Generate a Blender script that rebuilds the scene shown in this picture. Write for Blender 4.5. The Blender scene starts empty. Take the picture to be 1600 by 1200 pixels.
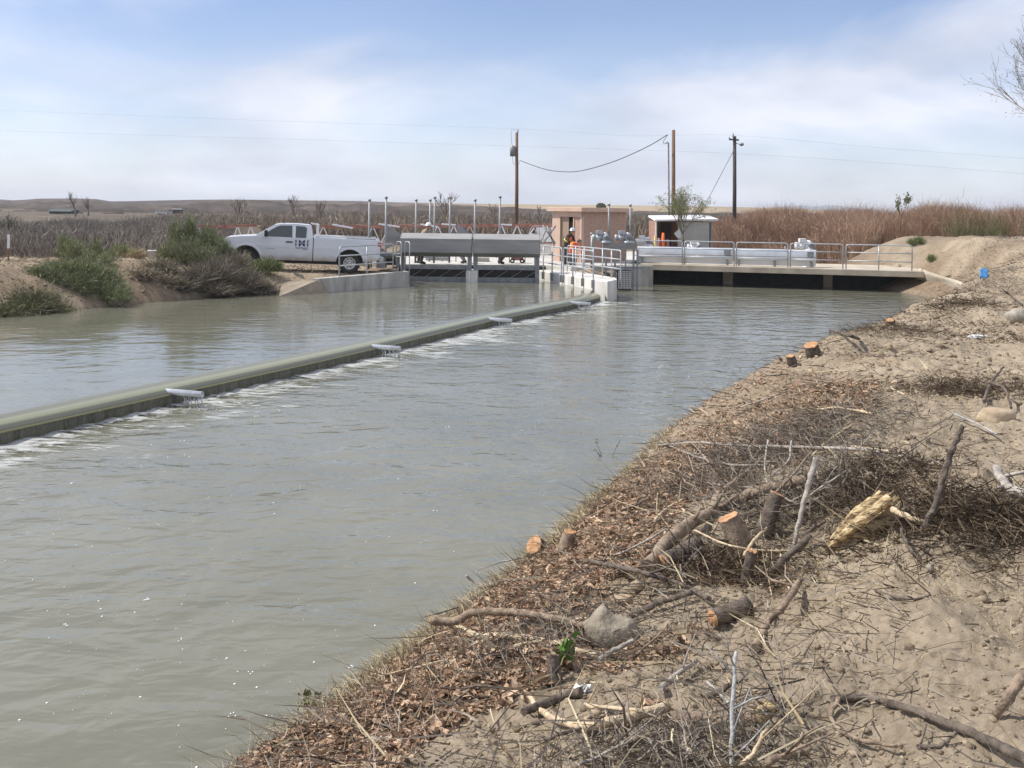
import bpy, bmesh, math, random
import numpy as np
from mathutils import Vector, Matrix, Euler
random.seed(7)
RNG = np.random.default_rng(11)
S = bpy.context.scene
C = S.collection
R = math.radians

# ------------------------------------------------------------------ camera
CAMZ = 3.4
ROLL = 0.0125
cam_d = bpy.data.cameras.new("camera")
cam_d.sensor_width = 36.0
cam_d.lens = 36.0
cam_d.shift_y = -(600 - 325) / 1600.0
cam_d.clip_start = 0.05
cam_d.clip_end = 30000
cam = bpy.data.objects.new("camera", cam_d)
C.objects.link(cam)
cr, sr = math.cos(ROLL), math.sin(ROLL)
m = Matrix(((cr, -sr, 0, 0), (0, 0, -1, 0), (sr, cr, 0, CAMZ), (0, 0, 0, 1)))
cam.matrix_world = m
S.camera = cam

# ------------------------------------------------------------------ sun, sky
SUN_EL, SUN_FWD = 50.0, 8.0
sv = Vector((-math.cos(R(SUN_FWD)) * math.cos(R(SUN_EL)), math.sin(R(SUN_FWD)) * math.cos(R(SUN_EL)), math.sin(R(SUN_EL))))
sun_d = bpy.data.lights.new("sun", 'SUN')
sun_d.energy = 4.4
sun_d.angle = R(0.6)
sun_d.color = (1.0, 0.95, 0.87)
sun = bpy.data.objects.new("sun", sun_d)
C.objects.link(sun)
sun.rotation_euler = (-sv).to_track_quat('-Z', 'Y').to_euler()
sun.location = (0, 0, 30)

w = bpy.data.worlds.new("World")
S.world = w
w.use_nodes = True
nt = w.node_tree
for n in list(nt.nodes): nt.nodes.remove(n)
def N(t, **k):
    n = nt.nodes.new(t)
    for a, b in k.items(): setattr(n, a, b)
    return n
L = nt.links.new
out = N('ShaderNodeOutputWorld'); bg = N('ShaderNodeBackground')
sky = N('ShaderNodeTexSky'); sky.sky_type = 'NISHITA'; sky.sun_disc = False
sky.sun_elevation = R(SUN_EL); sky.sun_rotation = R(-(90 - SUN_FWD)); sky.air_density = 1.0; sky.dust_density = 1.5; sky.altitude = 1600
tc = N('ShaderNodeTexCoord'); sep = N('ShaderNodeSeparateXYZ'); L(tc.outputs['Generated'], sep.inputs[0])
def math_(op, a, b=None, clamp=False):
    n = N('ShaderNodeMath', operation=op); n.use_clamp = clamp
    for i, v in enumerate((a, b)):
        if v is None: continue
        if isinstance(v, (int, float)): n.inputs[i].default_value = v
        else: L(v, n.inputs[i])
    return n.outputs[0]
hor = N('ShaderNodeMapRange'); L(sep.outputs[2], hor.inputs[0]); hor.inputs[1].default_value = 0.0; hor.inputs[2].default_value = 0.20; hor.inputs[3].default_value = 0.55; hor.inputs[4].default_value = 0.0
den = math_('ADD', math_('MAXIMUM', sep.outputs[2], 0.0), 0.30)
cx = math_('DIVIDE', sep.outputs[0], den); cy = math_('DIVIDE', sep.outputs[1], den)
comb = N('ShaderNodeCombineXYZ'); L(cx, comb.inputs[0]); L(cy, comb.inputs[1])
mp = N('ShaderNodeMapping'); L(comb.outputs[0], mp.inputs[0]); mp.inputs['Scale'].default_value = (1.15, 1.25, 1); mp.inputs['Location'].default_value = (3.4, 0.65, 0); mp.inputs['Rotation'].default_value = (0, 0, R(-22))
nz = N('ShaderNodeTexNoise'); L(mp.outputs[0], nz.inputs['Vector']); nz.inputs['Scale'].default_value = 0.9; nz.inputs['Detail'].default_value = 7; nz.inputs['Roughness'].default_value = 0.5; nz.inputs['Distortion'].default_value = 0.5
nz2 = N('ShaderNodeTexNoise'); L(mp.outputs[0], nz2.inputs['Vector']); nz2.inputs['Scale'].default_value = 1.7; nz2.inputs['Detail'].default_value = 6; nz2.inputs['Roughness'].default_value = 0.5
# a bluer gap high over the middle
ym = math_('MAXIMUM', sep.outputs[1], .1)
gx = math_('DIVIDE', math_('ADD', math_('DIVIDE', sep.outputs[0], ym), .02), .30); gz = math_('DIVIDE', math_('SUBTRACT', math_('DIVIDE', sep.outputs[2], ym), .225), .065)
gap = math_('EXPONENT', math_('MULTIPLY', math_('ADD', math_('MULTIPLY', gx, gx), math_('MULTIPLY', gz, gz)), -1.0))
# cloud cover
mr = N('ShaderNodeMapRange'); L(math_('SUBTRACT', nz.outputs[0], math_('MULTIPLY', gap, .13)), mr.inputs[0]); mr.inputs[1].default_value = 0.39; mr.inputs[2].default_value = 0.58; mr.inputs[3].default_value = 0.10; mr.inputs[4].default_value = 0.93
cr2 = N('ShaderNodeValToRGB'); L(nz2.outputs[0], cr2.inputs[0])
cr2.color_ramp.elements[0].position = 0.35; cr2.color_ramp.elements[0].color = (5.7, 6.0, 7.0, 1)
cr2.color_ramp.elements[1].position = 0.66; cr2.color_ramp.elements[1].color = (7.8, 8.05, 9.0, 1)
mixc = N('ShaderNodeMix', data_type='RGBA'); L(math_('MAXIMUM', mr.outputs[0], math_('ADD', hor.outputs[0], math_('MULTIPLY', mr.outputs[0], .6)), True), mixc.inputs[0]); tn = N('ShaderNodeMix', data_type='RGBA', blend_type='MULTIPLY'); tn.inputs[0].default_value = 1; L(sky.outputs[0], tn.inputs[6]); tn.inputs[7].default_value = (1.06, 1.06, 1.18, 1); L(tn.outputs[2], mixc.inputs[6]); L(cr2.outputs[0], mixc.inputs[7])
L(mixc.outputs[2], bg.inputs[0]); bg.inputs[1].default_value = 0.10
L(bg.outputs[0], out.inputs[0])
S.view_settings.view_transform = 'Standard'
S.view_settings.look = 'None'
S.view_settings.exposure = 0.3
S.view_settings.gamma = 1.0
S.cycles.max_bounces = 6
S.cycles.transparent_max_bounces = 16

# ------------------------------------------------------------------ photo geometry -> world
def hz(px): return 325 + (px - 800) * ROLL
def P(px, py, d):
    u = (px - 800) / 1600.0; v = (325 - py) / 1600.0
    return Vector(((u - v * ROLL) * d, d, CAMZ + (v + u * ROLL) * d))
def G(px, py, z):
    d = (CAMZ - z) * 1600.0 / (py - hz(px))
    return P(px, py, d)

# ------------------------------------------------------------------ noise
def _h(ix, iy, seed):
    a = (ix.astype(np.int64) * 374761393 + iy.astype(np.int64) * 668265263 + seed * 974634777) & 0xffffffff
    a = ((a ^ (a >> 13)) * 1274126177) & 0xffffffff
    a = a ^ (a >> 16)
    return a.astype(np.float64) / 4294967295.0
def vn(x, y, seed=0):
    ix = np.floor(x); iy = np.floor(y); fx = x - ix; fy = y - iy
    fx = fx * fx * (3 - 2 * fx); fy = fy * fy * (3 - 2 * fy)
    a = _h(ix, iy, seed); b = _h(ix + 1, iy, seed); c = _h(ix, iy + 1, seed); d = _h(ix + 1, iy + 1, seed)
    return (a + (b - a) * fx) * (1 - fy) + (c + (d - c) * fx) * fy - 0.5
def fbm(x, y, sc, oct=4, seed=0, gain=0.5):
    s = 0; a = 1.0
    for i in range(oct):
        s = s + a * vn(x * sc + 17.3 * i, y * sc - 9.1 * i, seed + i); a *= gain; sc *= 2.07
    return s
def sstep(a, b, x):
    t = np.clip((x - a) / (b - a), 0, 1); return t * t * (3 - 2 * t)

# ------------------------------------------------------------------ terrain
SHORE_R = [(-30, -44), (-12, -12), (-5.5, -1.1), (-1.74, 5.9), (-1.05, 7.2), (-0.5, 8.2), (0.1, 9.5), (0.75, 11.2), (2.0, 14.5), (3.5, 17.5), (5.2, 20.3), (7.4, 24.6), (11.0, 30.0), (14.2, 34.5), (16.4, 38.2), (16.6, 41.5), (16.2, 45.0), (16.6, 52), (18, 62)]
SHORE_L = [(7.5, 62), (6.2, 50), (5.0, 44), (3.5, 41), (1.1, 43.6), (1.0, 45), (-4.6, 45), (-4.4, 39.6), (-6.6, 36.9), (-8.2, 35.5), (-10.1, 32.4), (-12, 28.6), (-13.6, 26.4), (-17, 22.5), (-26, 14), (-44, -2), (-60, -44)]
CH = np.array(SHORE_R + SHORE_L, float)
def sdist(x, y):
    x = np.asarray(x, float); y = np.asarray(y, float)
    d2 = np.full(x.shape, 1e18); inside = np.zeros(x.shape, bool)
    n = len(CH)
    for i in range(n):
        ax, ay = CH[i]; bx, by = CH[(i + 1) % n]
        ex, ey = bx - ax, by - ay; wx, wy = x - ax, y - ay
        t = np.clip((wx * ex + wy * ey) / (ex * ex + ey * ey), 0, 1)
        d2 = np.minimum(d2, (wx - ex * t) ** 2 + (wy - ey * t) ** 2)
        if ay != by:
            c = ((ay > y) != (by > y)) & (x < (bx - ax) * (y - ay) / (by - ay) + ax)
            inside ^= c
    d = np.sqrt(d2)
    return np.where(inside, -d, d)
# x, y, plateau height, slope width
CT = np.array([(0, 0, 1.72, 4.3), (1.5, 3, 1.72, 4.2), (3, 7, 1.8, 3.9), (5, 11, 1.72, 3.6), (6.5, 14, 1.36, 2.8), (8.5, 19, 1.02, 2.0), (10.5, 24, .95, 2.0), (13.5, 28, 1.12, 2.6), (17.5, 32, 2.0, 4.0),
               (18.8, 38.5, 2.0, 3.4), (20, 42, 2.5, 3.4), (21, 46, 2.45, 3.2), (21, 50, 2.2, 3.2), (18.0, 46.5, 1.05, 1.7), (22, 55, 1.1, 2.5), (9, 9, 1.95, 4), (16, 22, 1.95, 3), (27, 38, 2.75, 4), (24, 32, 2.6, 4), (40, 45, 1.6, 4), (40, 80, 0.9, 4),
               (3, 60, 0.8, 1.2), (-6, 42, 0.86, 0.5), (-6, 38.9, .84, .6), (-9.9, 38.2, 1.0, 1.2), (-7.3, 37.6, 0.88, 0.9), (-9.5, 36, 1.02, 1.6), (-12, 32.5, 1.4, 2.4), (-14.5, 30, 1.62, 3.4), (-19, 27, 1.75, 4.6), (-21, 32, 1.55, 4.6), (-16, 36, 1.15, 3), (-30, 30, 1.5, 5),
               (-20, 48, 0.85, 3), (-60, 80, 0.75, 4), (0, 120, 0.8, 4), (0, -20, 1.8, 4), (30, -10, 2, 4), (-50, 10, 1.4, 4)], float)
def TZ0(x, y):
    x = np.asarray(x, float); y = np.asarray(y, float)
    u = sdist(x, y)
    wsum = 0; H = 0; W = 0
    for cx_, cy_, h, w_ in CT:
        r2 = (x - cx_) ** 2 + (y - cy_) ** 2
        k = 1.0 / (r2 + 0.8) ** 1.6
        wsum = wsum + k; H = H + k * h; W = W + k * w_
    H = H / wsum; W = W / wsum
    t = np.clip(u / W, 0, 1)
    prof = 1 - (1 - t) ** 1.9
    z = H * prof
    # bumps on the near bank (mounds of pushed-up dirt)
    def bump(cx_, cy_, a, rx, ry=None, ang=0):
        ry = ry or rx; c, s = math.cos(ang), math.sin(ang)
        dx = (x - cx_) * c + (y - cy_) * s; dy = -(x - cx_) * s + (y - cy_) * c
        return a * np.exp(-(dx / rx) ** 2 - (dy / ry) ** 2)
    z = z + np.where(u > 0, 1, 0) * sstep(0, .6, u) * (bump(5.6, 15.6, .20, 1.3, 3.2, -.5) + bump(3.2, 9.6, .14, 1.0) + bump(1.0, 5.2, -.10, 0.7, 1.2, -.6) + bump(1.75, 5.9, -.16, 0.45, 1.0, -.3) + bump(3.3, 7.6, -.10, .9, .5))
    lin = (x > 15) & (x < 20.5) & (y > 36.5) & (y < 46.5) & (u > 0)
    z = np.where(lin, np.minimum(z, np.where(u < 1.75, u * .56 - .12, .86 + (u - 1.75) * 1.2)), z)
    ap_ = (x > -9.2) & (x < -6.2) & (y > 34) & (y < 37.7) & (u > 0)
    z = np.where(ap_, np.minimum(z, .22 + u * .42), z)
    z = np.where((x > -6) & (x < 9.5) & (y > 43) & (y < 63.5), np.minimum(z, .72), z)
    z = np.where(u < 0, np.maximum(-0.9, u * 0.55), z)
    return z, u
DECKM = lambda x, y: (x > -6) & (x < 9.5) & (y > 43) & (y < 63.5)
def TZ(x, y, fine=True):
    z, u = TZ0(x, y)
    land = sstep(-0.3, 0.8, u)
    r = np.sqrt(np.asarray(x) ** 2 + np.asarray(y) ** 2)
    flat = 1 - sstep(34, 38, y) * sstep(-13, -9, x) * (1 - sstep(16, 18, x)) * .8
    z = z + land * flat * (0.20 * fbm(x, y, 0.33, 3, 5) + 0.10 * fbm(x, y, 1.3, 3, 25) * (1 + .6 * sstep(10, 30, r)))
    if fine:
        n = fbm(x, y, 5.0, 4, 40, 0.6)
        near = 1 - sstep(20, 45, r)
        z = z + land * flat * (0.05 * n - 0.05 * np.abs(fbm(x, y, 2.6, 4, 140, .62)) + 0.06 * np.maximum(0, fbm(x, y, 9.0, 3, 60, 0.6) - 0.12)) * (0.35 + 0.65 * near)
    z = np.where(DECKM(x, y), np.minimum(z, .76), z)
    return z
def tz(x, y): return float(TZ(np.array([x]), np.array([y]))[0])
_D = np.geomspace(1.2, 160, 2600)
def hit(px, py, off=0.0):
    u = (px - 800) / 1600.0; v = (325 - py) / 1600.0
    X = (u - v * ROLL) * _D; Z = CAMZ + (v + u * ROLL) * _D
    g = TZ(X, _D)
    k = np.argmax(Z < g)
    if Z[k] >= g[k]: k = len(_D) - 1
    d = _D[k]
    p = Vector((X[k], d, g[k] + off)); return p

# ------------------------------------------------------------------ mesh builder
ORG = {}
class MB:
    def __init__(s): s.v = []; s.f = []; s.n = 0; s.t = []; s.sm = []
    def add(s, vs, fs, t=0.5, smooth=False):
        vs = [tuple(p) for p in vs]
        s.v += vs; s.f += [tuple(i + s.n for i in f) for f in fs]; s.n += len(vs); s.t += [t] * len(vs); s.sm += [smooth] * len(fs); return s
    def box(s, c, size, rot=0.0, M=None, t=.5):
        hx, hy, hz_ = size[0] / 2, size[1] / 2, size[2] / 2
        M3 = M if M is not None else Matrix.Rotation(rot, 3, 'Z')
        c = Vector(c)
        vs = [c + M3 @ Vector((a * hx, b * hy, d * hz_)) for a in (-1, 1) for b in (-1, 1) for d in (-1, 1)]
        return s.add(vs, [(0, 1, 3, 2), (4, 6, 7, 5), (0, 4, 5, 1), (2, 3, 7, 6), (0, 2, 6, 4), (1, 5, 7, 3)], t)
    def beam(s, a, b, w_, h, t=.5):
        a = Vector(a); b = Vector(b); d = b - a; l = d.length; x = d.normalized()
        up = Vector((0, 0, 1)) if abs(x.z) < .95 else Vector((0, 1, 0))
        y = up.cross(x).normalized(); z = x.cross(y)
        M3 = Matrix((x, y, z)).transposed()
        return s.box((a + b) / 2, (l, w_, h), M=M3, t=t)
    def tube(s, pts, r, n=8, cap=True, t=.5, jit=0.0, smooth=True):
        pts = [Vector(p) for p in pts]; m_ = len(pts)
        rr = r if isinstance(r, (list, tuple)) else [r] * m_
        tan = []
        for i in range(m_):
            a = pts[max(0, i - 1)]; b = pts[min(m_ - 1, i + 1)]; q = (b - a)
            tan.append(q.normalized() if q.length > 1e-9 else Vector((0, 0, 1)))
        ref = Vector((0, 0, 1)) if abs(tan[0].z) < .9 else Vector((1, 0, 0))
        nrm = (ref - tan[0] * ref.dot(tan[0])).normalized()
        vs = []
        for i in range(m_):
            nrm = (nrm - tan[i] * nrm.dot(tan[i]))
            nrm = nrm.normalized() if nrm.length > 1e-6 else tan[i].orthogonal().normalized()
            bn = tan[i].cross(nrm)
            for k in range(n):
                a = 2 * math.pi * k / n; q = rr[i] * (1 + (random.uniform(-jit, jit) if jit else 0))
                vs.append(pts[i] + (nrm * math.cos(a) + bn * math.sin(a)) * q)
        fs = [(i * n + k, i * n + (k + 1) % n, (i + 1) * n + (k + 1) % n, (i + 1) * n + k) for i in range(m_ - 1) for k in range(n)]
        s.add(vs, fs, t, smooth)
        if cap and n > 2:
            b0 = s.n - m_ * n
            s.f += [tuple(b0 + k for k in range(n - 1, -1, -1)), tuple(b0 + (m_ - 1) * n + k for k in range(n))]; s.sm += [False, False]
        return s
    def lathe(s, c, axis, prof, n=20, t=.5, smooth=True):
        c = Vector(c); ax = Vector(axis).normalized(); a1 = ax.orthogonal().normalized(); a2 = ax.cross(a1)
        vs = []; m_ = len(prof)
        for (h, r) in prof:
            for k in range(n):
                a = 2 * math.pi * k / n; vs.append(c + ax * h + (a1 * math.cos(a) + a2 * math.sin(a)) * r)
        fs = [(i * n + k, i * n + (k + 1) % n, (i + 1) * n + (k + 1) % n, (i + 1) * n + k) for i in range(m_ - 1) for k in range(n)]
        return s.add(vs, fs, t, smooth)
    def prism(s, poly, a, b):      # poly: list of Vector in plane; a,b offset vectors
        n = len(poly); vs = [Vector(p) + Vector(a) for p in poly] + [Vector(p) + Vector(b) for p in poly]
        fs = [tuple(range(n - 1, -1, -1)), tuple(range(n, 2 * n))] + [(k, (k + 1) % n, n + (k + 1) % n, n + k) for k in range(n)]
        return s.add(vs, fs)
    def ball(s, c, r, n=12, sq=(1, 1, 1), t=.5, jit=0):
        c = Vector(c); vs = []; m_ = n // 2
        for i in range(m_ + 1):
            th = math.pi * i / m_
            for k in range(n):
                a = 2 * math.pi * k / n; q = r * (1 + random.uniform(-jit, jit))
                vs.append(c + Vector((math.sin(th) * math.cos(a) * sq[0], math.sin(th) * math.sin(a) * sq[1], math.cos(th) * sq[2])) * q)
        fs = [(i * n + k, (i + 1) * n + k, (i + 1) * n + (k + 1) % n, i * n + (k + 1) % n) for i in range(m_) for k in range(n)]
        return s.add(vs, fs, t, True)
    def build(s, name, mat, parent=None, org=None, bevel=0, tint=False):
        if parent is not None and org is None: org = ORG.get(parent.name, Vector((0, 0, 0)))
        if org is None: org = Vector((0, 0, 0))
        org = Vector(org)
        me = bpy.data.meshes.new(name)
        me.from_pydata([(p[0] - org.x, p[1] - org.y, p[2] - org.z) for p in s.v], [], s.f)
        me.polygons.foreach_set('use_smooth', s.sm)
        me.update()
        if tint:
            at = me.attributes.new('tint', 'FLOAT', 'POINT'); at.data.foreach_set('value', s.t)
        bm = bmesh.new(); bm.from_mesh(me); bmesh.ops.recalc_face_normals(bm, faces=bm.faces); bm.to_mesh(me); bm.free()
        if mat: me.materials.append(mat)
        o = bpy.data.objects.new(name, me); C.objects.link(o)
        if parent is not None: o.parent = parent
        else: o.location = org
        ORG[o.name] = org
        if bevel:
            b = o.modifiers.new('bevel', 'BEVEL'); b.width = bevel; b.segments = 2; b.limit_method = 'ANGLE'; b.angle_limit = R(35)
        return o
def arrmesh(name, V, F, mat, tint=None, parent=None, smooth=False):
    """numpy mesh: V (n,3), F (m,k) quads or tris"""
    me = bpy.data.meshes.new(name)
    k = F.shape[1]; m_ = F.shape[0]
    me.vertices.add(len(V)); me.vertices.foreach_set('co', V.astype(np.float32).ravel())
    me.loops.add(m_ * k); me.loops.foreach_set('vertex_index', F.astype(np.int32).ravel())
    me.polygons.add(m_); me.polygons.foreach_set('loop_start', np.arange(0, m_ * k, k, dtype=np.int32))
    me.polygons.foreach_set('loop_total', np.full(m_, k, dtype=np.int32))
    me.polygons.foreach_set('use_smooth', np.full(m_, smooth))
    if tint is not None:
        for nm, arr in (tint.items() if isinstance(tint, dict) else [('tint', tint)]):
            at = me.attributes.new(nm, 'FLOAT', 'POINT'); at.data.foreach_set('value', np.asarray(arr, np.float32))
    me.update(calc_edges=True); me.validate()
    if mat: me.materials.append(mat)
    o = bpy.data.objects.new(name, me); C.objects.link(o)
    if parent is not None: o.parent = parent
    ORG[o.name] = Vector((0, 0, 0))
    return o
def tag(o, label=None, cat=None, group=None, kind=None):
    if label: o['label'] = label
    if cat: o['category'] = cat
    if group: o['group'] = group
    if kind: o['kind'] = kind
    return o
def thing(name, label, cat, loc, group=None, rz=0.0, local=False):
    o = bpy.data.objects.new(name, None); C.objects.link(o); o.empty_display_size = .2
    o.location = loc; o.rotation_euler = (0, 0, rz)
    ORG[o.name] = Vector((0, 0, 0)) if local else Vector(loc)
    return tag(o, label, cat, group)

# ------------------------------------------------------------------ materials
def mat(name, c1, c2=None, sc=4.0, rough=0.8, metal=0.0, bump=0.0, bsc=None, detail=6, lo=.35, hi=.65, stretch=(1, 1, 1), spec=0.5, tint=None, c3=None, coat=0, trans=0, two=False):
    m = bpy.data.materials.new(name); m.use_nodes = True; t = m.node_tree; b = t.nodes['Principled BSDF']
    b.inputs['Roughness'].default_value = rough; b.inputs['Metallic'].default_value = metal; b.inputs['Specular IOR Level'].default_value = spec
    if coat: b.inputs['Coat Weight'].default_value = coat; b.inputs['Coat Roughness'].default_value = .1
    b.inputs['Base Color'].default_value = (*c1, 1)
    tcn = t.nodes.new('ShaderNodeTexCoord'); mpn = t.nodes.new('ShaderNodeMapping'); mpn.inputs['Scale'].default_value = stretch
    t.links.new(tcn.outputs['Object'], mpn.inputs[0])
    if c2 is not None:
        rp = t.nodes.new('ShaderNodeValToRGB')
        rp.color_ramp.elements[0].position = lo; rp.color_ramp.elements[0].color = (*c1, 1)
        rp.color_ramp.elements[1].position = hi; rp.color_ramp.elements[1].color = (*c2, 1)
        if c3 is not None:
            e = rp.color_ramp.elements.new((lo + hi) / 2); e.color = (*c3, 1)
        if tint:
            a = t.nodes.new('ShaderNodeAttribute'); a.attribute_name = 'tint'; t.links.new(a.outputs['Fac'], rp.inputs[0])
        else:
            n = t.nodes.new('ShaderNodeTexNoise'); n.inputs['Scale'].default_value = sc; n.inputs['Detail'].default_value = detail; n.inputs['Roughness'].default_value = .6
            t.links.new(mpn.outputs[0], n.inputs['Vector']); t.links.new(n.outputs[0], rp.inputs[0])
        t.links.new(rp.outputs[0], b.inputs['Base Color'])
    if bump:
        n2 = t.nodes.new('ShaderNodeTexNoise'); n2.inputs['Scale'].default_value = bsc or sc * 4; n2.inputs['Detail'].default_value = 6
        t.links.new(mpn.outputs[0], n2.inputs['Vector'])
        bp = t.nodes.new('ShaderNodeBump'); bp.inputs['Strength'].default_value = bump; bp.inputs['Distance'].default_value = .02
        t.links.new(n2.outputs[0], bp.inputs['Height']); t.links.new(bp.outputs[0], b.inputs['Normal'])
    return m
# ------------------------------------------------------------------ ground sheet (polar grid, finer near the camera)
def ground_material():
    m = bpy.data.materials.new('bank dirt'); m.use_nodes = True; t = m.node_tree; b = t.nodes['Principled BSDF']; l = t.links.new
    b.inputs['Roughness'].default_value = .95; b.inputs['Specular IOR Level'].default_value = .15
    g = t.nodes.new('ShaderNodeNewGeometry')
    def noise(sc, det=8, ro=.62, vec=None):
        n = t.nodes.new('ShaderNodeTexNoise'); n.inputs['Scale'].default_value = sc; n.inputs['Detail'].default_value = det; n.inputs['Roughness'].default_value = ro
        l(vec or g.outputs['Position'], n.inputs['Vector']); return n.outputs[0]
    def ramp(src, a, ca, c, cc):
        r = t.nodes.new('ShaderNodeValToRGB'); r.color_ramp.elements[0].position = a; r.color_ramp.elements[0].color = (*ca, 1)
        r.color_ramp.elements[1].position = c; r.color_ramp.elements[1].color = (*cc, 1); l(src, r.inputs[0]); return r.outputs[0]
    def mix(f, a, c):
        x = t.nodes.new('ShaderNodeMix'); x.data_type = 'RGBA'
        if isinstance(f, float): x.inputs[0].default_value = f
        else: l(f, x.inputs[0])
        l(a, x.inputs[6]); l(c, x.inputs[7]); return x.outputs[2]
    def attr(nm):
        a = t.nodes.new('ShaderNodeAttribute'); a.attribute_name = nm; return a.outputs['Fac']
    dirt = ramp(noise(1.1), .35, (.25, .203, .145), .68, (.46, .375, .275))
    d2 = ramp(noise(22, 6), .38, (.20, .16, .115), .62, (.44, .36, .265))
    dirt = mix(.42, dirt, d2)
    lit = ramp(noise(30, 6, .7), .35, (.11, .08, .056), .66, (.32, .24, .165))
    lit2 = ramp(noise(6, 6), .4, (.16, .12, .085), .6, (.29, .225, .155))
    lit = mix(.4, lit, lit2)
    col = mix(attr('litter'), dirt, lit)
    far = ramp(noise(.09, 10, .75), .40, (.075, .062, .052), .62, (.17, .14, .105))
    col = mix(attr('far'), col, far)
    wet_shade = t.nodes.new('ShaderNodeRGB'); wet_shade.outputs[0].default_value = (.13, .105, .07, 1)  # damp dirt tone, also paints the dark shade line at the waterline
    col = mix(attr('wet_shade'), col, wet_shade.outputs[0])
    l(col, b.inputs['Base Color'])
    bp = t.nodes.new('ShaderNodeBump'); bp.inputs['Strength'].default_value = .9; bp.inputs['Distance'].default_value = .022
    l(noise(34, 9, .75), bp.inputs['Height']); l(bp.outputs[0], b.inputs['Normal'])
    return m
def litter_mask(x, y, u):
    a = np.clip(fbm(x, y, 1.1, 3, 77) * 1.6, -.6, .6)
    right = (x > -3) & (y < 60)
    edge = 2.15 + 0.5 * sstep(3, 7, y) - 0.9 * sstep(12, 18, y)
    edge = edge + 1.0 * sstep(8, 9.5, y) * (1 - sstep(10.5, 12.5, y))
    k = (1 - sstep(edge - .55, edge + .35, u + a)) * sstep(-.05, .15, u)
    k = k * (1 - .6 * sstep(8.5, 14, y)) + .75 * sstep(13, 16, x) * sstep(-.3, .3, fbm(x, y, .7, 3, 95)) * sstep(.2, .8, u)
    return np.where(right, k, np.where(x < -3, .75 * sstep(-.25, .25, fbm(x, y, .8, 3, 91)) + .15, 0.35 * sstep(-.1, .3, fbm(x, y, .8, 3, 91))) * sstep(-.1, .2, u))
dense = np.linspace(R(-36), R(36), 760)
angs = np.concatenate([np.linspace(R(-180), R(-36), 60, endpoint=False), dense, np.linspace(R(36), R(180), 61)[1:-1]])
rad = np.concatenate([[0.3, .8, 1.3], np.geomspace(1.7, 26, 470), np.geomspace(26, 75, 130)[1:], np.geomspace(75, 12000, 50)[1:]])
A, RR = np.meshgrid(angs, rad)
X = np.sin(A) * RR; Y = np.cos(A) * RR
Z = TZ(X.ravel(), Y.ravel()).reshape(X.shape); _, U = TZ0(X.ravel(), Y.ravel()); U = U.reshape(X.shape)
Z = Z * (1 - sstep(150, 400, RR)) + 0.3 * sstep(150, 400, RR) - RR * 0 
na, nr = len(angs), len(rad)
idx = np.arange(nr * na).reshape(nr, na)
F = np.stack([idx[:-1, :], idx[1:, :], np.roll(idx, -1, 1)[1:, :], np.roll(idx, -1, 1)[:-1, :]], -1).reshape(-1, 4)
F = F[:, ::-1]
lm = litter_mask(X, Y, U); farm = sstep(48, 70, RR); wet_shade = (1 - sstep(-.02, .10, Z - np.where(X < -4.2, .36, 0))) * .8  # last mask: wet dirt plus painted shade of the undercut bank
V = np.stack([X, Y, Z], -1).reshape(-1, 3)
V = np.vstack([V, [[0, 0, float(TZ(np.array([0.]), np.array([0.]))[0])]]])
ground = arrmesh('ground', V, F, ground_material(), {'litter': np.append(lm.ravel(), 0), 'far': np.append(farm.ravel(), 0), 'wet_shade': np.append(wet_shade.ravel(), 0)}, smooth=True)
tag(ground, 'bare tan dirt banks and flat ground on both sides of the channel', kind='structure')

# ------------------------------------------------------------------ weir line
WEIR = [(-14.6, 0.0), (-11.0, 6.4), (-8.75, 10.7), (-7.06, 14.13), (-5.7, 17.07), (-4.92, 18.74), (-3.0, 22.99), (-0.4, 29.2), (2.2, 34.5), (3.30, 37.4)]
def catmull(pts, per=12):
    pts = [Vector(p) for p in pts]; o = []
    for i in range(len(pts) - 1):
        p0 = pts[max(0, i - 1)]; p1 = pts[i]; p2 = pts[i + 1]; p3 = pts[min(len(pts) - 1, i + 2)]
        for k in range(per):
            t = k / per
            o.append(0.5 * ((2 * p1) + (-p0 + p2) * t + (2 * p0 - 5 * p1 + 4 * p2 - p3) * t * t + (-p0 + 3 * p1 - 3 * p2 + p3) * t ** 3))
    o.append(pts[-1]); return o
WL = catmull([(a, b, 0) for a, b in WEIR], 24)
WN = []
for i in range(len(WL)):
    t_ = (WL[min(i + 1, len(WL) - 1)] - WL[max(0, i - 1)]).normalized(); WN.append(Vector((-t_.y, t_.x, 0)))   # upstream side (left)
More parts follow.
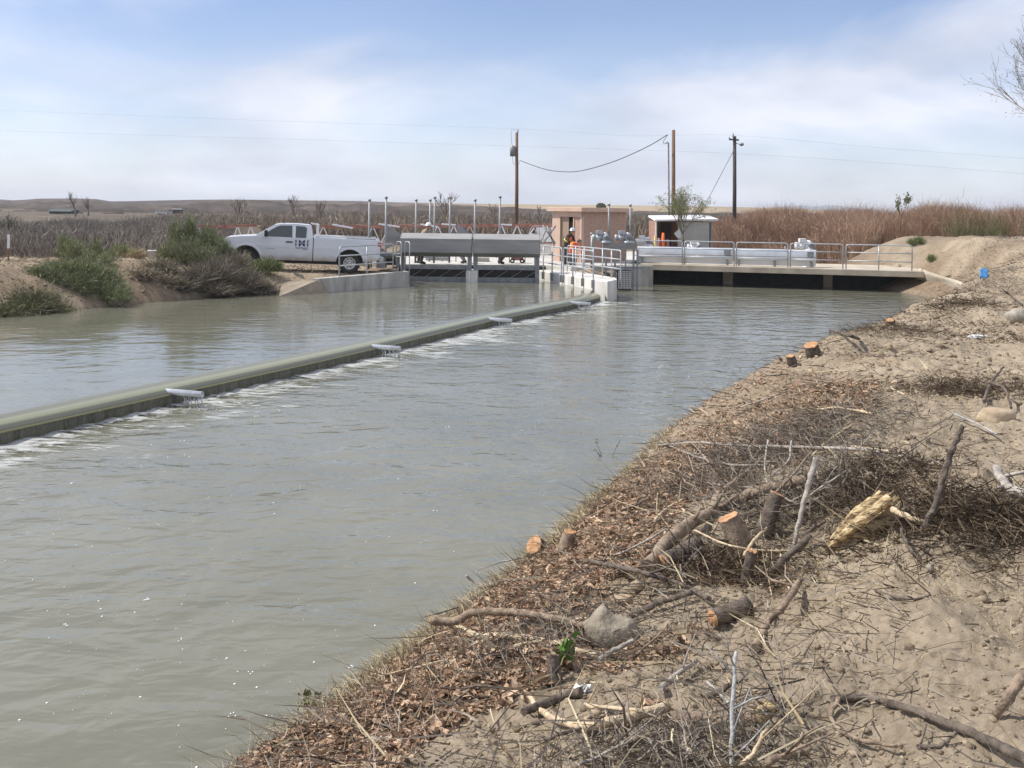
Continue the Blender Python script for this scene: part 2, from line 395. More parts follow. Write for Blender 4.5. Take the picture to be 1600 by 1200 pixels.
# ------------------------------------------------------------------ water
def water_material(name, shallow=False, seedoff=0.0, amp=1.0):
    m = bpy.data.materials.new(name); m.use_nodes = True; t = m.node_tree; b = t.nodes['Principled BSDF']; l = t.links.new
    b.inputs['Roughness'].default_value = .07; b.inputs['IOR'].default_value = 1.333; b.inputs['Specular IOR Level'].default_value = .5
    g = t.nodes.new('ShaderNodeNewGeometry')
    mpa = t.nodes.new('ShaderNodeMapping'); l(g.outputs['Position'], mpa.inputs[0]); mpa.inputs['Rotation'].default_value = (0, 0, R(-12)); mpa.inputs['Scale'].default_value = (.75, 1.15, 1); mpa.inputs['Location'].default_value = (seedoff, 0, 0)
    def noise(sc, det, ro, vec, dist=0):
        n = t.nodes.new('ShaderNodeTexNoise'); n.inputs['Scale'].default_value = sc; n.inputs['Detail'].default_value = det; n.inputs['Roughness'].default_value = ro; n.inputs['Distortion'].default_value = dist
        l(vec, n.inputs['Vector']); return n.outputs[0]
    def mth(op, a, c):
        n = t.nodes.new('ShaderNodeMath'); n.operation = op
        for i, v in enumerate((a, c)):
            if isinstance(v, (int, float)): n.inputs[i].default_value = v
            else: l(v, n.inputs[i])
        return n.outputs[0]
    wv = noise(1.2, 2, .45, mpa.outputs[0], .6)
    md = noise(3.2, 2, .5, mpa.outputs[0], .5)
    rp = noise(9.5, 3, .55, mpa.outputs[0], .3)
    calm = noise(.22, 2, .5, g.outputs['Position'])
    cm = t.nodes.new('ShaderNodeMapRange'); l(calm, cm.inputs[0]); cm.inputs[1].default_value = .35; cm.inputs[2].default_value = .65; cm.inputs[3].default_value = .35; cm.inputs[4].default_value = 1.25
    h = mth('ADD', mth('ADD', mth('MULTIPLY', wv, .050 * amp), mth('MULTIPLY', md, .021 * amp)), mth('MULTIPLY', mth('MULTIPLY', rp, .006 * amp), cm.outputs[0]))
    bp = t.nodes.new('ShaderNodeBump'); bp.inputs['Strength'].default_value = 1.0; bp.inputs['Distance'].default_value = 1.0
    l(h, bp.inputs['Height']); l(bp.outputs[0], b.inputs['Normal'])
    r = t.nodes.new('ShaderNodeValToRGB'); l(noise(.35, 4, .6, g.outputs['Position']), r.inputs[0])
    r.color_ramp.elements[0].position = .35; r.color_ramp.elements[0].color = (.142, .141, .106, 1)
    r.color_ramp.elements[1].position = .68; r.color_ramp.elements[1].color = (.180, .176, .136, 1)
    l(r.outputs[0], b.inputs['Base Color'])
    return m
wm_lo = water_material('murky river water'); wm_up = water_material('murky pool water', seedoff=7.0, amp=.42)
lo = MB(); n = len(WL)
# lower water: everything right of the weir, one quad strip fanned out to the right plus the reach below the bridge
lowpoly = [(p.x + .02 * 0, p.y) for p in WL] + [(3.3, 44), (5, 62), (22, 62), (20, 46), (20, 36), (9.5, 22), (4, 12), (0.5, 4), (-6, -8), (-20, -30), (-40, -30)]
lo.add([(a, b, 0) for a, b in lowpoly], [tuple(range(len(lowpoly)))])
o = lo.build('water', wm_lo); tag(o, 'grey green river water with small ripples below the weir', kind='structure')
uppoly = [(WL[i] + WN[i] * .42) for i in range(n)]
uppoly = [(p.x, p.y) for p in uppoly] + [(3.4, 40.0), (1.3, 44.2), (1.2, 52), (-5, 52), (-4.9, 41), (-9, 39.0), (-14, 33), (-19, 26), (-30, 17), (-46, 6), (-46, -6)]
up = MB(); up.add([(a, b, .36) for a, b in uppoly], [tuple(range(len(uppoly)))])
o = up.build('water', wm_up); tag(o, 'calmer green water held in the pool above the weir', kind='structure')

# ------------------------------------------------------------------ hills, far mountains
def skyl(px):
    xs = [-900, -300, 0, 20, 40, 60, 120, 150, 172, 215, 250, 300, 350, 560, 620, 740, 850, 1000, 1130, 1250, 1337, 1500, 1600, 2000, 2600]
    ys = [309, 312, 311.5, 313, 312, 310.3, 310, 311, 314.5, 314, 313, 312, 311.5, 314, 316, 318.5, 319.5, 321, 323, 326, 331, 336, 337.5, 341, 345]
    return np.interp(px, xs, ys)
pxs = np.linspace(-900, 2600, 900)
ds = np.geomspace(150, 1100, 150)
PX, DD = np.meshgrid(pxs, ds)
hzv = 325 + (PX - 800) * ROLL
ridges = [(230, 332, 3.2, .016), (320, 327, 3.0, .011), (470, None, 3.0, .008), (900, None, 0.25, .003)]
Zh = np.full(PX.shape, 0.2)
for k, (rd, yy, amp, fr) in enumerate(ridges):
    sk = skyl(PX)
    if yy is None: y_t = sk + (4 if rd < 800 else 0)
    else: y_t = np.full(PX.shape, float(yy)) + 2
    y_t = y_t - amp * 2.2 * vn(PX * fr, PX * 0 + k, 3 + k) - amp * 1.2 * np.abs(vn(PX * fr * 3.1, PX * 0 + k, 13 + k))
    y_t = np.maximum(y_t, sk + (0.7 if rd < 800 else 0))
    soft = sstep(520, 1000, PX) if rd < 800 else 0
    y_t = y_t + (9 if rd < 400 else 5) * soft
    crest = CAMZ + (hzv - y_t) / 1600 * rd
    rdd = rd * (1 + .12 * vn(PX * .004, PX * 0 + 5, k))
    wd = rd * .075
    prof = np.exp(-((DD - rdd) / wd) ** 2) if rd < 800 else sstep(480, 900, DD)
    Zh = np.maximum(Zh, 0.2 + (crest - 0.2) * prof)
gul = (fbm(PX * 1.0, DD * .25, .06, 4, 33) - np.abs(fbm(PX, DD * .12, .035, 3, 36)) * 1.2)
Zh = Zh + gul * 1.0 * (1 - sstep(650, 900, DD)) * (1 - .7 * sstep(500, 900, PX))
U_ = (PX - 800) / 1600
XH = U_ * DD
Vh = np.stack([XH, DD, Zh], -1).reshape(-1, 3)
nr, na = PX.shape; idx = np.arange(nr * na).reshape(nr, na)
Fh = np.stack([idx[:-1, :-1], idx[:-1, 1:], idx[1:, 1:], idx[1:, :-1]], -1).reshape(-1, 4)
hm = bpy.data.materials.new('dry hill'); hm.use_nodes = True; t = hm.node_tree; b = t.nodes['Principled BSDF']; b.inputs['Roughness'].default_value = 1; b.inputs['Specular IOR Level'].default_value = 0
a = t.nodes.new('ShaderNodeAttribute'); a.attribute_name = 'tint'
n_ = t.nodes.new('ShaderNodeTexNoise'); n_.inputs['Scale'].default_value = .05; n_.inputs['Detail'].default_value = 10; n_.inputs['Roughness'].default_value = .7
g_ = t.nodes.new('ShaderNodeNewGeometry'); t.links.new(g_.outputs['Position'], n_.inputs['Vector'])
ad = t.nodes.new('ShaderNodeMath'); ad.operation = 'ADD'; ml = t.nodes.new('ShaderNodeMath'); ml.operation = 'MULTIPLY_ADD'; ml.inputs[1].default_value = .9; ml.inputs[2].default_value = -.45
t.links.new(n_.outputs[0], ml.inputs[0]); t.links.new(a.outputs['Fac'], ad.inputs[0]); t.links.new(ml.outputs[0], ad.inputs[1])
r_ = t.nodes.new('ShaderNodeValToRGB'); t.links.new(ad.outputs[0], r_.inputs[0])
r_.color_ramp.elements[0].position = .15; r_.color_ramp.elements[0].color = (.07, .058, .052, 1)
r_.color_ramp.elements[1].position = .85; r_.color_ramp.elements[1].color = (.36, .285, .19, 1)
e = r_.color_ramp.elements.new(.5); e.color = (.185, .15, .12, 1)
t.links.new(r_.outputs[0], b.inputs['Base Color'])
grass = .10 + .62 * sstep(480, 900, PX) * sstep(420, 700, DD) + .12 * sstep(300, 500, DD) * (1 - sstep(900, 1200, PX)) + .1 * vn(PX * .02, DD * .01, 8)
o = arrmesh('hills', Vh, Fh, hm, grass.ravel(), smooth=True); tag(o, 'low dry grey brown hills and tan grassland along the horizon', kind='structure')
# far mountains
mv = MB(); D = 3300
prof = [(1120, 331), (1180, 326.5), (1215, 324), (1245, 320.5), (1262, 321.5), (1275, 322.5), (1292, 321), (1310, 320.8), (1335, 325), (1370, 328), (1400, 333)]
top = []
for i in range(len(prof) - 1):
    for k in range(6):
        f = k / 6; x_ = prof[i][0] * (1 - f) + prof[i + 1][0] * f; y_ = prof[i][1] * (1 - f) + prof[i + 1][1] * f
        top.append(P(x_, y_ + random.uniform(-.35, .35), D))
vs = []
for p in top: vs += [Vector((p.x, p.y - 300, -10)), p, Vector((p.x * 1.1, p.y + 300, -10))]
fs = []
for i in range(len(top) - 1):
    a_ = i * 3; fs += [(a_, a_ + 3, a_ + 4, a_ + 1), (a_ + 1, a_ + 4, a_ + 5, a_ + 2)]
mv.add(vs, fs, smooth=True)
o = mv.build('mountains', mat('haze tinted mountain rock', (.17, .19, .22), (.25, .26, .28), sc=.002, rough=1, spec=0)); tag(o, 'faint blue mountain range on the far horizon', kind='structure')  # bluish tint puts distance haze into the rock colour
# ------------------------------------------------------------------ shared materials
M = {}
M['conc'] = mat('weathered concrete', (.29, .28, .255), (.50, .485, .44), sc=3.0, rough=.9, bump=.25, bsc=30, stretch=(1, 1, .3))
M['conc_new'] = mat('pale new concrete', (.50, .48, .44), (.76, .74, .70), sc=1.8, rough=.85, bump=.15, bsc=40, stretch=(1, 1, .35))
M['conc_tan'] = mat('tan stained concrete', (.36, .31, .24), (.52, .46, .37), sc=1.4, rough=.92, bump=.3, bsc=25)
M['galv'] = mat('galvanised steel', (.36, .38, .40), (.52, .54, .56), sc=9, rough=.5, metal=.35)
M['galv_dk'] = mat('dull galvanised steel', (.22, .23, .235), (.34, .35, .355), sc=5, rough=.55, metal=.45)
M['gate'] = mat('grey brushed steel plate', (.25, .245, .24), (.35, .345, .335), sc=1.2, rough=.55, metal=.12, stretch=(.4, 1, 3))
M['alu'] = mat('bright aluminium', (.66, .69, .72), (.80, .82, .84), sc=2, rough=.28, metal=.6)
M['dark'] = mat('dark steel and void shade', (.025, .026, .027), (.05, .05, .05), sc=3, rough=.7)  # near-black, stands in for shade in the bays and openings
M['rubber'] = mat('black rubber', (.018, .018, .018), (.035, .033, .03), sc=8, rough=.8)
M['white'] = mat('white paint', (.74, .75, .76), (.80, .80, .80), sc=2, rough=.35)
M['rust'] = mat('rusty steel', (.22, .105, .07), (.40, .23, .165), sc=5, rough=.85)
M['redrust'] = mat('faded red paint', (.27, .10, .07), (.40, .21, .16), sc=4, rough=.7)
M['bluew'] = mat('blue and white paint', (.20, .27, .50), (.70, .72, .76), sc=1.3, rough=.5, lo=.42, hi=.5)
M['wood_pole'] = mat('weathered pole wood', (.13, .075, .045), (.24, .15, .095), sc=6, rough=.9, stretch=(4, 4, .25), bump=.3)
M['wood_dark'] = mat('creosoted pole wood', (.045, .04, .038), (.10, .09, .085), sc=6, rough=.9, stretch=(4, 4, .25))
M['glass'] = mat('dark window glass', (.03, .045, .045), rough=.06, spec=.8)
M['wire'] = mat('grey cable', (.10, .10, .11), rough=.6)

# ------------------------------------------------------------------ weir
def weir_body_mat():
    m = mat('mossy weir concrete', (.20, .19, .14), (.34, .32, .24), sc=3, rough=.6, bump=.3, bsc=20); t = m.node_tree; b = t.nodes['Principled BSDF']
    g = t.nodes.new('ShaderNodeNewGeometry'); s_ = t.nodes.new('ShaderNodeSeparateXYZ'); t.links.new(g.outputs['Position'], s_.inputs[0])
    n = t.nodes.new('ShaderNodeTexNoise'); n.inputs['Scale'].default_value = 2.5; t.links.new(g.outputs['Position'], n.inputs['Vector'])
    a = t.nodes.new('ShaderNodeMath'); a.operation = 'MULTIPLY_ADD'; a.inputs[1].default_value = .012; t.links.new(n.outputs[0], a.inputs[0]); t.links.new(s_.outputs[2], a.inputs[2])
    r = t.nodes.new('ShaderNodeValToRGB'); t.links.new(a.outputs[0], r.inputs[0])
    c = r.color_ramp; c.elements[0].position = .0; c.elements[0].color = (.15, .15, .115, 1); c.elements[1].position = 1; c.elements[1].color = (.22, .225, .17, 1)
    for p_, col in ((.182, (.17, .165, .12, 1)), (.200, (.36, .33, .16, 1)), (.216, (.36, .34, .17, 1)), (.236, (.20, .205, .15, 1))):
        e = c.elements.new(p_); e.color = col
    # patchy dark moss on the face
    n3 = t.nodes.new('ShaderNodeTexNoise'); n3.inputs['Scale'].default_value = 1; n3.inputs['Detail'].default_value = 6; mp3 = t.nodes.new('ShaderNodeMapping'); mp3.inputs['Scale'].default_value = (7, 7, .9); t.links.new(g.outputs['Position'], mp3.inputs[0]); t.links.new(mp3.outputs[0], n3.inputs['Vector'])
    r3 = t.nodes.new('ShaderNodeValToRGB'); r3.color_ramp.elements[0].position = .38; r3.color_ramp.elements[0].color = (.5, .52, .42, 1); r3.color_ramp.elements[1].position = .6; r3.color_ramp.elements[1].color = (1.1, 1.1, 1.1, 1); t.links.new(n3.outputs[0], r3.inputs[0])
    mx = t.nodes.new('ShaderNodeMix'); mx.data_type = 'RGBA'; mx.blend_type = 'MULTIPLY'; mx.inputs[0].default_value = 1; t.links.new(r.outputs[0], mx.inputs[6]); t.links.new(r3.outputs[0], mx.inputs[7])
    t.links.new(mx.outputs[2], b.inputs['Base Color']); return m
weir = thing('weir', 'long curving concrete weir with water sliding over its mossy crest', 'weir', (-3, 23, 0))
def sweep(prof, jitter=0.0):
    b = MB(); k = len(prof); vs = []
    for i, p in enumerate(WL):
        for (o_, z_) in prof:
            q = p + WN[i] * (o_ + (random.uniform(-jitter, jitter))); vs.append((q.x, q.y, z_))
    fs = [(i * k + j, i * k + j + 1, (i + 1) * k + j + 1, (i + 1) * k + j) for i in range(len(WL) - 1) for j in range(k - 1)]
    return b.add(vs, fs, smooth=True), vs
b, _ = sweep([(0.03, -.5), (0.035, 0), (.04, .185), (.055, .20), (.09, .235), (.15, .275), (.22, .305), (.36, .318), (.50, .30), (.6, -.5)])
b.build('concrete_crest', weir_body_mat(), weir)
# sliding sheet of water
sh = bpy.data.materials.new('sliding water sheet'); sh.use_nodes = True; t = sh.node_tree; pb = t.nodes['Principled BSDF']
pb.inputs['Base Color'].default_value = (.23, .235, .165, 1); pb.inputs['Roughness'].default_value = .12; pb.inputs['IOR'].default_value = 1.33
tr = t.nodes.new('ShaderNodeBsdfTransparent'); mxs = t.nodes.new('ShaderNodeMixShader')
at = t.nodes.new('ShaderNodeAttribute'); at.attribute_name = 'along'; at2 = t.nodes.new('ShaderNodeAttribute'); at2.attribute_name = 'down'
cb = t.nodes.new('ShaderNodeCombineXYZ'); t.links.new(at.outputs['Fac'], cb.inputs[0]); t.links.new(at2.outputs['Fac'], cb.inputs[1])
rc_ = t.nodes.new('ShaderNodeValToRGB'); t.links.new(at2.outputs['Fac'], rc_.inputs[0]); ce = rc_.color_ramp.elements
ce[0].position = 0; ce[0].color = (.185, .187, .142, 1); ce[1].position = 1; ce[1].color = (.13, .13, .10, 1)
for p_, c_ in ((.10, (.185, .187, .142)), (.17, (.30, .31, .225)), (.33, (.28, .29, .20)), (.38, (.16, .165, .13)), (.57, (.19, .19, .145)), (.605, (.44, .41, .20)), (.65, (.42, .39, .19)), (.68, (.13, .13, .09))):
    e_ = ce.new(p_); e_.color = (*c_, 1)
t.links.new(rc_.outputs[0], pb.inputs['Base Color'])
mp_ = t.nodes.new('ShaderNodeMapping'); mp_.inputs['Scale'].default_value = (3.2, .16, 1); t.links.new(cb.outputs[0], mp_.inputs[0])
n_ = t.nodes.new('ShaderNodeTexNoise'); n_.inputs['Scale'].default_value = 9; n_.inputs['Detail'].default_value = 4; t.links.new(mp_.outputs[0], n_.inputs['Vector'])
bp = t.nodes.new('ShaderNodeBump'); bp.inputs['Distance'].default_value = .008; bp.inputs['Strength'].default_value = .6; t.links.new(n_.outputs[0], bp.inputs['Height']); t.links.new(bp.outputs[0], pb.inputs['Normal'])
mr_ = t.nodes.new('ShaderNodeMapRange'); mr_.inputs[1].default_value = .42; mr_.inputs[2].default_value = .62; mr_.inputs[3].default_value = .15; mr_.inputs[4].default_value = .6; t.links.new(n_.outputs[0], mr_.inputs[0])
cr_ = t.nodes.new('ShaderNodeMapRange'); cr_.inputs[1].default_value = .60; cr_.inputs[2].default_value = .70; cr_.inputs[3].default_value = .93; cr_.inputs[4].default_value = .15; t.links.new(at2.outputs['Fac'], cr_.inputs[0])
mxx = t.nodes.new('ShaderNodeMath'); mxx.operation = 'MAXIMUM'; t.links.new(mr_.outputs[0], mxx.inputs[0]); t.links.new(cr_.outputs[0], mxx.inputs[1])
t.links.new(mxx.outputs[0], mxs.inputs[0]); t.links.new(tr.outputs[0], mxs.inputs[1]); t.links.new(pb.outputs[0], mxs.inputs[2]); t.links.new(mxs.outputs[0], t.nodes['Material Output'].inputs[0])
prof = [(-.03, -.02), (-.015, .08), (.0, .16), (.015, .205), (.045, .235), (.09, .275), (.15, .31), (.25, .338), (.42, .3605)]
b, vs = sweep(prof)
V = np.array([tuple(v) for v in vs]); Ff = np.array(b.f); k = len(prof)
al = np.repeat(np.concatenate([[0], np.cumsum([(WL[i + 1] - WL[i]).length for i in range(len(WL) - 1)])]), k); dn = np.tile(np.linspace(1, 0, k), len(WL))
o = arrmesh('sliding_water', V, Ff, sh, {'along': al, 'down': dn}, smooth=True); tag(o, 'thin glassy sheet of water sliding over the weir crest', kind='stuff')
# pipes through the weir
M['pipe'] = mat('worn steel pipe', (.60, .61, .63), (.78, .79, .80), sc=12, rough=.28, metal=.6)
SPL = MB()
def along_weir(px, py, z):
    p = G(px, py, z); return p
pd = Vector((2.35, -1.0, 0)).normalized()
for (px, py) in ((270, 611), (595, 541), (780, 499), (902, 473)):
    p = G(px, py, .255)
    k = min(range(len(WL)), key=lambda i: (WL[i].xy - p.xy).length)
    nn = -WN[k]
    a = WL[k] + WN[k] * .10 + Vector((0, 0, .245)); e = a + Vector((.97, -.26, 0)).normalized() * .66 + Vector((0, 0, -.012)); r = .052
    b = MB(); b.lathe(a, e - a, [(-.15, r), ((e - a).length, r), ((e - a).length, r * .86), (0, r * .86)], 20)
    b.build('pipe', M['pipe'], weir)
    for q_ in range(13):
        f_ = random.uniform(.35, 1.0); s0_ = a.lerp(e, f_) + Vector((random.uniform(-.03, .03), random.uniform(-.04, .04), -r)); SPL.tube([s0_, s0_ + Vector((random.uniform(0, .04), 0, -.06)), Vector((s0_.x + random.uniform(.0, .08), s0_.y + random.uniform(-.03, .03), .01))], [.004, .006, .010], 4)
    for q_ in range(60): SPL.ball((e.x + random.gauss(.02, .13), e.y + random.gauss(-.02, .10), random.uniform(.0, .03)), random.uniform(.004, .013), 6)
# foam at the foot of the weir
fm_w = mat('splashing water', (.55, .58, .58), (.72, .74, .74), sc=20, rough=.2)
fm = bpy.data.materials.new('white water foam'); fm.use_nodes = True; t = fm.node_tree; pb = t.nodes['Principled BSDF']; pb.inputs['Base Color'].default_value = (.62, .64, .62, 1); pb.inputs['Roughness'].default_value = .5
tr = t.nodes.new('ShaderNodeBsdfTransparent'); mxs = t.nodes.new('ShaderNodeMixShader')
at = t.nodes.new('ShaderNodeAttribute'); at.attribute_name = 'along'; at2 = t.nodes.new('ShaderNodeAttribute'); at2.attribute_name = 'away'
g = t.nodes.new('ShaderNodeNewGeometry'); mp_ = t.nodes.new('ShaderNodeMapping'); mp_.inputs['Rotation'].default_value = (0, 0, R(12)); mp_.inputs['Scale'].default_value = (.34, 1, 1); t.links.new(g.outputs['Position'], mp_.inputs[0])
n_ = t.nodes.new('ShaderNodeTexNoise'); n_.inputs['Scale'].default_value = 5.2; n_.inputs['Detail'].default_value = 10; n_.inputs['Roughness'].default_value = .74; n_.inputs['Distortion'].default_value = .8; t.links.new(mp_.outputs[0], n_.inputs['Vector'])
n2 = t.nodes.new('ShaderNodeTexNoise'); n2.inputs['Scale'].default_value = .8; n2.inputs['Detail'].default_value = 2; t.links.new(g.outputs['Position'], n2.inputs['Vector'])
def mm(op, a, c, cl=False):
    x = t.nodes.new('ShaderNodeMath'); x.operation = op; x.use_clamp = cl
    for i, v in enumerate((a, c)):
        if isinstance(v, (int, float)): x.inputs[i].default_value = v
        else: t.links.new(v, x.inputs[i])
    return x.outputs[0]
thr = mm('ADD', mm('MULTIPLY', mm('POWER', at2.outputs['Fac'], .55), .26), .335)
thr = mm('ADD', thr, mm('MULTIPLY', mm('SUBTRACT', .5, n2.outputs[0]), .30))
al_ = mm('MULTIPLY', mm('SUBTRACT', n_.outputs[0], thr), 7.0, True)
al_ = mm('MULTIPLY', al_, .72)
t.links.new(al_, mxs.inputs[0]); t.links.new(tr.outputs[0], mxs.inputs[1]); t.links.new(pb.outputs[0], mxs.inputs[2]); t.links.new(mxs.outputs[0], t.nodes['Material Output'].inputs[0])
K = 14; V = []; aw = []; al = []
for i, p in enumerate(WL):
    wid = 1.35 + .35 * math.sin(i * .13) + .25 * math.sin(i * .37)
    for j in range(K):
        f = j / (K - 1); q = p - WN[i] * (-.02 + wid * f) + Vector((.6, .15, 0)) * wid * f
        V.append((q.x, q.y, .008 + .03 * (1 - f) ** 3 * (1 + .6 * math.sin(i * 1.7)) )); aw.append(f); al.append(i)
V = np.array(V); idx = np.arange(len(V)).reshape(len(WL), K); Ff = np.stack([idx[:-1, :-1], idx[1:, :-1], idx[1:, 1:], idx[:-1, 1:]], -1).reshape(-1, 4)
o = arrmesh('foam', V, Ff, fm, {'along': np.array(al), 'away': np.array(aw)}, smooth=True); tag(o, 'streaks of white foam along the foot of the weir', kind='stuff')
o = SPL.build('splash', fm_w, weir and None); tag(o, 'water dribbling and splashing under the four pipe ends', kind='stuff')
# drifting foam flecks, white specks that also stand for sun glitter
b = MB()
for i in range(520):
    y = random.uniform(4.6, 24) if random.random() < .8 else random.uniform(4.6, 11)
    x = random.uniform(-y * .53, min(y * .2, -3.3 + (y - 5) * .5 + 1.2))
    q = min(range(0, len(WL), 6), key=lambda k: (WL[k].xy - Vector((x, y))).length)
    if (Vector((x, y, 0)) - WL[q]).dot(WN[q]) > -.3: continue
    if vn(np.array([x * .5]), np.array([y * .5]), 5)[0] < -.12 + .15 * random.random(): continue
    u_ = sdist(np.array([x]), np.array([y]))[0]
    if u_ > -.1: continue
    r = random.choice([.003, .004, .005, .007, .010]) * (1 + y * .02)
    nb = 1 if random.random() < .8 else random.randint(2, 5)
    for _ in range(nb):
        b.ball((x + random.uniform(-.03, .03) * (nb > 1), y + random.uniform(-.03, .03) * (nb > 1), .001), r, 6, (1, 1, .5))
o = b.build('glitter_flecks', mat('glitter fleck white', (.75, .77, .75), rough=.2)); tag(o, 'small white foam flecks and modelled sun glitter on the water', kind='stuff')
# pouring water under pipe ends
# ------------------------------------------------------------------ left retaining wall
A1 = G(510, 457, .36); A2 = G(641, 447, .36)
wl = MB()
dirw = (A2 - A1); dirw.z = 0; dw = dirw.normalized(); nb_ = Vector((-dw.y, dw.x, 0))
def wz(f): return .86 + .06 * f
poly = [A1 + dw * (-.06) - Vector((0, 0, .9)), A2 - Vector((0, 0, .9)), Vector((A2.x, A2.y, .93)), Vector((A1.x, A1.y, .86)) - dw * .35]
lw = thing('retaining_wall', 'grey concrete retaining wall along the pool in front of the white pickup', 'wall', (A1.x, A1.y, 0))
o = MB().prism(poly, nb_ * .02, nb_ * .34).build('wall_face', M['conc'], lw, bevel=.015)
MB().box(((A1 + A2) / 2 + nb_ * .17 + Vector((0, 0, 0)))[:2] + (.9,), (.1, .1, .002)) if False else None
# apron of poured concrete beside it
ap = [G(436, 463, .36), G(513, 458, .36) , Vector((A1.x - .3 * dw.x, A1.y - .3 * dw.y + .2, .84)), P(440, 441, 36.9)]
ap2 = MB().add([p for p in ap] + [p + Vector((0, .4, -.5)) for p in ap], [(0, 1, 2, 3), (4, 7, 6, 5), (0, 4, 5, 1), (1, 5, 6, 2), (2, 6, 7, 3), (3, 7, 4, 0)])
M['apron'] = mat('dusty tan apron', (.17, .14, .105), (.30, .25, .19), sc=2.5, rough=.95, bump=.3, bsc=25)
tag(ap2.build('concrete_apron', M['apron'], None, ap[0]), 'sloping slab of tan concrete at the left end of the retaining wall', 'slab')
def railing(name, label, base, h, nposts, cat='railing', rails=3, r=.027, group=None, postdrop=0.0, lite=True, firstoff=0.0, plates=False):
    """base: list of two or more Vectors at the foot"""
    root = thing(name, label, cat, base[0], group)
    L_ = [0]; 
    for i in range(len(base) - 1): L_.append(L_[-1] + (base[i + 1] - base[i]).length)
    def at_(s):
        for i in range(len(base) - 1):
            if s <= L_[i + 1] + 1e-6: return base[i].lerp(base[i + 1], (s - L_[i]) / (L_[i + 1] - L_[i]))
        return base[-1]
    Z = Vector((0, 0, 1)); rad_ = .09
    s0, s1 = 0, L_[-1]
    pts = [at_(s0), at_(s0) + Z * (h - rad_), at_(s0 + rad_ * .3) + Z * (h - rad_ * .3), at_(s0 + rad_) + Z * h]
    for i in range(1, len(base) - 1): pts.append(base[i] + Z * h)
    pts += [at_(s1 - rad_) + Z * h, at_(s1 - rad_ * .3) + Z * (h - rad_ * .3), at_(s1) + Z * (h - rad_), at_(s1)]
    if postdrop: pts = [pts[0] - Z * postdrop] + pts + [pts[-1] - Z * postdrop]
    MB().tube(pts, r, 8).build('top_frame', M['galv'], root)
    for k in range(1, rails):
        z_ = h * (1 - k / rails) + .02
        MB().tube([p + Z * z_ for p in ([at_(s0)] + base[1:-1] + [at_(s1)])], r * .85, 6).build('rail', M['galv'], root)
    for k in range(1, nposts - 1):
        p = at_(s1 * k / (nposts - 1)); MB().tube([p - Z * postdrop, p + Z * h], r, 8).build('post', M['galv'], root)
    if plates:
        for k in range(nposts):
            p = at_(s1 * k / (nposts - 1)); dv = (base[-1] - base[0]).normalized()
            MB().beam(p - Z * (postdrop + .04) + Vector((.0, .03, 0)), p + Z * -.02 + Vector((.0, .03, 0)), .13, .05).build('foot_plate', M['galv_dk'], root)
    return root
rb = [Vector((A1.x, A1.y, .9)) + dw * .62 + nb_ * .10, Vector((A2.x, A2.y, .93)) - dw * .75 + nb_ * .10]
q0 = P(530, 427, A1.y + dw.y * .5 + .2); q1 = P(614, 421.5, A2.y - .5)
railing('guard_railing', 'short galvanised pipe railing on the wall in front of the pickup rear wheel', [Vector((q0.x, q0.y, .89)), Vector((q1.x, q1.y, .93))], 1.05, 3)
# ladder
ld = thing('ladder', 'galvanised access ladder with tall grab loops at the wall corner', 'ladder', G(629, 447, .36))
for (xa, xb, dd) in ((617.5, 626.5, 39.3), (630.5, 639.5, 39.0)):
    zt = P(xa, 378, dd).z
    a = P(xa, 425, dd); b_ = P(xb, 436, dd)
    MB().tube([Vector((a.x, dd + .35, .9)), Vector((a.x, dd + .35, zt - .08)), Vector((a.x + .03, dd + .32, zt)), Vector((b_.x - .03, dd + .05, zt)), Vector((b_.x, dd, zt - .08)), Vector((b_.x, dd, .45))], .02, 8).build('grab_loop', M['galv'], ld)
    c_ = P(xa, 401.5, dd); MB().tube([Vector((a.x, dd + .34, c_.z)), Vector((b_.x, dd, c_.z))], .016, 6).build('brace', M['galv'], ld)
for z_ in (.5, .68, .86):
    a = P(626.5, 420, 39.2); b_ = P(639.5, 420, 39.0); MB().tube([Vector((a.x, 39.3, z_)), Vector((b_.x, 39.0, z_))], .014, 6).build('rung', M['galv'], ld)
# ------------------------------------------------------------------ centre deck of pale concrete
dk = MB()
deckpoly = [(-4.75, 44.0), (1.5, 44.6), (2.5, 43.2), (5.9, 46.5), (6.1, 50), (8.2, 60), (-4, 62), (-5.6, 50)]
dk.prism([Vector((a, b, 0)) for a, b in deckpoly], Vector((0, 0, .72)), Vector((0, 0, .93)))
M['conc_dk'] = mat('pale deck concrete', (.40, .385, .35), (.56, .545, .50), sc=.9, rough=.9, bump=.2, bsc=30)
tag(dk.build('deck', M['conc_dk'], None, (0, 46, .9), bevel=.01), 'pale new concrete deck behind the two gates', 'deck')
wkk = MB().beam((-5.5, 56.5, 1.25), (3.0, 54.0, 1.25), .25, .65)
tag(wkk.build('parapet', M['conc_new'], None, (-5.5, 56.5, .93)), 'low white concrete parapet across the back of the deck', 'wall')
